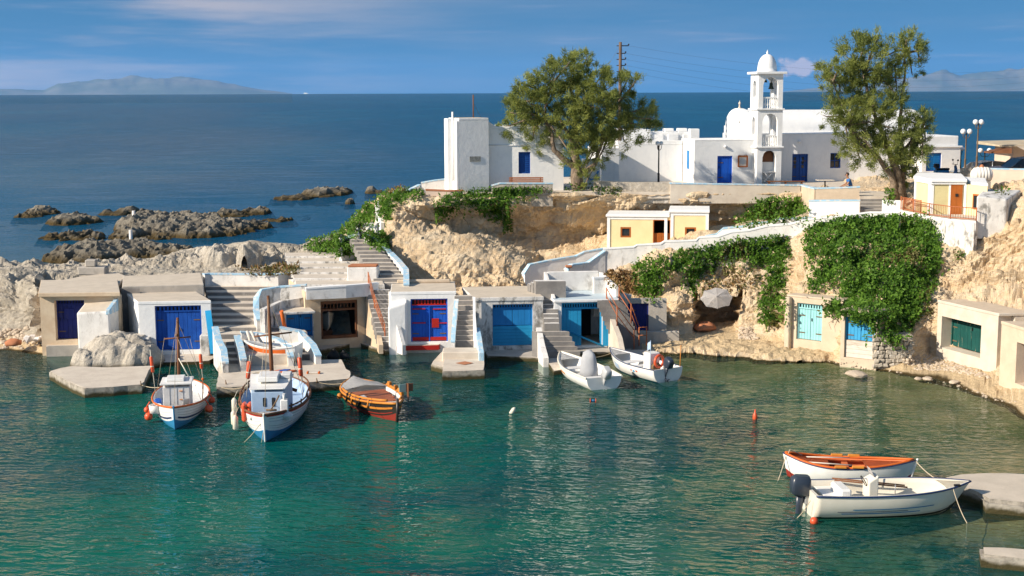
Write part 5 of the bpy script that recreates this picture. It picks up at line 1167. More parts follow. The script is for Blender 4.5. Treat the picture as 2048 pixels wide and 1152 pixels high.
# power pole and wires
pb = PY(1240, 200, 93); ptop = PY(1240, 84, 93)
g = thing('power_pole', 'tall brown wooden power pole with insulator arms behind the tamarisk', 'pole', (pb.x, 93, 7.0))
B().tube([(0, 0, 0), (0, 0, ptop.z - 7)], .14, 10, .1).o('shaft', 'pole_wood', g)
hp = ptop.z - 7
for i, dz in enumerate((.25, .75, 1.15, 1.55, 1.95)):
    B().tube([(-.25, 0, hp - dz), (.55 if i == 0 else .35, 0, hp - dz)], .035, 5).ball(((.55 if i == 0 else .35), 0, hp - dz + .08), .06, 6).o('insulator_arm', 'black_iron', g)
B().tube([(0, 0, hp - .2), (-1.9, -.5, 6.0)], .01, 4).tube([(0, 0, hp - .2), (2.2, 2.5, 3.2)], .01, 4).o('guy_wire', 'metal_grey', g)
pe = V((54, 112, 16.5))
for i, dz in enumerate((.25, .75, 1.15, 1.55, 1.95)):
    a = V((pb.x + (.55 if i == 0 else .35), 93, ptop.z - dz)); b = pe + V((0, 0, -dz * .9)); pts = []
    for k in range(25):
        f_ = k / 24; q = a.lerp(b, f_); q.z -= 1.9 * 4 * f_ * (1 - f_) * (1 + .05 * i); pts.append(q)
    B().tube(pts, .0055, 4).o('power_wire', 'wire_dark', None, ('topmost', 'second highest', 'middle', 'second lowest', 'lowest')[i] + ' overhead wire running from the wooden pole past the dome', 'wire', 'overhead wires')
g = thing('power_pole', 'far wooden pole carrying the other end of the wires', 'pole', (54, 112, 6.0)); B().tube([(0, 0, 0), (0, 0, 10.7)], .14, 8, .1).o('shaft', 'pole_wood', g); B().tube([(-.6, 0, 10.2), (.6, 0, 10.2)], .04, 5).o('insulator_arm', 'black_iron', g)
# wooden bench
A = PY(1018, 366, 81.2); A.z = 7.1
g = thing('wooden_bench', 'reddish wooden slatted bench on the stone retaining wall', 'bench', A + V((0, .35, 0)))
for i in range(3): B().box(0, 2.05, .28, .32, .52 + i * .12, .61 + i * .12, bev=.008).o('back_slat', 'wood_bench', g)
for i in range(3): B().box(0, 2.05, -.1 + i * .12, 0 + i * .12, .42, .455, bev=.008).o('seat_slat', 'wood_bench', g)
for x in (.15, 1.85): B().box(x, x + .06, -.1, .34, -.02, .42).box(x, x + .06, .32, .36, -.02, .86).o('leg', 'black_iron', g)
A = PY(1535, 362, 84); A.z = 7.08
g = thing('wooden_bench', 'long dark wooden plank bench before the church door', 'bench', A)
B().box(0, 2.3, 0, .4, .38, .43, bev=.01).o('seat', 'wood_brown', g)
for x in (.1, 1.1, 2.1): B().box(x, x + .08, .05, .35, 0, .378).o('leg', 'wood_brown', g)
A = PY(1650, 366, 81.5); A.z = 7.08
g = thing('cafe_table', 'small grey topped table beside the person in blue', 'table', A)
B().box(-.5, .5, -.4, .4, .62, .66, bev=.01).o('table_top', 'concrete_light', g); B().tube([(0, 0, 0), (0, 0, .62)], .04).tube([(-.3, 0, .02), (.3, 0, .02)], .03, 5).o('pedestal', 'black_iron', g)
A = PY(1283, 362, 83); A.z = 7.08; bm = B(); bm.box(-.35, .35, -.2, .2, 0, .35, bev=.06); o = bm.o('stone_bench', 'white_plaster', None, 'white stone seat left of the black lamp post', 'seat'); o.location = A

# person in a blue shirt, seated facing left, elbows on knees
PX_, PYY, PZg = PY(1702, 370, 79.2).x, 79.2, 6.72
per = thing('person', 'seated person in a blue shirt with brown hair and sunglasses leaning forward', 'person', (PX_, PYY, PZg))
def skin(name, verts, edges, rad, mat, par, root=0, sub=2):
    me = bpy.data.meshes.new(name); me.from_pydata(verts, edges, []); o = link(name, me, mat, par)
    m = o.modifiers.new('skin', 'SKIN'); m.use_smooth_shade = True
    for i, r in enumerate(rad):
        s = me.skin_vertices[0].data[i]; s.radius = (r, r) if not isinstance(r, tuple) else r; s.use_root = (i == root)
    s = o.modifiers.new('sub', 'SUBSURF'); s.levels = 1; s.render_levels = sub
    return o
bv = [(0, 0, .50), (-.06, 0, .72), (-.14, 0, .92), (-.19, 0, 1.02), (-.22, 0, 1.10), (-.25, 0, 1.21), (-.26, 0, 1.29)]
be = [(i, i + 1) for i in range(6)]; br = [(.15, .12), (.15, .11), (.16, .11), (.06, .06), (.055, .055), (.085, .095), (.07, .08)]
for s in (-1, 1):
    k = len(bv); bv += [(-.14, .19 * s, .97), (-.24, .23 * s, .72), (-.44, .16 * s, .62), (-.50, .13 * s, .60), (-.57, .12 * s, .58)]; be += [(2, k), (k, k + 1), (k + 1, k + 2), (k + 2, k + 3), (k + 3, k + 4)]; br += [.06, .046, .036, .03, .026]
    k2 = len(bv)
    for q in range(4):
        bv.append((-.64 + .012 * q, .12 * s + (q - 1.5) * .018, .56)); be.append((k + 4, len(bv) - 1)); br.append(.009)
    bv.append((-.58, .12 * s - .045 * s, .57)); be.append((k + 4, len(bv) - 1)); br.append(.01)
    k = len(bv); bv += [(-.10, .10 * s, .48), (-.48, .13 * s, .50), (-.44, .13 * s, .08), (-.56, .13 * s, .04)]; be += [(0, k), (k, k + 1), (k + 1, k + 2), (k + 2, k + 3)]; br += [.09, .065, .045, .035]
skin('body', bv, be, br, 'skin', per)
sv = [(0, 0, .46), (-.06, 0, .72), (-.14, 0, .93), (-.17, 0, 1.0)]; se = [(0, 1), (1, 2), (2, 3)]; sr = [(.175, .14), (.175, .135), (.185, .13), (.1, .09)]
for s in (-1, 1):
    k = len(sv); sv += [(-.14, .19 * s, .97), (-.2, .22 * s, .82)]; se += [(2, k), (k, k + 1)]; sr += [.078, .066]
skin('shirt', sv, se, sr, 'shirt_blue', per)
hv = []; he = []; hr = []
for s in (-1, 1):
    k = len(hv); hv += [(-.02, .07 * s, .49), (-.30, .12 * s, .51)]; hr += [.115, .085]; he += [(k, k + 1)]
he.append((0, 2)); skin('shorts', hv, he, hr, 'navy_trim', per)
bm = B(); bm.ball((-.235, 0, 1.275), .118, 14, .95); 
for v in list(bm.b.verts):
    if v.co.x < -.285 and v.co.z < 1.31: v.co.x += .09
    if v.co.z < 1.21: v.co.z = 1.21
bm.o('hair', 'hair_brown', per)
bm = B(); bm.tube([(-.345, 0, 1.235), (-.375, 0, 1.215), (-.345, 0, 1.205)], [.012, .02, .012], 6); bm.o('nose', 'skin', per)
B().box(-.352, -.33, -.075, .075, 1.235, 1.268, bev=.006).o('sunglasses', 'black_iron', per)
g = thing('wooden_stool', 'low wooden stool under the person in blue', 'stool', (PX_ + .02, PYY, PZg))
B().box(-.25, .2, -.22, .22, .34, .39, bev=.01).o('seat', 'wood_brown', g)
for x in (-.2, .15):
    for y in (-.18, .18): B().tube([(x, y, -.15), (x, y, .34)], .02, 5).o('leg', 'wood_brown', g)
gz = ground(PX_, PYY)
if gz: per.location.z = g.location.z = gz.z + .1 if gz.z + .1 > PZg else PZg

# water tank, road wall, kiosk, cars, scooter
tp = PY(1963, 350, 76.5); g = thing('water_tank', 'bulbous ribbed white water tank beside the road wall', 'tank', tp)
prof = []
for i in range(41):
    f_ = i / 40; x = -.62 + 1.24 * f_; r = .46 * (1 - abs(2 * f_ - 1) ** 3.2) ** .5 + (.016 * math.sin(f_ * 2 * math.pi * 7) if .06 < f_ < .94 else 0); prof.append((max(r, .0), x))
bm = B(); bm.lathe(prof, 24); bmesh.ops.rotate(bm.b, verts=bm.b.verts, matrix=Matrix.Rotation(R(90), 3, 'Y')); bm.o('body', 'tank_white', g)
bm = B(); bm.lathe([(.14, .42), (.14, .5), (.07, .55), (.07, .58), (0, .59)], 10); bm.o('cap', 'terracotta', g)
for x in (-.35, .3): B().box(x - .1, x + .1, -.4, .4, -1.0, -.34).o('cradle', 'concrete', g)
lowwall('road_wall', 'pinkish cream wall along the road behind the water tank', 'wall', [V((PY(u, v, Y).x, Y, PY(u, v, Y).z)) for u, v, Y in ((1974, 338, 78), (2048, 339, 77), (2160, 340, 75))], .3, 6.9, 'wall_pink', 'cap_blue')
lowwall('road_wall', 'rough stone wall stub with white plaster left of the water tank', 'wall', [PY(1922, 336, 78.6), PY(1944, 335, 78.3)], .4, 6.6, 'stone_wall', None)
lowwall('road_wall', 'low whitewashed rubble wall between scooter and stone wall stub', 'wall', [PY(1892, 352, 79), PY(1922, 350, 78.6)], .35, 6.6, 'white_flaky', None)
kq = PY(2004, 330, 88); g = thing('kiosk', 'roadside kiosk with thatched roof edge and cream awning', 'kiosk', (kq.x, 88, 7.9))
zr = PY(2004, 290, 88).z - 7.9
B().box(.9, 6, .6, 4, 0, zr - .05).o('wall', 'wall_pink', g); B().prism([(-.2, 0), (6.2, 0), (6.2, 4.4), (-.2, 4.4)], zr - .1, zr + .06, zt=[zr - .02, zr + .1, zr + .25, zr + .1]).o('roof', 'rope', g)
za = PY(2010, 297, 86.5).z - 7.9
bm = B(); bm.loft([[(.15, -4, 1.12), (6, -4, 1.12)], [(.15, -4, 1.3), (6, -4, 1.3)], [(.75, -.3, 1.55), (6, -.3, 1.55)]], smooth=False); bmesh.ops.solidify(bm.b, geom=bm.b.faces[:], thickness=.03); bm.o('awning', 'awning', g)
B().tube([(.4, -3.8, -.3), (.4, -3.8, 1.25)], .04).o('post', 'terracotta', g); B().prism([(-1.0, -.4), (.3, -.8), (.3, .6), (-1.0, .6)], za - .35, za - .3, zt=[za - .28, za - .02, za, za - .26]).o('side_awning', 'wood_brown', g)
def car(label, P, rz, mat, L_=4.1):
    g = thing('parked_car', label, 'car', P, rz); hw = .84
    body = [(-2.05, .3), (-2.08, .55), (-2.0, .82), (-1.4, .9), (1.75, .92), (2.0, .8), (2.06, .5), (2.0, .3)]
    bm = B(); bm.loft([[(x * (.97 if abs(y) > .7 else 1), y, z) for x, z in body] for y in (-hw, -hw * .9, 0, hw * .9, hw)], smooth=False); 
    for y in (-hw, hw): bm.quad([(x * .97, y, z) for x, z in body])
    bm.quad([(-2.05, -hw, .3), (2.0, -hw, .3), (2.0, hw, .3), (-2.05, hw, .3)]); bm.o('body', mat, g)
    cab = [(-1.15, .9), (-.55, 1.36), (.2, 1.46), (1.1, 1.42), (1.85, .92)]
    bm = B(); bm.loft([[(x, y * (.82 if z > 1.2 else .97), z) for x, z in cab] for y in (-hw, 0, hw)], smooth=False)
    for y in (-hw, hw): bm.quad([(x, y * (.82 if z > 1.2 else .97), z) for x, z in cab])
    bm.o('windows', 'glass_dark', g)
    bm = B(); bm.loft([[(x, y * .80, z + .012) for x, z in cab[1:4]] for y in (-hw, 0, hw)], smooth=True); bmesh.ops.solidify(bm.b, geom=bm.b.faces[:], thickness=-.03); 
    for y in (-hw, hw):
        s = 1 if y > 0 else -1
        for a, b in ((cab[0], cab[1]), (cab[3], cab[4]), ((.15, .92), (.2, 1.45))): bm.tube([(a[0], y * .97 + .01 * s, a[1]), (b[0], y * .82 + .012 * s, b[1])], .035, 4)
    bm.o('roof', mat, g)
    for x in (-1.3, 1.3):
        for y in (-.8, .8):
            wl2 = B().tube([(x, y - .1, .31), (x, y + .1, .31)], .31, 16).o('wheel', 'tyre', g); B().tube([(x, y - .11, .31), (x, y + .11, .31)], .18, 10).o('rim', 'motor_grey', wl2)
    for y in (-.6, .6): B().box(-2.09, -2.0, y - .15, y + .15, .6, .74, bev=.02).o('headlight', 'globe_white', g)
    for s in (-1, 1): B().box(-.75, -.6, s * .84 - .08, s * .84 + .08, .92, 1.04, bev=.02).o('mirror', mat, g)
    return g
q = PY(1968, 340, 88); car('silver car parked beyond the lamp posts', (q.x, 88, PY(1968, 322, 88).z - 1.46), R(8), 'car_silver')
q = PY(2030, 340, 82.5); car('dark blue car parked beside the kiosk', (q.x + .6, 82.5, PY(2030, 314, 82.5).z - 1.46), R(4), 'car_dark')
q = PY(1896, 348, 81); g = thing('motor_scooter', 'blue and black scooter parked on the path behind the yellow corner house', 'scooter', (q.x, 81, PY(1896, 338, 81).z - .72), R(10))
for x in (-.62, .62): B().tube([(x, -.05, .25), (x, .05, .25)], .25, 14).o('wheel', 'tyre', g)
bm = B(); bm.loft([[(x, y, z) for y, z in ((-.14, .3), (-.17, .5), (-.1, .68), (.1, .68), (.17, .5), (.14, .3))] for x in (-.85, -.3, 0)], closed=True, cap=True); bm.loft([[(.0, -.16, .26), (.0, .16, .26), (.0, .16, .34), (.0, -.16, .34)], [(.4, -.16, .26), (.4, .16, .26), (.4, .16, .34), (.4, -.16, .34)]], closed=True, cap=True); bm.o('body', 'hull_blue', g)
bm = B(); bm.loft([[(x, y, z) for y, z in ((-.13, .68), (-.14, .78), (.14, .78), (.13, .68))] for x in (-.75, -.3, .02)], closed=True, cap=True); bm.o('seat', 'black_iron', g)
bm = B(); bm.loft([[(.38, y, .3) for y in (-.2, 0, .2)], [(.5, y, .6) for y in (-.22, 0, .22)], [(.45, y, .92) for y in (-.16, 0, .16)]], smooth=True); bmesh.ops.solidify(bm.b, geom=bm.b.faces[:], thickness=.06); bm.o('front_shield', 'hull_blue', g)
B().tube([(.42, -.32, 1.0), (.46, 0, .98), (.42, .32, 1.0)], .018, 6).tube([(.46, 0, .98), (.62, 0, .3)], .03, 6).o('handlebar', 'black_iron', g)
for s in (-1, 1): B().tube([(.44, .25 * s, 1.0), (.44, .3 * s, 1.2)], .01, 4).ball((.44, .31 * s, 1.24), .06, 8).o('mirror', 'black_iron', g)
B().box(-.9, -.6, -.15, .15, .8, 1.05, bev=.05).o('top_box', 'black_iron', g)

g = thing('ferry', 'tiny white ferry far out on the horizon', 'ship', PZ(612, 187.6, 0))
B().prism([(-30, -6), (26, -6), (34, 0), (26, 6), (-30, 6)], -1, 7, bev=.5).o('hull', 'hull_white', g); B().box(-24, 10, -5, 5, 7, 14, bev=.5).o('superstructure', 'hull_white', g); B().box(-10, -4, -2, 2, 14, 19).o('funnel', 'navy_trim', g)
# ================================================================ boats
def lerpf(a, b, t): return a + (b - a) * t
class Hull:
    def __init__(s, L, Bm, aft, mid, fore, draft, stern='transom', rake=.35, tw=.84, fine=2.2):
        s.L, s.B, s.aft, s.mid, s.fore, s.dr, s.st, s.rk, s.tw, s.fi = L, Bm, aft, mid, fore, draft, stern, rake, tw, fine
    def w(s, t):
        if t > .42: return max(.012, s.B / 2 * (1 - ((t - .42) / .58) ** s.fi))
        q = (.42 - t) / .42
        return s.B / 2 * (1 - (1 - s.tw) * q ** 2) if s.st == 'transom' else max(.012, s.B / 2 * (1 - q ** 2.6))
    def sh(s, t):
        return lerpf(s.mid, s.fore, ((t - .42) / .58) ** 2) if t > .42 else lerpf(s.mid, s.aft, ((.42 - t) / .42) ** 2)
    def k(s, t):
        z = -s.dr
        if t > .8: z += (s.dr + .02) * ((t - .8) / .2) ** 2.5
        if s.st != 'transom' and t < .2: z += (s.dr + .02) * ((.2 - t) / .2) ** 2.5
        return z
    def P(s, t, th, inset=0., zmin=None, flare=.9):
        w, k, sh = s.w(t), s.k(t), s.sh(t)
        y = max(0, w * (1 - (1 - th) ** 2.3) - inset); z = k + (sh - k) * th ** 1.35
        if zmin is not None: z = max(z, min(zmin, sh - .02))
        x = s.L * t + s.rk * (z - k) / max(sh - k, .01) * max(0, t - .55) / .45 * 1.0
        if s.st != 'transom': x -= s.rk * .8 * (z - k) / max(sh - k, .01) * max(0, .3 - t) / .3
        return x, y, z
    def build(s, par, outer, inner, floor, rows, nt=26, n=9, thick=.06, rail=None, railr=.03, keel=None):
        """rows: function(theta row, t) -> material index for the outer skin"""
        T = [i / nt for i in range(nt + 1)]; TH = [i / n for i in range(n + 1)]
        bm = B(); rings = []
        for t in T:
            Rr = [s.P(t, th) for th in TH]; rings.append([(x, -y, z) for x, y, z in Rr[::-1]] + [(x, y, z) for x, y, z in Rr[1:]])
        bm.loft(rings, mi=lambda i, k: rows(n - 1 - k if k < n else k - n, T[i]))
        if s.st == 'transom':
            f = bm.b.faces.new([bm.b.verts.new(p) for p in rings[0]]); f.material_index = rows(n - 2, 0)
        h = bm.o('hull', outer, par, weld=.002)
        bm = B(); rings2 = []
        for t in T:
            Rr = [s.P(t, th, min(thick, s.w(t) * .7), floor) for th in TH]; rings2.append([(x, -y, z) for x, y, z in Rr[::-1]] + [(x, y, z) for x, y, z in Rr[1:]])
        if s.st == 'transom': rings2[0] = [(x + thick, y, z) for x, y, z in rings2[0]]
        bm.loft(rings2)
        if s.st == 'transom': bm.b.faces.new([bm.b.verts.new(p) for p in rings2[0]])
        # gunwale
        for e in (0, -1):
            bm.loft([[Vector(a[e]), Vector(b[e])] for a, b in zip(rings, rings2)], smooth=False)
        if s.st == 'transom': bm.quad([rings[0][0], rings2[0][0], rings2[0][-1], rings[0][-1]])
        bm.o('inner_shell', inner, par, weld=.002)
        if rail:
            for sg in (-1, 1):
                B().tube([(x, sg * (y + railr * .5), z - railr * .2) for x, y, z in (s.P(t, 1) for t in T)], railr, 6).o('rub_rail', rail, par)
        if keel:
            st = [s.P(1, th) for th in TH]; B().tube([(x + .02, 0, z) for x, y, z in st] + [(st[-1][0] + .04, 0, st[-1][2] + .06)], .035, 6).o('stem', keel, par)
        return h
    def band(s, par, name, mat, t0, t1, th0, th1, out=.012, n=16):
        for sg in (-1, 1):
            bm = B(); bm.loft([[(x, sg * (y + out), z) for x, y, z in (s.P(lerpf(t0, t1, i / n), th) for th in (th0, (th0 + th1) / 2, th1))] for i in range(n + 1)]); bm.o(name, mat, par)
    def deck(s, par, name, mat, t0, t1, drop=.04, camber=.03, hole=None):
        bm = B(); n = 10; rg = []
        for i in range(n + 1):
            t = lerpf(t0, t1, i / n); x, y, z = s.P(t, 1, .03); z -= drop
            rg.append([(x, y * q, z + camber * (1 - q * q)) for q in (-1, -.5, 0, .5, 1)])
        bm.loft(rg); bmesh.ops.solidify(bm.b, geom=bm.b.faces[:], thickness=.03); return bm.o(name, mat, par)
    def thwart(s, par, t, z, wd, mat, name='thwart', th=.035):
        x, y, zz = s.P(t, .75, .05); B().box(x - wd / 2, x + wd / 2, -y, y, z, z + th, bev=.01).o(name, mat, par)
def boat_at(name, label, stern, bow, z=0.):
    d = Vector(bow) - Vector(stern); return thing(name, label, 'boat', (stern[0], stern[1], z), math.atan2(d.y, d.x)), d.length
def outboard(par, x, z, mat, y=0., s=1., tilt=0., name='outboard_motor'):
    rot = Matrix.Rotation(tilt, 4, 'Y'); M = Matrix.Translation((x, y, z)) @ rot @ Matrix.Scale(s, 4)
    def X(bm): bm.b.transform(M); return bm
    bm = B(); rg = []
    for zz, a, b, ox in ((.0, .2, .15, -.1), (.06, .27, .2, -.12), (.34, .29, .21, -.13), (.5, .27, .19, -.13), (.58, .2, .14, -.1)):
        rg.append([(ox + a * math.copysign(abs(math.cos(q)) ** .42, math.cos(q)), b * math.copysign(abs(math.sin(q)) ** .42, math.sin(q)), zz) for q in (2 * math.pi * k / 16 for k in range(16))])
    bm.loft(rg, closed=True, cap=True); m = X(bm).o(name, mat, par)
    bm = B(); bm.loft([[(-.1 + a * math.cos(q), b * math.sin(q), zz) for q in (2 * math.pi * k / 10 for k in range(10))] for zz, a, b in ((.02, .14, .1), (-.35, .1, .06), (-.7, .09, .04), (-.85, .13, .05))], closed=True, cap=True); bm.lathe([(0, -.2), (.06, -.12), (.07, .1), (.04, .25), (0, .3)], 8, (0, 0, 0)) if False else None
    X(bm).o('motor_leg', mat, m)
    bm = B(); bm.tube([(-.42, 0, -.72), (.08, 0, -.72)], [.03, .06, ][0:2] if False else .06, 8); bm.box(-.26, .02, -.012, .012, -.95, -.72)
    for k in range(3):
        a = 2.1 * k; bm.quad([(-.4, 0, -.72), (-.42, .05 * math.cos(a), -.72 + .05 * math.sin(a)), (-.47, .16 * math.cos(a + .3), -.72 + .16 * math.sin(a + .3)), (-.4, .16 * math.cos(a - .3), -.72 + .16 * math.sin(a - .3))])
    X(bm).o('propeller_unit', mat, m)
    bm = B(); bm.box(.02, .16, -.11, .11, -.25, .05, bev=.02); X(bm).o('clamp_bracket', 'metal_grey', m)
    return m
def rope(label, pts, r=.018, group=None):
    P = []
    pts = [Vector(p) for p in pts]
    for a, b in zip(pts[:-1], pts[1:]):
        sag = .12 * (b - a).length
        for i in range(10):
            f = i / 10; q = a.lerp(b, f); q.z -= 4 * sag * f * (1 - f) * .6; P.append(q)
    P.append(pts[-1]); return B().tube(P, r, 5).o('mooring_rope', 'rope', None, label, 'rope', group)
def local(o, p): return Matrix.Translation(o.location) @ Matrix.Rotation(o.rotation_euler.z, 4, 'Z') @ Vector(p)
def ringbuoy(par, c, r, axis, mat='buoy_orange', tube=.055, name='life_ring'):
    bm = B(); ax = Vector(axis).normalized(); a = ax.orthogonal().normalized(); b = ax.cross(a); c = Vector(c); n = 18; rg = []
    for i in range(n):
        q = 2 * math.pi * i / n; d = a * math.cos(q) + b * math.sin(q); rg.append([c + d * (r + tube * math.cos(w)) + ax * tube * math.sin(w) for w in (2 * math.pi * k / 7 for k in range(7))])
    rg.append(rg[0]); bm.loft(rg, closed=True); return bm.o(name, mat, par, weld=.001)
def float_on_pole(par, p0, p1, fr=(.45, .75), r=.07, mat='buoy_orange', name='marker_float'):
    p0, p1 = Vector(p0), Vector(p1); B().tube([p0, p1], .014, 5).o('float_pole', 'fender_white', par)
    a, b = p0.lerp(p1, fr[0]), p0.lerp(p1, fr[1]); o = B().tube([a, a.lerp(b, .06), a.lerp(b, .5), a.lerp(b, .94), b], [r * .6, r, r, r, r * .6], 10).o(name, mat, par)
    m, n_ = a.lerp(b, .36), a.lerp(b, .42); B().tube([m, n_], r * 1.03, 10).o('float_band', 'fender_white', o)

# ---- 1: small white fishing boat with orange fenders
g, L = boat_at('fishing_boat', 'small white fishing boat with orange ball fenders and a bare mast', (-14.2, 58.2), (-13.18, 52.0))
H = Hull(L, 2.25, .72, .62, .95, .35, 'point', .25)
H.build(g, ['hull_white', 'hull_blue', 'orange_trim'], 'deck_white', .25, lambda r, t: 1 if r < 5 else 0, rail='orange_trim', railr=.04, keel='hull_blue')
H.band(g, 'stripe', 'navy_trim', .05, .97, .62, .68)
for a_ in (.74, .82, .9): H.band(g, 'plank_seam', 'canvas_grey', .06, .97, a_, a_ + .012, .004)
H.deck(g, 'foredeck', 'deck_white', .82, .985)
cb = thing('x', 'x', 'x'); bpy.data.objects.remove(cb)
x0, x1 = L * .62, L * .80
bm = B(); bm.prism([(x0, -.55), (x1, -.52), (x1, .52), (x0, .55)], .3, 1.55, zt=[1.5, 1.42, 1.42, 1.5], bev=.02); cab = bm.o('cabin', 'deck_white', g)
B().box(x0 - .1, x1 + .08, -.62, .62, 1.52, 1.6, bev=.02).o('cabin_roof', 'hull_white', cab); B().box(x0 + .1, x1 - .2, -.4, .3, 1.604, 1.72, bev=.02).o('roof_hatch', 'hull_white', cab)
for y in (-.26, .02, .26): B().box(x1 - .005, x1 + .012, y - .008, y + .008, .5, 1.4).o('panel_joint', 'canvas_grey', cab)
for z in (.9, 1.25): B().box(x1 - .004, x1 + .03, .12, .24, z, z + .03).o('hinge', 'ochre_trim', cab)
B().box(x0 - .9, x0 - .1, -.45, .45, .3, .75, bev=.04).o('engine_box', 'hull_white', g)
B().tube([(x0 - .15, 0, .3), (x0 - .25, .05, 4.0)], .085, 8, .05).o('mast', 'wood_brown', g)
B().tube([(x0 - .22, -.5, 3.15), (x0 - .22, .55, 3.2)], .03, 6).ball((x0 - .2, 0, 3.3), .07, 8).o('yard', 'wood_brown', g)
for a, b in (((x0 - .24, .03, 3.9), (.4, .7, .8)), ((x0 - .24, .03, 3.9), (.4, -.7, .8)), ((x0 - .24, 0, 3.9), (L * .97, 0, 1.0)), ((x0 - .22, .5, 3.2), (x0 - .6, .95, .7)), ((x0 - .22, -.5, 3.2), (x0 - .6, -.95, .7)), ((x0 - .2, .02, 3.2), (x0 + .4, .9, .7))): B().tube([a, b], .009, 4).o('stay', 'rope', g)
B().tube([(x0 - .2, 0, 2.4), (x0 + .3, .45, 1.65)], .025, 5).o('strut', 'fender_white', g)
float_on_pole(g, (x0 - .9, -1.0, .7), (x0 - .9, -1.15, 2.6), (.5, .85)); float_on_pole(g, (x0 - .9, .95, .7), (x0 - .75, .85, 2.6), (.55, .88))
for x, y, z, r in ((L * .78, -1.12, .25, .17), (L * .66, -1.25, .35, .13), (L * .70, 1.2, .35, .17), (L * .55, 1.28, .5, .14)): B().ball((x, y, z), r, 10).tube([(x, y, z + r), (x, y * .9, z + r + .2)], .03, 5).o('ball_fender', 'buoy_orange', g)
B().box(x1 + .02, x1 + .12, .25, .5, .75, .95, bev=.02).tube([(x1 + .08, .38, .5), (x1 + .08, .38, .8)], .03).o('winch', 'metal_grey', g)
bm = B(); bm.lathe([(.22, .3), (.25, .62), (.22, .62), (.2, .34)], 14, (x1 - .1, -.85, .1)).o('bucket', 'hull_white', g)
bm = B(); bm.box(x0 + .1, x0 + .5, -.95, -.65, .3, .8, bev=.08).jitter(.05, 4).o('tarp_bundle', 'blue_royal', g)
B().tube([(x0 + .2, .95, .6), (x0 + .1, .98, 1.5)], .018, 5).ball((x0 + .1, .98, 1.5), .06, 8).o('side_light_post', 'orange_trim', g)
b1 = g
# ---- 2: larger fishing boat, white with turquoise bottom
g, L = boat_at('fishing_boat', 'larger white fishing boat with turquoise bottom, brown rails and tall mast', (-10.0, 58.2), (-9.3, 50.0))
H = Hull(L, 2.75, .85, .75, 1.12, .4, 'point', .28)
H.build(g, ['hull_white', 'hull_blue', 'antifoul_red'], 'deck_blue', .35, lambda r, t: 1 if r < 5 else 0, rail='wood_brown', railr=.05, keel='hull_white')
H.band(g, 'top_stripe', 'red_paint', .06, .985, .93, .99); H.band(g, 'rubbing_strake', 'hull_white', .08, .97, .72, .76, .03)
for a_ in (.62, .68, .8, .87): H.band(g, 'plank_seam', 'canvas_grey', .06, .97, a_, a_ + .012, .004)
H.deck(g, 'foredeck', 'deck_white', .86, .985)
x0, x1 = L * .58, L * .83
bm = B(); bm.prism([(x0, -.8), (x1, -.62), (x1, .62), (x0, .8)], .35, 1.9, zt=[1.75, 1.62, 1.62, 1.75], bev=.03); cab = bm.o('cabin', 'deck_blue', g)
B().prism([(x0 - .15, -.85), (x1 + .06, -.68), (x1 + .06, .68), (x0 - .15, .85)], 1.76, 1.84, bev=.02, zt=[1.9, 1.72, 1.72, 1.9]).o('cabin_roof', 'hull_white', cab); B().box(x0 + .1, x1 - .7, -.45, .35, 1.86, 2.05, bev=.03).o('roof_hatch', 'hull_white', cab); B().box(x0 + .0, x0 + .7, .42, .8, 1.84, 2.02, bev=.03).o('roof_box', 'deck_white', cab)
for y in (-.12, .22): B().box(x1 - .002, x1 + .02, y - .06, y + .06, 1.05, 1.4, bev=.02).o('window', 'glass_dark', cab)
B().tube([(x0 - .3, 0, .4), (x0 - .45, -.1, 5.0)], .1, 8, .055).o('mast', 'wood_brown', g); B().tube([(x0 - .42, -.7, 3.35), (x0 - .42, .8, 3.5)], .035, 6).o('yard', 'wood_brown', g)
for a, b in (((x0 - .45, -.1, 4.9), (.4, .7, .9)), ((x0 - .45, -.1, 4.9), (.4, -.7, .9)), ((x0 - .45, -.1, 4.9), (L * .98, 0, 1.2)), ((x0 - .42, -.6, 3.4), (x0, -1.2, .9)), ((x0 - .42, .7, 3.5), (x0, 1.2, .9)), ((x0 - .42, -.3, 3.4), (x1, -.3, 1.1)), ((x0 - .4, .1, 2.2), (x1 + .3, .25, 1.0))): B().tube([a, b], .01, 4).o('stay', 'rope', g)
float_on_pole(g, (x0 - .6, -1.1, .8), (x0 - .5, -.9, 2.6), (.45, .85), .09); float_on_pole(g, (x0 - .9, 1.15, .8), (x0 - 1.2, 1.0, 2.5), (.45, .9), .09)
for x, y, z in ((L * .78, -1.3, .35), (L * .72, -1.42, .42), (L * .6, -1.5, .7)): B().tube([(x, y, z - .3), (x, y, z - .24), (x, y, z + .2), (x, y, z + .3)], [.04, .11, .11, .04], 10).tube([(x, y, z + .28), (x, y * .9, z + .6)], .012, 4).o('long_fender', 'fender_white', g)
for x, y in ((x1 - .35, -.93), (x1 - .35, -.72)): B().box(x - .25, x + .2, y - .1, y + .1, .4, 1.15, bev=.08).o('life_jacket', 'buoy_orange', g)
bm = B(); bm.tube([(x1 + .15, .1, .9), (x1 + .1, .35, 1.3), (x1 + .05, .45, 1.5)], .03, 6).tube([(x1 + .15, -.05, .95), (x1 + .2, .35, .95)], .04, 6).o('anchor', 'iron_brown', g)
bm = B(); bm.box(x1 + .05, x1 + .45, .45, .95, .6, .85, bev=.1).jitter(.08, 5).o('net_heap', 'canvas_white', g); B().box(x1 + .02, x1 + .3, .5, .8, .85, 1.35, bev=.03).tube([(x1 + .2, .65, 1.3), (x1 + .2, .65, 1.6)], .06, 8).o('winch', 'deck_white', g)
bm = B(); bm.box(x1 + .1, x1 + .5, -.6, -.35, .62, .75, bev=.04).jitter(.05, 5).o('green_net', 'green_peeling', g)
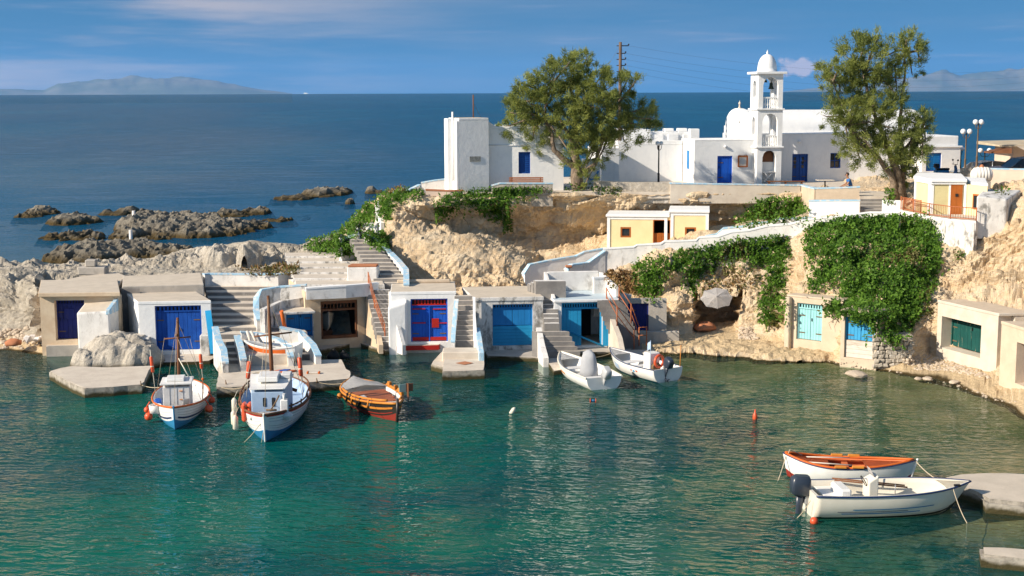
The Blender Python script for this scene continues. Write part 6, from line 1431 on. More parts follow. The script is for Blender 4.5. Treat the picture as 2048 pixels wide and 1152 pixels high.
for sg in (-1, 1):
    B().tube([(H.P(t, 1)[0], sg * (H.P(t, 1)[1] - .02), H.P(t, 1)[2] + .12 + .14 * (t < .5)) for t in np.linspace(.12, .8, 12)], .035, 5).o('hand_rail', 'wood_brown', g)
    for t in (.15, .25, .35, .5, .65, .78): q = H.P(t, 1); B().tube([(q[0], sg * (q[1] - .02), q[2] - .05), (q[0], sg * (q[1] - .02), q[2] + .2)], .03, 5).o('bulwark_post', 'wood_brown', g)
B().tube([(x0 - .9, -.7, 1.0), (x0 - .7, 0, 1.4), (x0 - .9, .9, 1.0)], .07, 6).box(x0 - .7, x0 - .45, .15, .4, .9, 1.3, bev=.03).o('stern_gear', 'wood_brown', g); bm = B(); bm.tube([(x0 - .5, -.9, 1.1), (x0 - .45, 0, 1.35)], .1, 6).jitter(.04, 5).o('furled_canvas', 'canvas_white', g)
b2 = g
# ---- 3: wooden boat, black hull, ochre rails
g, L = boat_at('wooden_boat', 'dark hulled wooden boat with ochre rails and brown deck boards', (-6.95, 58.3), (-4.65, 53.2))
H = Hull(L, 2.1, .68, .55, .78, .35, 'point', .2)
H.build(g, ['hull_black', 'antifoul_red', 'ochre_trim'], 'hull_white', .22, lambda r, t: 1 if r < 5 else 0, rail='ochre_trim', railr=.05, keel='hull_black')
H.band(g, 'ochre_strake', 'ochre_trim', .04, .97, .78, .85, .025); H.band(g, 'red_strake', 'antifoul_red', .04, .97, .62, .66, .02)
for a in range(5): 
    t0 = .34 + a * .1; xx = L * t0; yy = H.P(t0 + .05, 1)[1] - .28; B().box(xx + .01, xx + L * .1 - .01, -yy, yy, .48, .52, bev=.01).o('deck_board', 'brown_deck', g)
bm = B(); hp_ = [H.P(t, 1) for t in np.linspace(.04, .3, 7)]; bm.loft([[(x, -y, z + .02), (x, -y * .5, z + .1), (x, 0, z + .15), (x, y * .5, z + .1), (x, y, z + .02)] for x, y, z in hp_]); bm.jitter(.05, 3); bmesh.ops.solidify(bm.b, geom=bm.b.faces[:], thickness=.02); bm.o('canvas_cover', 'deck_white', g)
for sg in (-1, 1): B().tube([(H.P(t, 1)[0], sg * (H.P(t, 1)[1] - .03), H.P(t, 1)[2] + .1) for t in np.linspace(.3, .92, 10)], .055, 6).o('wash_board', 'ochre_trim', g)
for t in (.35, .5, .62, .74): q = H.P(t, 1); B().box(q[0] - .12, q[0] + .12, q[1] - .1, q[1] + .03, q[2] + .1, q[2] + .28, bev=.02).o('oarlock_block', 'ochre_trim', g)
H.deck(g, 'foredeck', 'hull_white', .82, .98, .06); B().box(L * .78, L * .82, -.6, .6, .4, .5).o('beam', 'hull_white', g)
B().tube([(L * 1.02, 0, -.3), (L * 1.04, 0, .95)], .06, 6).o('stem_post', 'hull_black', g)
bm = B(); bm.box(L * .86, L * .9, .75, .78, .8, 1.35).tube([(L * .88, .77, .6), (L * .88, .77, 1.3)], .02, 4); bm.o('flag_staff', 'wood_brown', g); B().box(L * .86, L * .865, .72, 1.02, 1.0, 1.32).o('board_sign', 'brown_deck', g); B().box(L * .862, L * .868, .42, .715, 1.0, 1.32).o('board_sign', 'turq_paint', g)
B().ball((L * .3, -1.12, .35), .13, 8).o('ball_fender', 'ochre_trim', g)
bm = B(); [bm.box(L * .6 + random.uniform(-.8, .8), L * .6 + random.uniform(.9, 1.1), -.7 + random.uniform(-.1, .1), -.5, .45, .6) for _ in range(2)]; bm.jitter(.08, 5); bm.o('net_heap', 'canvas_grey', g)
for i, t in enumerate((.45, .55, .66, .76)): q = H.P(t, 1); B().tube([(q[0], -q[1] - .05, q[2] - .25), (q[0] + .1, -q[1] - .02, q[2] + .1)], .04, 5).o('rope_coil', 'ochre_trim' if i % 2 else 'hull_black', g)
b3 = g
# ---- 4: white motorboat with covered console
g, L = boat_at('motorboat', 'white motorboat with grey covered console and tilted grey outboard', (4.05, 59.0), (2.45, 63.3))
H = Hull(L, 1.85, .55, .55, .8, .25, 'transom', .45, .9)
H.build(g, ['hull_white', 'hull_white'], 'hull_white', .2, lambda r, t: 0, rail='hull_cream', railr=.045)
H.band(g, 'name_lettering', 'ochre_trim', .52, .66, .72, .8); H.deck(g, 'foredeck', 'deck_white', .8, .98); H.thwart(g, .62, .42, .5, 'deck_white', 'seat'); H.thwart(g, .12, .42, .4, 'deck_white', 'seat')
bm = B(); bm.lathe([(.42, .2), (.4, .6), (.34, 1.0), (.28, 1.3), (.12, 1.42), (0, 1.44)], 16, (L * .36, 0, 0)); bm.jitter(.09, 3.2); bm.o('covered_console', 'canvas_grey', g, smooth=True)
outboard(g, -.05, .62, 'motor_grey', s=.85, tilt=R(-28)); b4 = g
# ---- 5: white motorboat with life ring
g, L = boat_at('motorboat', 'white motorboat with an orange life ring and black outboard', (7.05, 60.6), (4.9, 64.2))
H = Hull(L, 1.8, .6, .58, .85, .25, 'transom', .4, .9)
H.build(g, ['hull_white', 'navy_trim'], 'hull_white', .2, lambda r, t: 1 if r < 4 else 0, rail='navy_trim', railr=.022)
H.deck(g, 'foredeck', 'deck_white', .8, .98); H.thwart(g, .66, .42, .5, 'deck_white', 'seat'); H.thwart(g, .45, .4, .4, 'deck_white', 'seat')
H.band(g, 'flower_decal', 'buoy_orange', .28, .31, .75, .82); H.band(g, 'flower_decal', 'blue_cyan', .33, .36, .72, .8); H.band(g, 'flower_decal', 'red_paint', .38, .4, .75, .81); H.band(g, 'blue_decal', 'deck_blue', .66, .78, .55, .8)
cs = B().box(L * .24, L * .36, -.3, .3, .2, 1.15, bev=.04).o('console', 'hull_white', g); ringbuoy(g, (L * .2, -.12, .78), .27, (1, .15, 0), tube=.065)
B().tube([(L * .24, 0, .5), (L * .2, 0, .5)], .22, 12).o('console_net', 'iron_brown', cs)
outboard(g, -.05, .72, 'motor_dark', .15, .8, R(-20)); B().tube([(.05, -.7, .5), (.05, -.75, 1.6)], .02).o('antenna', 'ochre_trim', g)
fl = B(); fl.loft([[(.4 + .1 * i, .7 + .04 * math.sin(i * 1.5), 1.5 - .05 * i), (.4 + .1 * i, .7 + .04 * math.sin(i * 1.5), 1.85 - .05 * i)] for i in range(4)]); fl.tube([(.4, .7, .5), (.4, .7, 1.9)], .012, 4); fl.o('flag', 'deck_blue', g); b5 = g
# ---- 6: orange decked rowing boat
g, L = boat_at('rowing_boat', 'white rowing boat with bright orange deck and gunwales', (9.35, 45.15), (13.35, 44.55))
H = Hull(L, 1.55, .82, .52, .72, .3, 'point', .2)
H.build(g, ['hull_white', 'antifoul_red'], 'orange_deck', .3, lambda r, t: 1 if r < 4 else 0, rail='navy_trim', railr=.018, keel='hull_white')
for sg in (-1, 1): B().tube([(H.P(t, 1)[0], sg * (H.P(t, 1)[1] - .04), H.P(t, 1)[2] + .03) for t in np.linspace(.02, .98, 20)], .045, 6).o('gunwale', 'orange_trim', g)
H.deck(g, 'foredeck', 'orange_deck', .62, .985, .05); H.deck(g, 'aft_deck', 'orange_deck', .1, .34, .06)
for sg in (-1, 1):
    bm = B(); pts = [H.P(t, 1) for t in np.linspace(.33, .64, 8)]; bm.loft([[(x, sg * (y - .05), z - .06), (x, sg * (y - .27), z - .05)] for x, y, z in pts]); bmesh.ops.solidify(bm.b, geom=bm.b.faces[:], thickness=.03); bm.o('side_deck', 'orange_deck', g)
    for t in (.42, .56): q = H.P(t, 1); B().box(q[0] - .2, q[0] + .2, sg * q[1] - .08, sg * q[1] + .03, q[2] + .04, q[2] + .13, bev=.02).o('oarlock_block', 'ochre_trim', g)
B().box(L * .36, L * .6, -.42, .42, .3, .32).o('well_floor', 'inside_shade', g); B().box(L * .45, L * .5, -.45, .45, .42, .46).o('thwart', 'orange_deck', g)
for y in (-.5, .45): B().tube([(L * .16, y * .7, .62), (L * .52, y, .6)], .022, 6).o('oar', 'board_white', g)
bm = B(); bm.tube([(.0, -.1, .78), (.08, 0, .95), (.25, .12, .84), (.5, .2, .7)], .02, 5).o('stern_rope', 'rope', g)
b6 = g
# ---- 7: cream motorboat with console
g, L = boat_at('motorboat', 'cream motorboat with blue side stripes, steering console and dark outboard', (9.15, 41.05), (13.75, 41.45))
H = Hull(L, 1.95, .80, .76, .88, .28, 'transom', .6, .9, 3.0)
H.build(g, ['hull_cream', 'hull_black'], 'hull_cream', .28, lambda r, t: 1 if r < 4 else 0, rail='navy_trim', railr=.03, thick=.1)
for k, (a, b, c, d_, m) in enumerate(((.25, .78, .66, .685, 'hull_blue'), (.18, .7, .54, .565, 'blue_azure'), (.15, .62, .6, .615, 'navy_trim'))): H.band(g, 'side_stripe', m, a, b, c, d_, .008)
H.band(g, 'spray_rail', 'hull_cream', .05, .92, .44, .47, .03); H.band(g, 'spray_rail', 'hull_cream', .05, .92, .32, .35, .03)
H.deck(g, 'foredeck', 'hull_cream', .84, .98, .03); H.thwart(g, .16, .5, .55, 'hull_white', 'stern_seat', .1)
bm = B(); bm.box(L * .19, L * .27, -.5, .5, .3, .86, bev=.06).o('seat_box', 'hull_white', g)
bm = B(); bm.prism([(L * .40, -.3), (L * .47, -.26), (L * .47, .26), (L * .40, .3)], .28, 1.12, bev=.04, zt=[1.0, 1.2, 1.2, 1.0]); cs = bm.o('console', 'hull_cream', g)
ringbuoy(cs, (L * .385, 0, .98), .17, (1, 0, .5), 'black_iron', .015, 'steering_wheel'); bm = B(); bm.loft([[(L * .44, -.24, 1.15), (L * .44, .24, 1.15)], [(L * .415, -.16, 1.42), (L * .415, .16, 1.42)]]); bmesh.ops.solidify(bm.b, geom=bm.b.faces[:], thickness=.012); bm.o('wind_screen', 'canvas_white', cs)
B().tube([(L * .47, 0, .78), (L * .475, 0, .78)], .14, 14).o('round_port', 'metal_grey', cs)
for y in (-.12, .1): B().tube([(L * .22, .62 + y, .88), (L * .72, .48 + y, .62)], .028, 6).o('oar', 'wood_brown', g)
for x, y in ((L * .56, -.55), (L * .52, .72)): B().tube([(x, y, .6), (x, y, 1.0)], .016, 5).o('rowlock_pin', 'metal_grey', g)
B().box(L * .7, L * .78, -.3, .2, .28, .42, bev=.04).o('locker', 'hull_white', g); B().box(L * .98, L * 1.02, -.46, -.36, .84, .9).o('fairlead', 'black_iron', g)
outboard(g, -.12, .58, 'motor_dark', s=1.08, tilt=R(4)); b7 = g
# ---- 8: dinghy hauled out on the quay
q0, q1 = PZ(600, 722, .5), PZ(496, 719, .5)
g, L = boat_at('dinghy', 'small white dinghy with a red stripe hauled out on the quay', (q0.x, q0.y), (q1.x, q1.y), .78)
H = Hull(L, 1.25, .52, .42, .62, .3, 'transom', .15, .8)
H.build(g, ['hull_white', 'hull_cream', 'orange_trim'], 'deck_white', -.1, lambda r, t: 1 if r < 4 else 0, rail='hull_white', railr=.03)
H.band(g, 'red_stripe', 'orange_trim', .2, .93, .72, .92, .012); H.thwart(g, .3, .25, .2, 'deck_white'); H.thwart(g, .6, .25, .2, 'deck_white')
for x in (.5, 2.0): o = B().box(x, x + .3, -.3, .3, -.34, -.2, bev=.02).o('keel_block', 'wood_bench', g)
b8 = g
# ---- 9: boat stored inside the open garage
A_, rz_, w_, op_ = G3
xm = op_[0] + .28 * (op_[1] - op_[0]); c9 = A_ + Matrix.Rotation(rz_, 3, 'Z') @ V((xm, 3.6, 0)); c9b = A_ + Matrix.Rotation(rz_, 3, 'Z') @ V((xm, .75, 0))
g, L = boat_at('dinghy', 'white boat stored bow first inside the open garage', (c9.x, c9.y), (c9b.x, c9b.y), A_.z + .75)
H = Hull(L, 1.1, .6, .5, .75, .3, 'transom', .1, .8); H.build(g, ['hull_cream', 'hull_cream'], 'deck_white', 0, lambda r, t: 0, rail='board_white', railr=.03, keel='board_white')
B().box(.3, 2.4, -.3, .3, -.75, -.25, bev=.02).o('cradle', 'wood_brown', g)
# ropes
rope('slack mooring rope from the quay corner to the larger fishing boat', [PZ(443, 775, .46), V((-11.0, 56.5, .85))])
rope('slack mooring rope from the quay to the dark wooden boat', [PZ(634, 764, .46), V((-7.0, 58.1, .6))]); rope('mooring rope from the angular slab to the small fishing boat', [PZ(283, 770, .42), V((-14.6, 57.2, .7))])
rope('rope from the cyan garage ledge to the covered motorboat', [PZ(1235, 700, .25), V((2.6, 63.5, .8))]); rope('rope dropping from the rowing boat stern into the water', [V((9.3, 45.1, .8)), PZ(1553, 968, -.1)])
rope('rope from the rowing boat bow to the flat rock slab', [V((13.5, 44.55, .72)), PZ(1890, 966, .3)]); rope('white rope hanging from the cream motorboat bow', [V((13.6, 40.9, .85)), PZ(1934, 1046, .0), PZ(1932, 1082, -.2)], .014)
rope('rope trailing from the cream motorboat stern', [V((9.1, 40.4, .6)), PZ(1592, 1038, -.05)], .014); rope('anchor line running down from the larger fishing boat bow', [V((-9.4, 50.1, .8)), PZ(468, 900, -.3)], .014)
rope('second anchor line under the larger fishing boat bow', [V((-9.3, 50.0, .8)), PZ(520, 900, -.3)], .014)
# buoys on the water
def buoy(label, u, v, kind):
    p = PZ(u, v, 0)
    if kind == 'can': g = thing('mooring_buoy', label, 'buoy', p); B().tube([(-.13, 0, .1), (-.1, 0, .1)], .1, 10).tube([(.1, 0, .1), (.13, 0, .1)], .1, 10).o('end_disc', 'buoy_orange', g); B().tube([(-.1, 0, .1), (.1, 0, .1)], .06, 8).o('core', 'hull_blue', g)
    elif kind == 'red': B().lathe([(0, -.15), (.08, -.1), (.1, .05), (.09, .18), (.04, .26), (.02, .4), (0, .4)], 10).o('mooring_buoy', 'buoy_orange', None, label, 'buoy').location = p
    elif kind == 'ball': B().ball((0, 0, .06), .13, 10).o('mooring_buoy', 'buoy_orange', None, label, 'buoy').location = p
    else: o = B().tube([(0, 0, -.1), (0, 0, -.02), (0, 0, .2), (0, 0, .3)], [.05, .1, .09, .03], 10).o('mooring_buoy', 'fender_white', None, label, 'buoy'); o.location = p; o.rotation_euler = (.3, .5, 0)
buoy('white plastic float drifting in the middle of the bay', 1023, 826, 'white'); buoy('red spindle shaped buoy floating off the beach', 1510, 838, 'red'); buoy('orange and blue spool buoy near the covered motorboat', 1186, 806, 'can'); buoy('small orange ball beside the cream motorboat stern', 1628, 1046, 'ball')
# gear on the quay
p = PZ(563, 744, .46); bm = B(); bm.prism([(-.5, -.15), (.35, -.2), (.7, .1), (-.1, .22)], .0, .08, bev=.02); g = thing('hatch_board', 'orange and blue hatch board lying on the quay', 'board', p); bm.o('board', 'orange_deck', g); B().prism([(-.1, -.18), (.25, -.19), (.4, .12), (.1, .12)], .081, .11).o('blue_panel', 'blue_royal', g)
p = PZ(627, 747, .46); g = thing('timber_tray', 'small orange edged wooden tray lying on the quay', 'tray', p)
for a in ((-.3, -.22, -.12, .12), (.22, .3, -.12, .12)): B().box(*a, 0, .1, bev=.02).o('side', 'orange_trim', g)
B().box(-.22, .22, -.1, .1, .0, .07, bev=.02).o('board', 'board_white', g)
for i, (u0, v0, u1, v1, m) in enumerate(((505, 697, 494, 662, 'board_white'), (518, 697, 502, 662, 'board_white'), (530, 694, 512, 668, 'canvas_grey'))):
    a, b = PZ(u0, v0, .97), PZ(u1, v1, 1.75); B().tube([a, b], .07, 6).o('timber_prop', m, None, ('pale timber prop leaning left behind the dinghy', 'pale timber prop leaning on the wall behind the dinghy bow', 'grey metal prop leaning beside the pale timbers')[i], 'prop')
a, b = PZ(570, 655, 1.5), PY(563, 622, 66.2); B().tube([a, b], .1, 5).o('orange_beam', 'orange_trim', None, 'orange painted beam leaning on the lean-to with azure doors', 'beam')
p = PZ(585, 700, .5)
p = PZ(1478, 840, 0)
# ================================================================ vegetation
def leafmat(name, c, c2, tr=.45):
    t = NT(name); col = t.mix(t.ramp(t.noise(3.0, 4, .6), .35, .65), c, c2)
    p = t.pbsdf(col, .6, .25); tl = t.N('ShaderNodeBsdfTranslucent'); t.l.new(col, tl.inputs['Color'])
    m = t.N('ShaderNodeMixShader'); m.inputs[0].default_value = tr; t.l.new(p.outputs[0], m.inputs[1]); t.l.new(tl.outputs[0], m.inputs[2]); return t.done(m.outputs[0])
leafmat('tam_light', (.35, .385, .10), (.28, .31, .08)); leafmat('tam_mid', (.23, .275, .07), (.18, .215, .055)); leafmat('tam_dark', (.13, .165, .045), (.095, .125, .035))
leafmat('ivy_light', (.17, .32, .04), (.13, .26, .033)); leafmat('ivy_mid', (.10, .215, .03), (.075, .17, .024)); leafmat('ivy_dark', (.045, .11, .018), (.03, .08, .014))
leafmat('dry_grass', (.30, .19, .075), (.22, .12, .05), .2); leafmat('dry_green', (.17, .16, .05), (.12, .12, .04), .2)
paint('bark', (.26, .20, .145), (.14, .105, .08), scale=5, bump=.9, bscale=9, bdist=.08, rough=.95)
rng = np.random.default_rng(11)
def quads(name, C, D, Wd, Ln, mats, mi, par, kind='stuff', label=None, cat=None, tip=.35):
    """many leaf blades: centres C, direction D, width axis Wd"""
    n = len(C); V4 = np.empty((n, 4, 3)); V4[:, 0] = C - Wd; V4[:, 1] = C + Wd; V4[:, 2] = C + D * Ln[:, None] + Wd * tip; V4[:, 3] = C + D * Ln[:, None] - Wd * tip
    me = bpy.data.meshes.new(name); me.vertices.add(4 * n); me.vertices.foreach_set('co', V4.reshape(-1)); me.loops.add(4 * n); me.loops.foreach_set('vertex_index', np.arange(4 * n, dtype=np.int32))
    me.polygons.add(n); me.polygons.foreach_set('loop_start', np.arange(0, 4 * n, 4, dtype=np.int32)); me.polygons.foreach_set('material_index', mi.astype(np.int32)); me.update(calc_edges=True); me.validate()
    for m in mats: me.materials.append(MATS[m])
    return link(name, me, None, par, label, cat, None, kind)
def unit(a): return a / (np.linalg.norm(a, axis=1, keepdims=True) + 1e-9)
def tamarisk(label, base, Y, lobes, limbs, dens, depth):
    b0 = PY(*base, Y); g = thing('tamarisk_tree', label, 'tree', b0); s = Y / FPX
    bm = B()
    for pts, r in limbs:
        P = [PY(u, v, Y + dy) - b0 for u, v, dy in pts]; Q = []
        for a, b in zip(P[:-1], P[1:]):
            for i in range(5): q = a.lerp(b, i / 5); Q.append(q + noise.noise_vector(q * 1.3 + b0) * .10)
        Q.append(P[-1]); rr = [(r[0] + (r[1] - r[0]) * i / (len(Q) - 1)) * (1 + .18 * noise.noise(q * 3)) for i, q in enumerate(Q)]; bm.tube(Q, rr, 9)
    # twigs from limb ends towards lobes
    ends = [PY(p[-1][0], p[-1][1], Y + p[-1][2]) - b0 for p, r in limbs]
    cs = []
    for (u, v, r) in lobes:
        c = PY(u, v, Y + random.uniform(-.5, .5) * depth) - b0; cs.append((c, r * s)); e = min(ends, key=lambda q: (q - c).length)
        c = c + Vector((random.gauss(0, .1), 0, random.gauss(0, .1))); m = e.lerp(c, .5) + Vector((random.uniform(-.3, .3), random.uniform(-.3, .3), .25)); bm.tube([e, m, c, c + (c - e).normalized() * r * s * .5], [.09, .06, .035, .015], 6)
    bm.o('trunk', 'bark', g)
    C, D, Wd, Ln, MI = [], [], [], [], []
    for c, r in cs:                                   # each lobe: separate sprays standing off its shell, with air between them
        K = max(5, int(dens * r * r)); d = unit(rng.normal(size=(K, 3)) + np.array([-.1, -.15, .25])); rad = r * (.35 + .62 * rng.random(K) ** .6) * (1 + .35 * np.array([noise.noise(Vector(x) * 2.0 + c) for x in d]))
        cc = np.array(c) + d * rad[:, None] * np.array([1, 1.2, .92]); m = 95
        ax = unit(d * .9 + rng.normal(size=(K, 3)) * .45 + np.array([0, 0, .55])); sz = .26 + .34 * rng.random(K)
        a = np.repeat(np.arange(K), m); n = K * m; f_ = rng.random(n) ** .8
        P = cc[a] + ax[a] * (f_ * sz[a])[:, None] + rng.normal(size=(n, 3)) * (sz[a] * .30 * (1.1 - f_ * .6))[:, None]
        dr = unit(ax[a] + rng.normal(size=(n, 3)) * .55); w = unit(np.cross(dr, rng.normal(size=(n, 3)))) * (.010 + .013 * rng.random(n))[:, None]
        tone = rng.random(K)[a]
        C.append(P); D.append(dr); Wd.append(w); Ln.append(.10 + .17 * rng.random(n)); MI.append(np.clip(np.floor(tone * 1.9 + rng.random(n) * .9 - f_ * .3), 0, 2))
    cat_ = lambda L_: np.concatenate(L_)
    quads('crown', cat_(C), cat_(D), cat_(Wd), cat_(Ln), ['tam_light', 'tam_mid', 'tam_dark'], cat_(MI), g, 'stuff'); return g
tamarisk('broad crooked tamarisk tree leaning over the cliff edge', (1157, 374), 82.6,
  [(1128, 132, 30), (1108, 158, 34), (1150, 150, 36), (1172, 122, 18), (1190, 160, 32), (1215, 175, 36), (1255, 170, 22), (1270, 160, 14), (1072, 180, 32), (1058, 205, 36), (1105, 200, 42), (1150, 200, 44), (1195, 215, 44), (1240, 210, 34), (1278, 222, 28), (1300, 235, 18), (1032, 225, 26), (1022, 250, 20), (1050, 248, 34), (1092, 245, 40), (1140, 248, 42), (1185, 258, 42), (1230, 252, 38), (1272, 255, 32), (1295, 258, 20), (1035, 278, 22), (1070, 285, 24), (1120, 282, 28), (1165, 290, 30), (1205, 292, 28), (1245, 280, 26), (1140, 310, 18), (1195, 312, 16), (1172, 330, 16), (1158, 350, 16), (1176, 360, 13), (1022, 212, 12), (1048, 165, 12)],
  [([(1157, 376, 0), (1152, 345, 0), (1150, 310, .1), (1152, 262, .2), (1150, 220, .2)], (.40, .12)), ([(1150, 335, 0), (1128, 318, -.3), (1108, 300, -.4), (1104, 272, -.3), (1090, 240, -.2)], (.22, .08)), ([(1165, 350, 0), (1188, 330, .3), (1194, 314, .4), (1205, 285, .5), (1225, 250, .6)], (.17, .07)), ([(1151, 300, 0), (1180, 270, .5), (1215, 235, .8)], (.14, .06)), ([(1151, 290, 0), (1120, 240, .3), (1090, 205, .4)], (.14, .06))], 26, 3.6)
tamarisk('tall loose tamarisk tree before the church with a separate right spire', (1797, 397), 78.2,
  [(1728, 92, 24), (1752, 86, 18), (1700, 112, 26), (1742, 118, 32), (1772, 108, 18), (1660, 140, 20), (1688, 146, 30), (1730, 152, 34), (1768, 145, 26), (1648, 165, 18), (1678, 180, 28), (1715, 188, 34), (1758, 185, 30), (1790, 178, 14), (1672, 215, 20), (1700, 222, 30), (1740, 222, 34), (1780, 220, 26), (1662, 238, 20), (1695, 252, 30), (1735, 260, 36), (1780, 258, 34), (1818, 252, 26), (1847, 243, 18), (1852, 258, 16), (1700, 282, 26), (1738, 295, 34), (1782, 298, 34), (1822, 288, 30), (1850, 280, 16), (1718, 312, 20), (1755, 322, 22), (1795, 330, 30), (1828, 318, 24), (1845, 305, 16), (1805, 350, 22), (1785, 352, 16), (1818, 340, 14), (1808, 88, 18), (1822, 78, 12), (1818, 108, 22), (1838, 116, 13), (1806, 132, 18), (1828, 140, 14), (1802, 158, 15), (1798, 196, 12)],
  [([(1798, 400, 0), (1800, 370, 0), (1792, 340, .1), (1775, 290, .2), (1745, 220, .2), (1728, 150, .2)], (.30, .06)), ([(1786, 400, -.2), (1788, 370, -.2), (1780, 350, -.2), (1760, 318, -.3), (1722, 285, -.4), (1695, 250, -.4)], (.22, .05)), ([(1808, 398, .3), (1806, 360, .3), (1806, 320, .4), (1800, 240, .5), (1806, 170, .5), (1812, 105, .5)], (.20, .04)), ([(1802, 350, .2), (1818, 318, .4), (1842, 262, .6)], (.12, .04)), ([(1776, 300, .1), (1740, 270, -.3), (1690, 220, -.4), (1665, 165, -.4)], (.12, .03))], 28, 2.8)

# everything built so far, for leaves to lie on
bpy.context.view_layer.update()
AV, AF = [], []
for o in COL.objects:
    if o.type != 'MESH' or o.name.startswith(('sea', 'crown', 'far_', 'power_wire', 'seabed')): continue
    m = o.matrix_world; k = len(AV); AV += [m @ v.co for v in o.data.vertices]; AF += [tuple(i + k for i in p.vertices) for p in o.data.polygons]
AB = BVHTree.FromPolygons(AV, AF)
def inpoly(u, v, poly):
    c = False; j = len(poly) - 1
    for i in range(len(poly)):
        if (poly[i][1] > v) != (poly[j][1] > v) and u < (poly[j][0] - poly[i][0]) * (v - poly[i][1]) / (poly[j][1] - poly[i][1]) + poly[i][0]: c = not c
        j = i
    return c
def ivy(label, polys, n, thick, leaf=.11, mats=('ivy_light', 'ivy_mid', 'ivy_dark'), name='ivy', cat='ivy', up=.25, clump=.75, tip=.45, stems=True, bias=0., maxd=None):
    pts, nm = [], []
    for poly in polys:
        a = [p[0] for p in poly]; b = [p[1] for p in poly]; area = abs(sum(poly[i][0] * poly[(i + 1) % len(poly)][1] - poly[(i + 1) % len(poly)][0] * poly[i][1] for i in range(len(poly)))) / 2
        k = int(n * area / 10000)
        got = 0; tries = 0
        while got < k and tries < k * 8:
            tries += 1; u, v = random.uniform(min(a), max(a)), random.uniform(min(b), max(b))
            if not inpoly(u + random.gauss(0, 6), v + random.gauss(0, 6), poly): continue
            h = AB.ray_cast(CAMP, ray(u, v).normalized(), 300)
            if h[0] is None or h[0].z < .05 or (maxd and h[0].y > maxd): continue
            nn = h[1] if h[1].dot(h[0] - CAMP) < 0 else -h[1]
            pts.append(h[0]); nm.append((nn + Vector((-.1, -.55, .35))).normalized()); got += 1
    g = thing(name, label, cat, pts[0] if pts else (0, 0, 0)); o0 = np.array(pts[0])
    P = np.array(pts); N = np.array(nm); n_ = len(P)
    f = np.array([noise.noise(Vector(p) * 1.5) + .5 * noise.noise(Vector(p) * 4.1) for p in P]); f = np.clip(.5 + f * clump, 0.02, 1.25)
    off = thick * f * (rng.random(n_) ** .45); P2 = P + N * off[:, None] - o0
    D = unit(rng.normal(size=(n_, 3)) * .75 + N * .45 + np.array([-.1, -.1, -.35 + up])); Wd = unit(np.cross(D, N * .8 + rng.normal(size=(n_, 3)) * .7)) * (leaf * (.22 + .42 * rng.random(n_) ** 1.5))[:, None]
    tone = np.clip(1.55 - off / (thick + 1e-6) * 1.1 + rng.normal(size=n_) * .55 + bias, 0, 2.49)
    dead = np.array([noise.noise(Vector(p) * .55 + Vector((2, 7, 1))) for p in P]) + rng.normal(size=n_) * .1; tone = np.floor(tone); tone[dead > .52] = 3
    keep = np.array([noise.noise(Vector(p) * .8 + Vector((9, 1, 3))) for p in P]) + rng.normal(size=n_) * .25 > -.62; P2, D, Wd, tone = P2[keep], D[keep], Wd[keep], tone[keep]; LL = (leaf * (.55 + .95 * rng.random(n_)))[keep]
    if stems:                                        # straggling runners hanging free below the mat
        eP, eD, eW, eT = [], [], [], []
        for _ in range(max(8, n_ // 110)):
            i = random.randrange(n_); q = Vector(P[i]) - Vector(o0) + Vector(N[i]) * thick * .6; ln = random.uniform(.3, .9)
            for s_ in range(int(ln / .035)):
                q = q + Vector((random.uniform(-.02, .02), random.uniform(-.012, .006), -.035)); dd = Vector((random.gauss(0, 1), random.gauss(-.3, .6), random.gauss(-.3, .6))).normalized(); eP.append(q[:]); eD.append(dd[:]); eW.append((dd.cross(Vector((random.gauss(0, 1), random.gauss(0, 1), random.gauss(0, 1)))).normalized() * leaf * .32)[:]); eT.append(random.choice((0, 0, 1)))
        P2 = np.concatenate([P2, eP]); D = np.concatenate([D, eD]); Wd = np.concatenate([Wd, eW]); tone = np.concatenate([tone, eT]); LL = np.concatenate([LL, np.full(len(eT), leaf * .8)])
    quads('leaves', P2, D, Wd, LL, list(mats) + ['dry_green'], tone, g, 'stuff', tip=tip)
    if stems:
        bm = B()
        for _ in range(min(26, max(3, n_ // 400))):
            i = random.randrange(n_); p = Vector(P[i]) - Vector(o0); q = [p]
            for s in range(5): p = p + Vector((random.uniform(-.25, .25), random.uniform(-.02, .02), random.uniform(-.35, -.1))); q.append(p)
            bm.tube(q, [.02, .018, .016, .014, .012, .008], 4)
        bm.o('stems', 'bark', g, kind='stuff')
    return g
BIG = [(1607, 470), (1640, 447), (1700, 437), (1760, 430), (1830, 431), (1868, 447), (1886, 480), (1876, 540), (1864, 590), (1835, 618), (1824, 650), (1812, 676), (1806, 645), (1796, 640), (1797, 690), (1780, 692), (1771, 660), (1756, 640), (1752, 682), (1744, 640), (1720, 648), (1700, 625), (1680, 632), (1652, 620), (1660, 602), (1692, 592), (1690, 562), (1655, 572), (1615, 580), (1632, 545), (1652, 520), (1625, 500), (1628, 530), (1612, 512)]
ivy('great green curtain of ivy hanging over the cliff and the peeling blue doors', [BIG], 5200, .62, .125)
I2 = [(1272, 530), (1300, 522), (1380, 504), (1440, 488), (1500, 480), (1572, 470), (1582, 500), (1572, 540), (1566, 600), (1572, 630), (1548, 656), (1522, 640), (1524, 592), (1540, 560), (1532, 532), (1500, 526), (1452, 512), (1430, 540), (1402, 536), (1396, 560), (1384, 592), (1374, 560), (1368, 524), (1340, 546), (1322, 560), (1312, 600), (1290, 592), (1266, 562)]
ivy('ragged ivy trailing below the path wall above the umbrella cave', [I2], 4800, .45, .12)
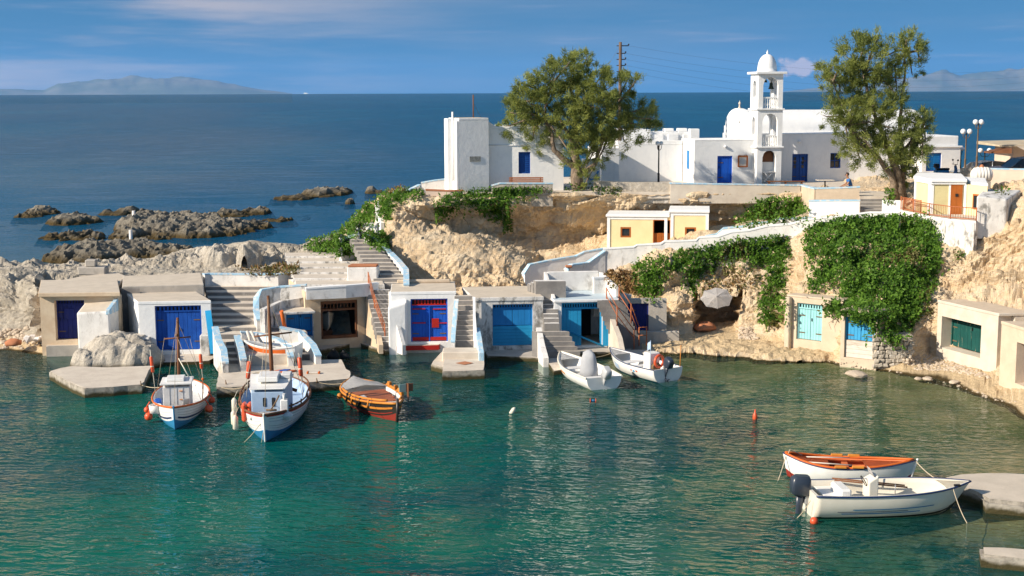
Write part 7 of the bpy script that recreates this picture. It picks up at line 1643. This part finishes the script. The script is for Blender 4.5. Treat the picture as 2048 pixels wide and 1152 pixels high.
ivy('dark ivy spilling over the cliff edge below the tower house', [[(868, 415), (905, 392), (940, 384), (1000, 377), (1042, 374), (1085, 376), (1080, 386), (1030, 392), (1020, 412), (1010, 440), (988, 446), (962, 422), (935, 405), (902, 420), (880, 438)], [(1006, 430), (1018, 428), (1024, 462), (1016, 466)]], 5200, .42, .12)
ivy('low green creeper covering the seaward slope left of the cliff', [[(608, 480), (655, 468), (700, 440), (748, 398), (757, 440), (715, 448), (712, 470), (680, 472), (640, 478)], [(757, 393), (800, 380), (842, 378), (846, 390), (800, 398), (785, 405), (776, 442), (764, 430)]], 9000, .35, .12)
ivy('leafy shrub beside the top of the long flight', [[(722, 464), (760, 460), (784, 478), (782, 496), (764, 504), (745, 488)]], 7000, .5, .12)
ivy('dense green bush growing beside the uphill path', [[(1466, 455), (1490, 430), (1510, 408), (1540, 398), (1600, 402), (1618, 420), (1616, 436), (1556, 438), (1505, 447)]], 6000, .8, .13, maxd=90)
ivy('low green mound of creeper above the terrace steps', [[(608, 496), (640, 484), (680, 480), (702, 494), (708, 508), (680, 512), (640, 506)]], 9000, .6, .12)
ivy('patches of green and yellow weeds along the cliff top near the crooked tamarisk', [[(1040, 376), (1085, 374), (1110, 384), (1060, 386)], [(1175, 372), (1246, 378), (1244, 392), (1200, 386)], [(1130, 368), (1195, 366), (1190, 380), (1140, 384)]], 2600, .22, .1, mats=('dry_green', 'ivy_mid', 'ivy_dark'), name='weeds', cat='plant', stems=False)
ivy('rust coloured dry brush beside the wavy white wall', [[(1208, 548), (1240, 540), (1268, 552), (1278, 580), (1258, 586), (1225, 566)]], 4200, .4, .16, mats=('dry_grass', 'dry_grass', 'dry_green'), name='dry_brush', cat='plant', up=.7, tip=.1, stems=False)
ivy('dry golden grass growing behind the long pale parapet', [[(470, 546), (520, 541), (552, 538), (570, 530), (598, 534), (600, 546), (540, 550)]], 4200, .35, .16, mats=('dry_grass', 'dry_green', 'dry_green'), name='dry_grass', cat='plant', up=.8, tip=.1, stems=False)
ivy('sparse brown scrub clinging under the ledge of the cave cliff', [[(1410, 535), (1500, 530), (1530, 560), (1490, 590), (1440, 580), (1400, 600)]], 900, .25, .14, mats=('dry_grass', 'dry_green', 'ivy_dark'), name='dry_brush', cat='plant', up=.4, tip=.1, stems=False)
ivy('scattered yellow green tufts on the sandy rock above the green doors', [[(1815, 610), (1850, 600), (1870, 615), (1850, 640), (1825, 640)], [(1905, 500), (1930, 505), (1925, 520), (1905, 515)], [(1985, 380), (2018, 372), (2020, 388), (1990, 392)]], 1500, .2, .12, mats=('dry_green', 'ivy_mid', 'dry_grass'), name='weeds', cat='plant', up=.6, tip=.15, stems=False)
ivy('green shrub at the foot of the tall tamarisk', [[(1768, 384), (1785, 378), (1790, 400), (1775, 408)]], 6000, .4, .1, name='shrub', cat='plant', stems=False)
ivy('pale dry plants on the rim above the green creeper', [[(765, 378), (800, 374), (812, 384), (775, 390)]], 3500, .4, .14, mats=('dry_green', 'dry_grass', 'dry_green'), name='dry_grass', cat='plant', up=.9, tip=.1, stems=False)
# ================================================================ rocks, rubble, cave gear
def rockblob(label, pts, seed, mat='sea_rock', name='sea_rock', res=.35, rough=.3, zb=-.6, cat='rock', peak=.5):
    """rock mass on a footprint given by (centre x, y, rx, ry, height) lumps"""
    x0 = min(p[0] - p[2] for p in pts); x1 = max(p[0] + p[2] for p in pts); y0 = min(p[1] - p[3] for p in pts); y1 = max(p[1] + p[3] for p in pts)
    nx_ = max(6, int((x1 - x0) / res)); ny_ = max(6, int((y1 - y0) / res)); Vv = []; Ff = []
    for j in range(ny_ + 1):
        for i in range(nx_ + 1):
            x = x0 + (x1 - x0) * i / nx_; y = y0 + (y1 - y0) * j / ny_; z = zb
            for cx, cy, rx, ry, h in pts:
                q = ((x - cx) / rx) ** 2 + ((y - cy) / ry) ** 2
                w = noise.noise(Vector((x * .5 / peak, y * .5 / peak, seed))) * .35
                if q + w < 1: z = max(z, zb + (h - zb) * (1 - max(0, q + w)) ** peak)
            p = Vector((x, y, seed))
            if z > zb:
                vd = noise.voronoi(Vector((x * 1.1 / max(.5, rough * 1.6), y * 1.1 / max(.5, rough * 1.6), seed)))[0]
                z += rough * (frac(p * .8, 5) * .8 + (noise.ridged_multi_fractal(p * .5 / max(.4, rough * 1.6), 1.0, 2.1, 5, 1.0, 2.0) - 1.0) * 1.1 + (min(1, (vd[1] - vd[0]) * 2) - .4) * .5)
            Vv.append(Vector((x, y, z)) + noise.noise_vector(p * 1.3) * res * .5)
    for j in range(ny_):
        for i in range(nx_):
            q = [j * (nx_ + 1) + i, j * (nx_ + 1) + i + 1, (j + 1) * (nx_ + 1) + i + 1, (j + 1) * (nx_ + 1) + i]
            if max(Vv[k].z for k in q) > zb + .05: Ff.append(q)
    me = bpy.data.meshes.new(name); me.from_pydata(Vv, [], Ff); me.update(); return link(name, me, mat, None, label, cat)
def lump(u, v, wpx, dep, h, Y=None):
    p = PZ(u, v, 0); return (p.x, p.y + dep, wpx * p.y / FPX, dep, h)
rockblob('long jagged grey reef behind the garages with two white marker posts', [lump(270, 482, 95, 5, 0.72), lump(380, 478, 95, 5, 0.88), lump(250, 470, 50, 6, 1.49), lump(300, 476, 70, 5, 1.26), lump(440, 470, 70, 4, 0.72), lump(130, 483, 75, 3, 0.42), lump(480, 462, 60, 3, 0.54), lump(330, 465, 120, 6, 1.04)], 3.1, rough=.42, res=.2)
rockblob('rounded dark rock mass between the reef and the indigo garage roof', [lump(150, 528, 85, 4.5, 1.16), lump(220, 522, 90, 4.5, 0.99), lump(300, 520, 70, 4, 0.60), lump(110, 528, 50, 3, 0.77)], 7.7, rough=.36, res=.18)
rockblob('low dark reef with wet weed in the open water', [lump(65, 432, 40, 3, 0.66), lump(125, 452, 58, 3.5, 0.77), lump(45, 437, 30, 2, 0.30)], 12.2, rough=.3, res=.22)
rockblob('small dark reef top beyond the long jagged reef', [lump(235, 432, 30, 3, 0.54), lump(205, 432, 25, 2, 0.30), lump(345, 436, 18, 2, 0.30)], 15.2, rough=.3, res=.45)
rockblob('thin low reef at the seaward end of the long jagged reef', [lump(450, 436, 45, 3, 0.54), lump(500, 432, 35, 3, 0.60), lump(550, 445, 40, 2, 0.21), lump(420, 433, 40, 2, 0.18)], 17.2, rough=.35, res=.25)
rockblob('distant flat reef off the headland point', [lump(630, 396, 50, 6, 0.72), lump(665, 393, 35, 5, 0.66), lump(580, 402, 50, 4, 0.30)], 19.2, rough=.4, res=.6)
rockblob('single dark boulder standing in the sea off the slope', [lump(697, 409, 11, 1.2, 0.66)], 23.2, rough=.15, res=.3, peak=.35); rockblob('rounded boulder near the headland point', [lump(741, 388, 14, 1.5, 0.88), lump(758, 388, 8, 1, 0.54)], 25.2, rough=.2, res=.35, peak=.35)
rockblob('grey rubble mound between the angular slab and the narrow flight', [(PZ(212, 725, .4).x, PZ(212, 725, .4).y + 1.9, 2.0, 1.9, 1.35), (PZ(262, 725, .4).x, PZ(262, 725, .4).y + 1.5, 1.2, 1.5, 1.1), (PZ(160, 728, .4).x, PZ(160, 728, .4).y + 1.6, 1.0, 1.4, .9)], 31.0, 'pale_rock', 'rubble_mound', .09, .15, -.4, peak=.4)
rockblob('pair of pale eroded boulders behind the long pale parapet', [(PY(445, 530, 81).x, 81, 1.2, 1.2, 4.0), (PY(497, 530, 80.6).x, 80.6, .9, .9, 4.15), (PY(410, 530, 81.5).x, 81.5, 1.3, 1.2, 3.6)], 41.0, 'pale_rock', 'boulder', .10, .26, 2.2, peak=.35)
for i, (u, v) in enumerate(((266, 462), (259, 486))):
    p = PZ(u, v, 0); B().tube([(0, 0, -1), (0, 0, 1.3 if i == 0 else 1.0)], .16, 8).o('marker_post', 'canvas_white', None, ('taller white marker post among the reef rocks', 'shorter white marker post in the channel before the reef')[i], 'post').location = p + V((0, .5, .6 if i == 0 else .1))
# fallen blocks in the water and on the beach
def stone(r, seed, mat):
    bm = B(); bmesh.ops.create_icosphere(bm.b, subdivisions=2, radius=r)
    for v in bm.b.verts: v.co = Vector((v.co.x * 1.2, v.co.y, v.co.z * .7)) * (1 + .45 * noise.noise(v.co / r * .9 + Vector((seed, 0, 0))))
    return bm
meshes = []
for k in range(5):
    o = stone(1, k * 3.3, 'rubble').o('beach_stone', 'rubble', None); meshes.append(o.data); bpy.data.objects.remove(o)
LB = [('dark flat stone at the waterline below the whitish board', 1712, 748, .42), ('brown stone on wet sand before the stone pier', 1836, 757, .17), ('ochre stone at the waterline before the green doors', 1856, 757, .22), ('reddish stone on the beach before the green doors', 1908, 764, .2)]
for i, (lb, u, v, r) in enumerate(LB):
    p = PZ(u, v, .1); o = link('beach_stone', meshes[i], None, None, lb, 'stone'); o.location = p; o.scale = (r, r, r * .6); o.rotation_euler.z = i
# pebble bank
bpy.context.view_layer.update()
Vv, Ff = [], []
def scatter_stones(poly, n, r0, r1, z0=0):
    base = [meshes[k] for k in range(5)]
    ico = [([v.co.copy() for v in m.vertices], [tuple(p.vertices) for p in m.polygons]) for m in base]
    k = 0; tr_ = 0
    a = [p[0] for p in poly]; b = [p[1] for p in poly]
    while k < n and tr_ < n * 10:
        tr_ += 1; u, v = random.uniform(min(a), max(a)), random.uniform(min(b), max(b))
        if not inpoly(u, v, poly): continue
        h = AB.ray_cast(CAMP, ray(u, v).normalized(), 200)
        if h[0] is None: continue
        k += 1; vs, fs = random.choice(ico); r = random.uniform(r0, r1) * random.uniform(.6, 1); s = len(Vv); rot = Matrix.Rotation(random.uniform(0, 6.3), 3, 'Z')
        Vv.extend([h[0] + rot @ (q * r) for q in vs]); Ff.extend([tuple(i + s for i in f) for f in fs])
scatter_stones([(1805, 718), (1850, 708), (1900, 722), (1960, 742), (1985, 758), (1950, 752), (1890, 742), (1830, 740)], 380, .04, .11)
scatter_stones([(1480, 678), (1530, 690), (1590, 700), (1680, 716), (1760, 736), (1900, 765), (2040, 800), (2040, 815), (1890, 775), (1740, 742), (1600, 712), (1500, 690)], 170, .02, .07)
scatter_stones([(1470, 655), (1500, 655), (1520, 680), (1480, 680)], 90, .05, .14)
scatter_stones([(0, 660), (60, 655), (85, 690), (40, 700), (0, 700)], 90, .06, .2)
me = bpy.data.meshes.new('pebbles'); me.from_pydata(Vv, [], Ff); me.update(); link('pebbles', me, 'rubble', None, 'loose pale pebbles and rubble along the beach', 'pebbles', None, 'stuff')
# slabs of rock ledge along the cave shore
rockblob('flat weathered rock ledge along the water before the umbrella cave', [(PZ(1400, 700, .1).x, 68.6, 4.0, 1.6, .42), (PZ(1510, 705, .1).x, 67.6, 3.2, 1.6, .40), (PZ(1600, 715, .1).x, 66.0, 2.6, 1.3, .36), (PZ(1330, 700, .1).x, 68.4, 2.0, 1.2, .3)], 51.0, 'cliff_rock', 'rock_ledge', .14, .09, -.6, peak=.15)
# cave: umbrella awning, rope heap, boat boards
p = PZ(1432, 662, .55); g = thing('beach_umbrella', 'faded white beach umbrella hung tilted at the mouth of the cave', 'umbrella', p + V((0, .2, 0)))
bm = B(); n = 8; c = Vector((0, -.25, 1.75)); nrm = Vector((-.1, -.85, .45)).normalized(); a = nrm.orthogonal().normalized(); a = Vector((1, 0, .05)).normalized(); b = nrm.cross(a); apex = c + nrm * .28; rim = []
for k in range(n * 2): q = 2 * math.pi * k / (n * 2); rr = .84 if k % 2 == 0 else .74; rim.append(c + a * math.cos(q) * rr + b * math.sin(q) * rr * .72)
va = bm.b.verts.new(apex); vr = [bm.b.verts.new(q) for q in rim]
for k in range(n * 2): bm.b.faces.new([va, vr[k], vr[(k + 1) % (n * 2)]])
bmesh.ops.solidify(bm.b, geom=bm.b.faces[:], thickness=.02); bm.jitter(.05, 2.2); bm.o('canopy', 'canvas_white', g); B().tube([c - nrm * 1.2, apex + nrm * .06], .02, 6).o('pole', 'metal_grey', g)
for k in range(0, n * 2, 2): B().tube([apex - nrm * .04, rim[k] - nrm * .03], .008, 4).o('rib', 'metal_grey', g)
p = PZ(1425, 664, .55); bm = B(); bm.lathe([(0, 0), (.6, .0), (.62, .12), (.45, .3), (.2, .38), (0, .4)], 14, (0, 0, 0)); bm.jitter(.1, 3); bm.o('net_pile', 'terracotta', None, 'rusty orange heap of nets on the cave floor', 'nets').location = p + V((-.3, .8, 0))
for i, (u, v) in enumerate(((20, 690), (42, 688))):
    pass
p = PZ(28, 690, .4); bm = B(); bm.lathe([(0, 0), (.4, 0), (.42, .15), (.2, .3), (0, .32)], 12); bm.jitter(.09, 3); bm.o('net_pile', 'terracotta', None, 'small rusty net heap on the rocks left of the indigo door', 'nets').location = p
p = PZ(70, 682, .5); bm = B(); [bm.box(x, x + .3, y, y + .25, 0, .2 + .1 * (k % 2), bev=.05) for k, (x, y) in enumerate(((-.6, 0), (-.25, .1), (.1, 0), (-.4, -.25), (.0, -.2)))]; bm.jitter(.12, 3); bm.o('rubbish_heap', 'canvas_white', None, 'heap of white bags and rubble beside the indigo door', 'heap').location = p
p = PZ(335, 527, 2.3); bm = B(); bm.box(-.7, .7, -.3, .3, 0, .1, bev=.02); bm.box(-.5, .6, -.25, .2, .12, .2, bev=.02); bm.o('red_boards', 'terracotta', None, 'stack of reddish boards left on the rocks behind the garages', 'boards').location = p + V((0, 0, .1))

for i, (u, v, lb) in enumerate(((452, 768, 'rusty mooring ring on the quay corner by the larger fishing boat'), (634, 764, 'rusty mooring ring on the quay edge by the dark wooden boat'), (282, 770, 'rusty mooring ring on the corner of the angular slab'), (1893, 966, 'rusty mooring ring on the flat slab near the rowing boat'))):
    p = PZ(u, v, .46); g = thing('mooring_ring', lb, 'ring', p); ringbuoy(g, (0, 0, .08), .09, (1, .3, .2), 'iron_brown', .018, 'ring'); B().tube([(0, 0, -.05), (0, 0, .08)], .03, 6).o('eye_bolt', 'iron_brown', g)
p = PZ(668, 716, .3)
for i, (dx, dy, r, lb) in enumerate(((0, 0, .3, 'bulky black sack at the quay end by the open garage'), (.5, .25, .24, 'smaller black sack leaning on the bulky one'))):
    bm = B(); bm.lathe([(0, 0), (r * .9, .02), (r, r * .5), (r * .7, r * 1.1), (r * .2, r * 1.4), (r * .3, r * 1.6), (0, r * 1.6)], 12); bm.jitter(.1, 3, i); bm.o('black_sack', 'tyre', None, lb, 'sack', smooth=True).location = p + V((dx, dy, -.08))
p = PZ(520, 752, .46); bm = B(); bm.tube([(.16 * math.cos(a_ * .6) * (1 + a_ * .02), .16 * math.sin(a_ * .6) * (1 + a_ * .02), .02 + .0012 * a_) for a_ in range(60)], .022, 5); bm.o('rope_coil', 'rope', None, 'coil of pale rope lying on the broad quay', 'rope').location = p
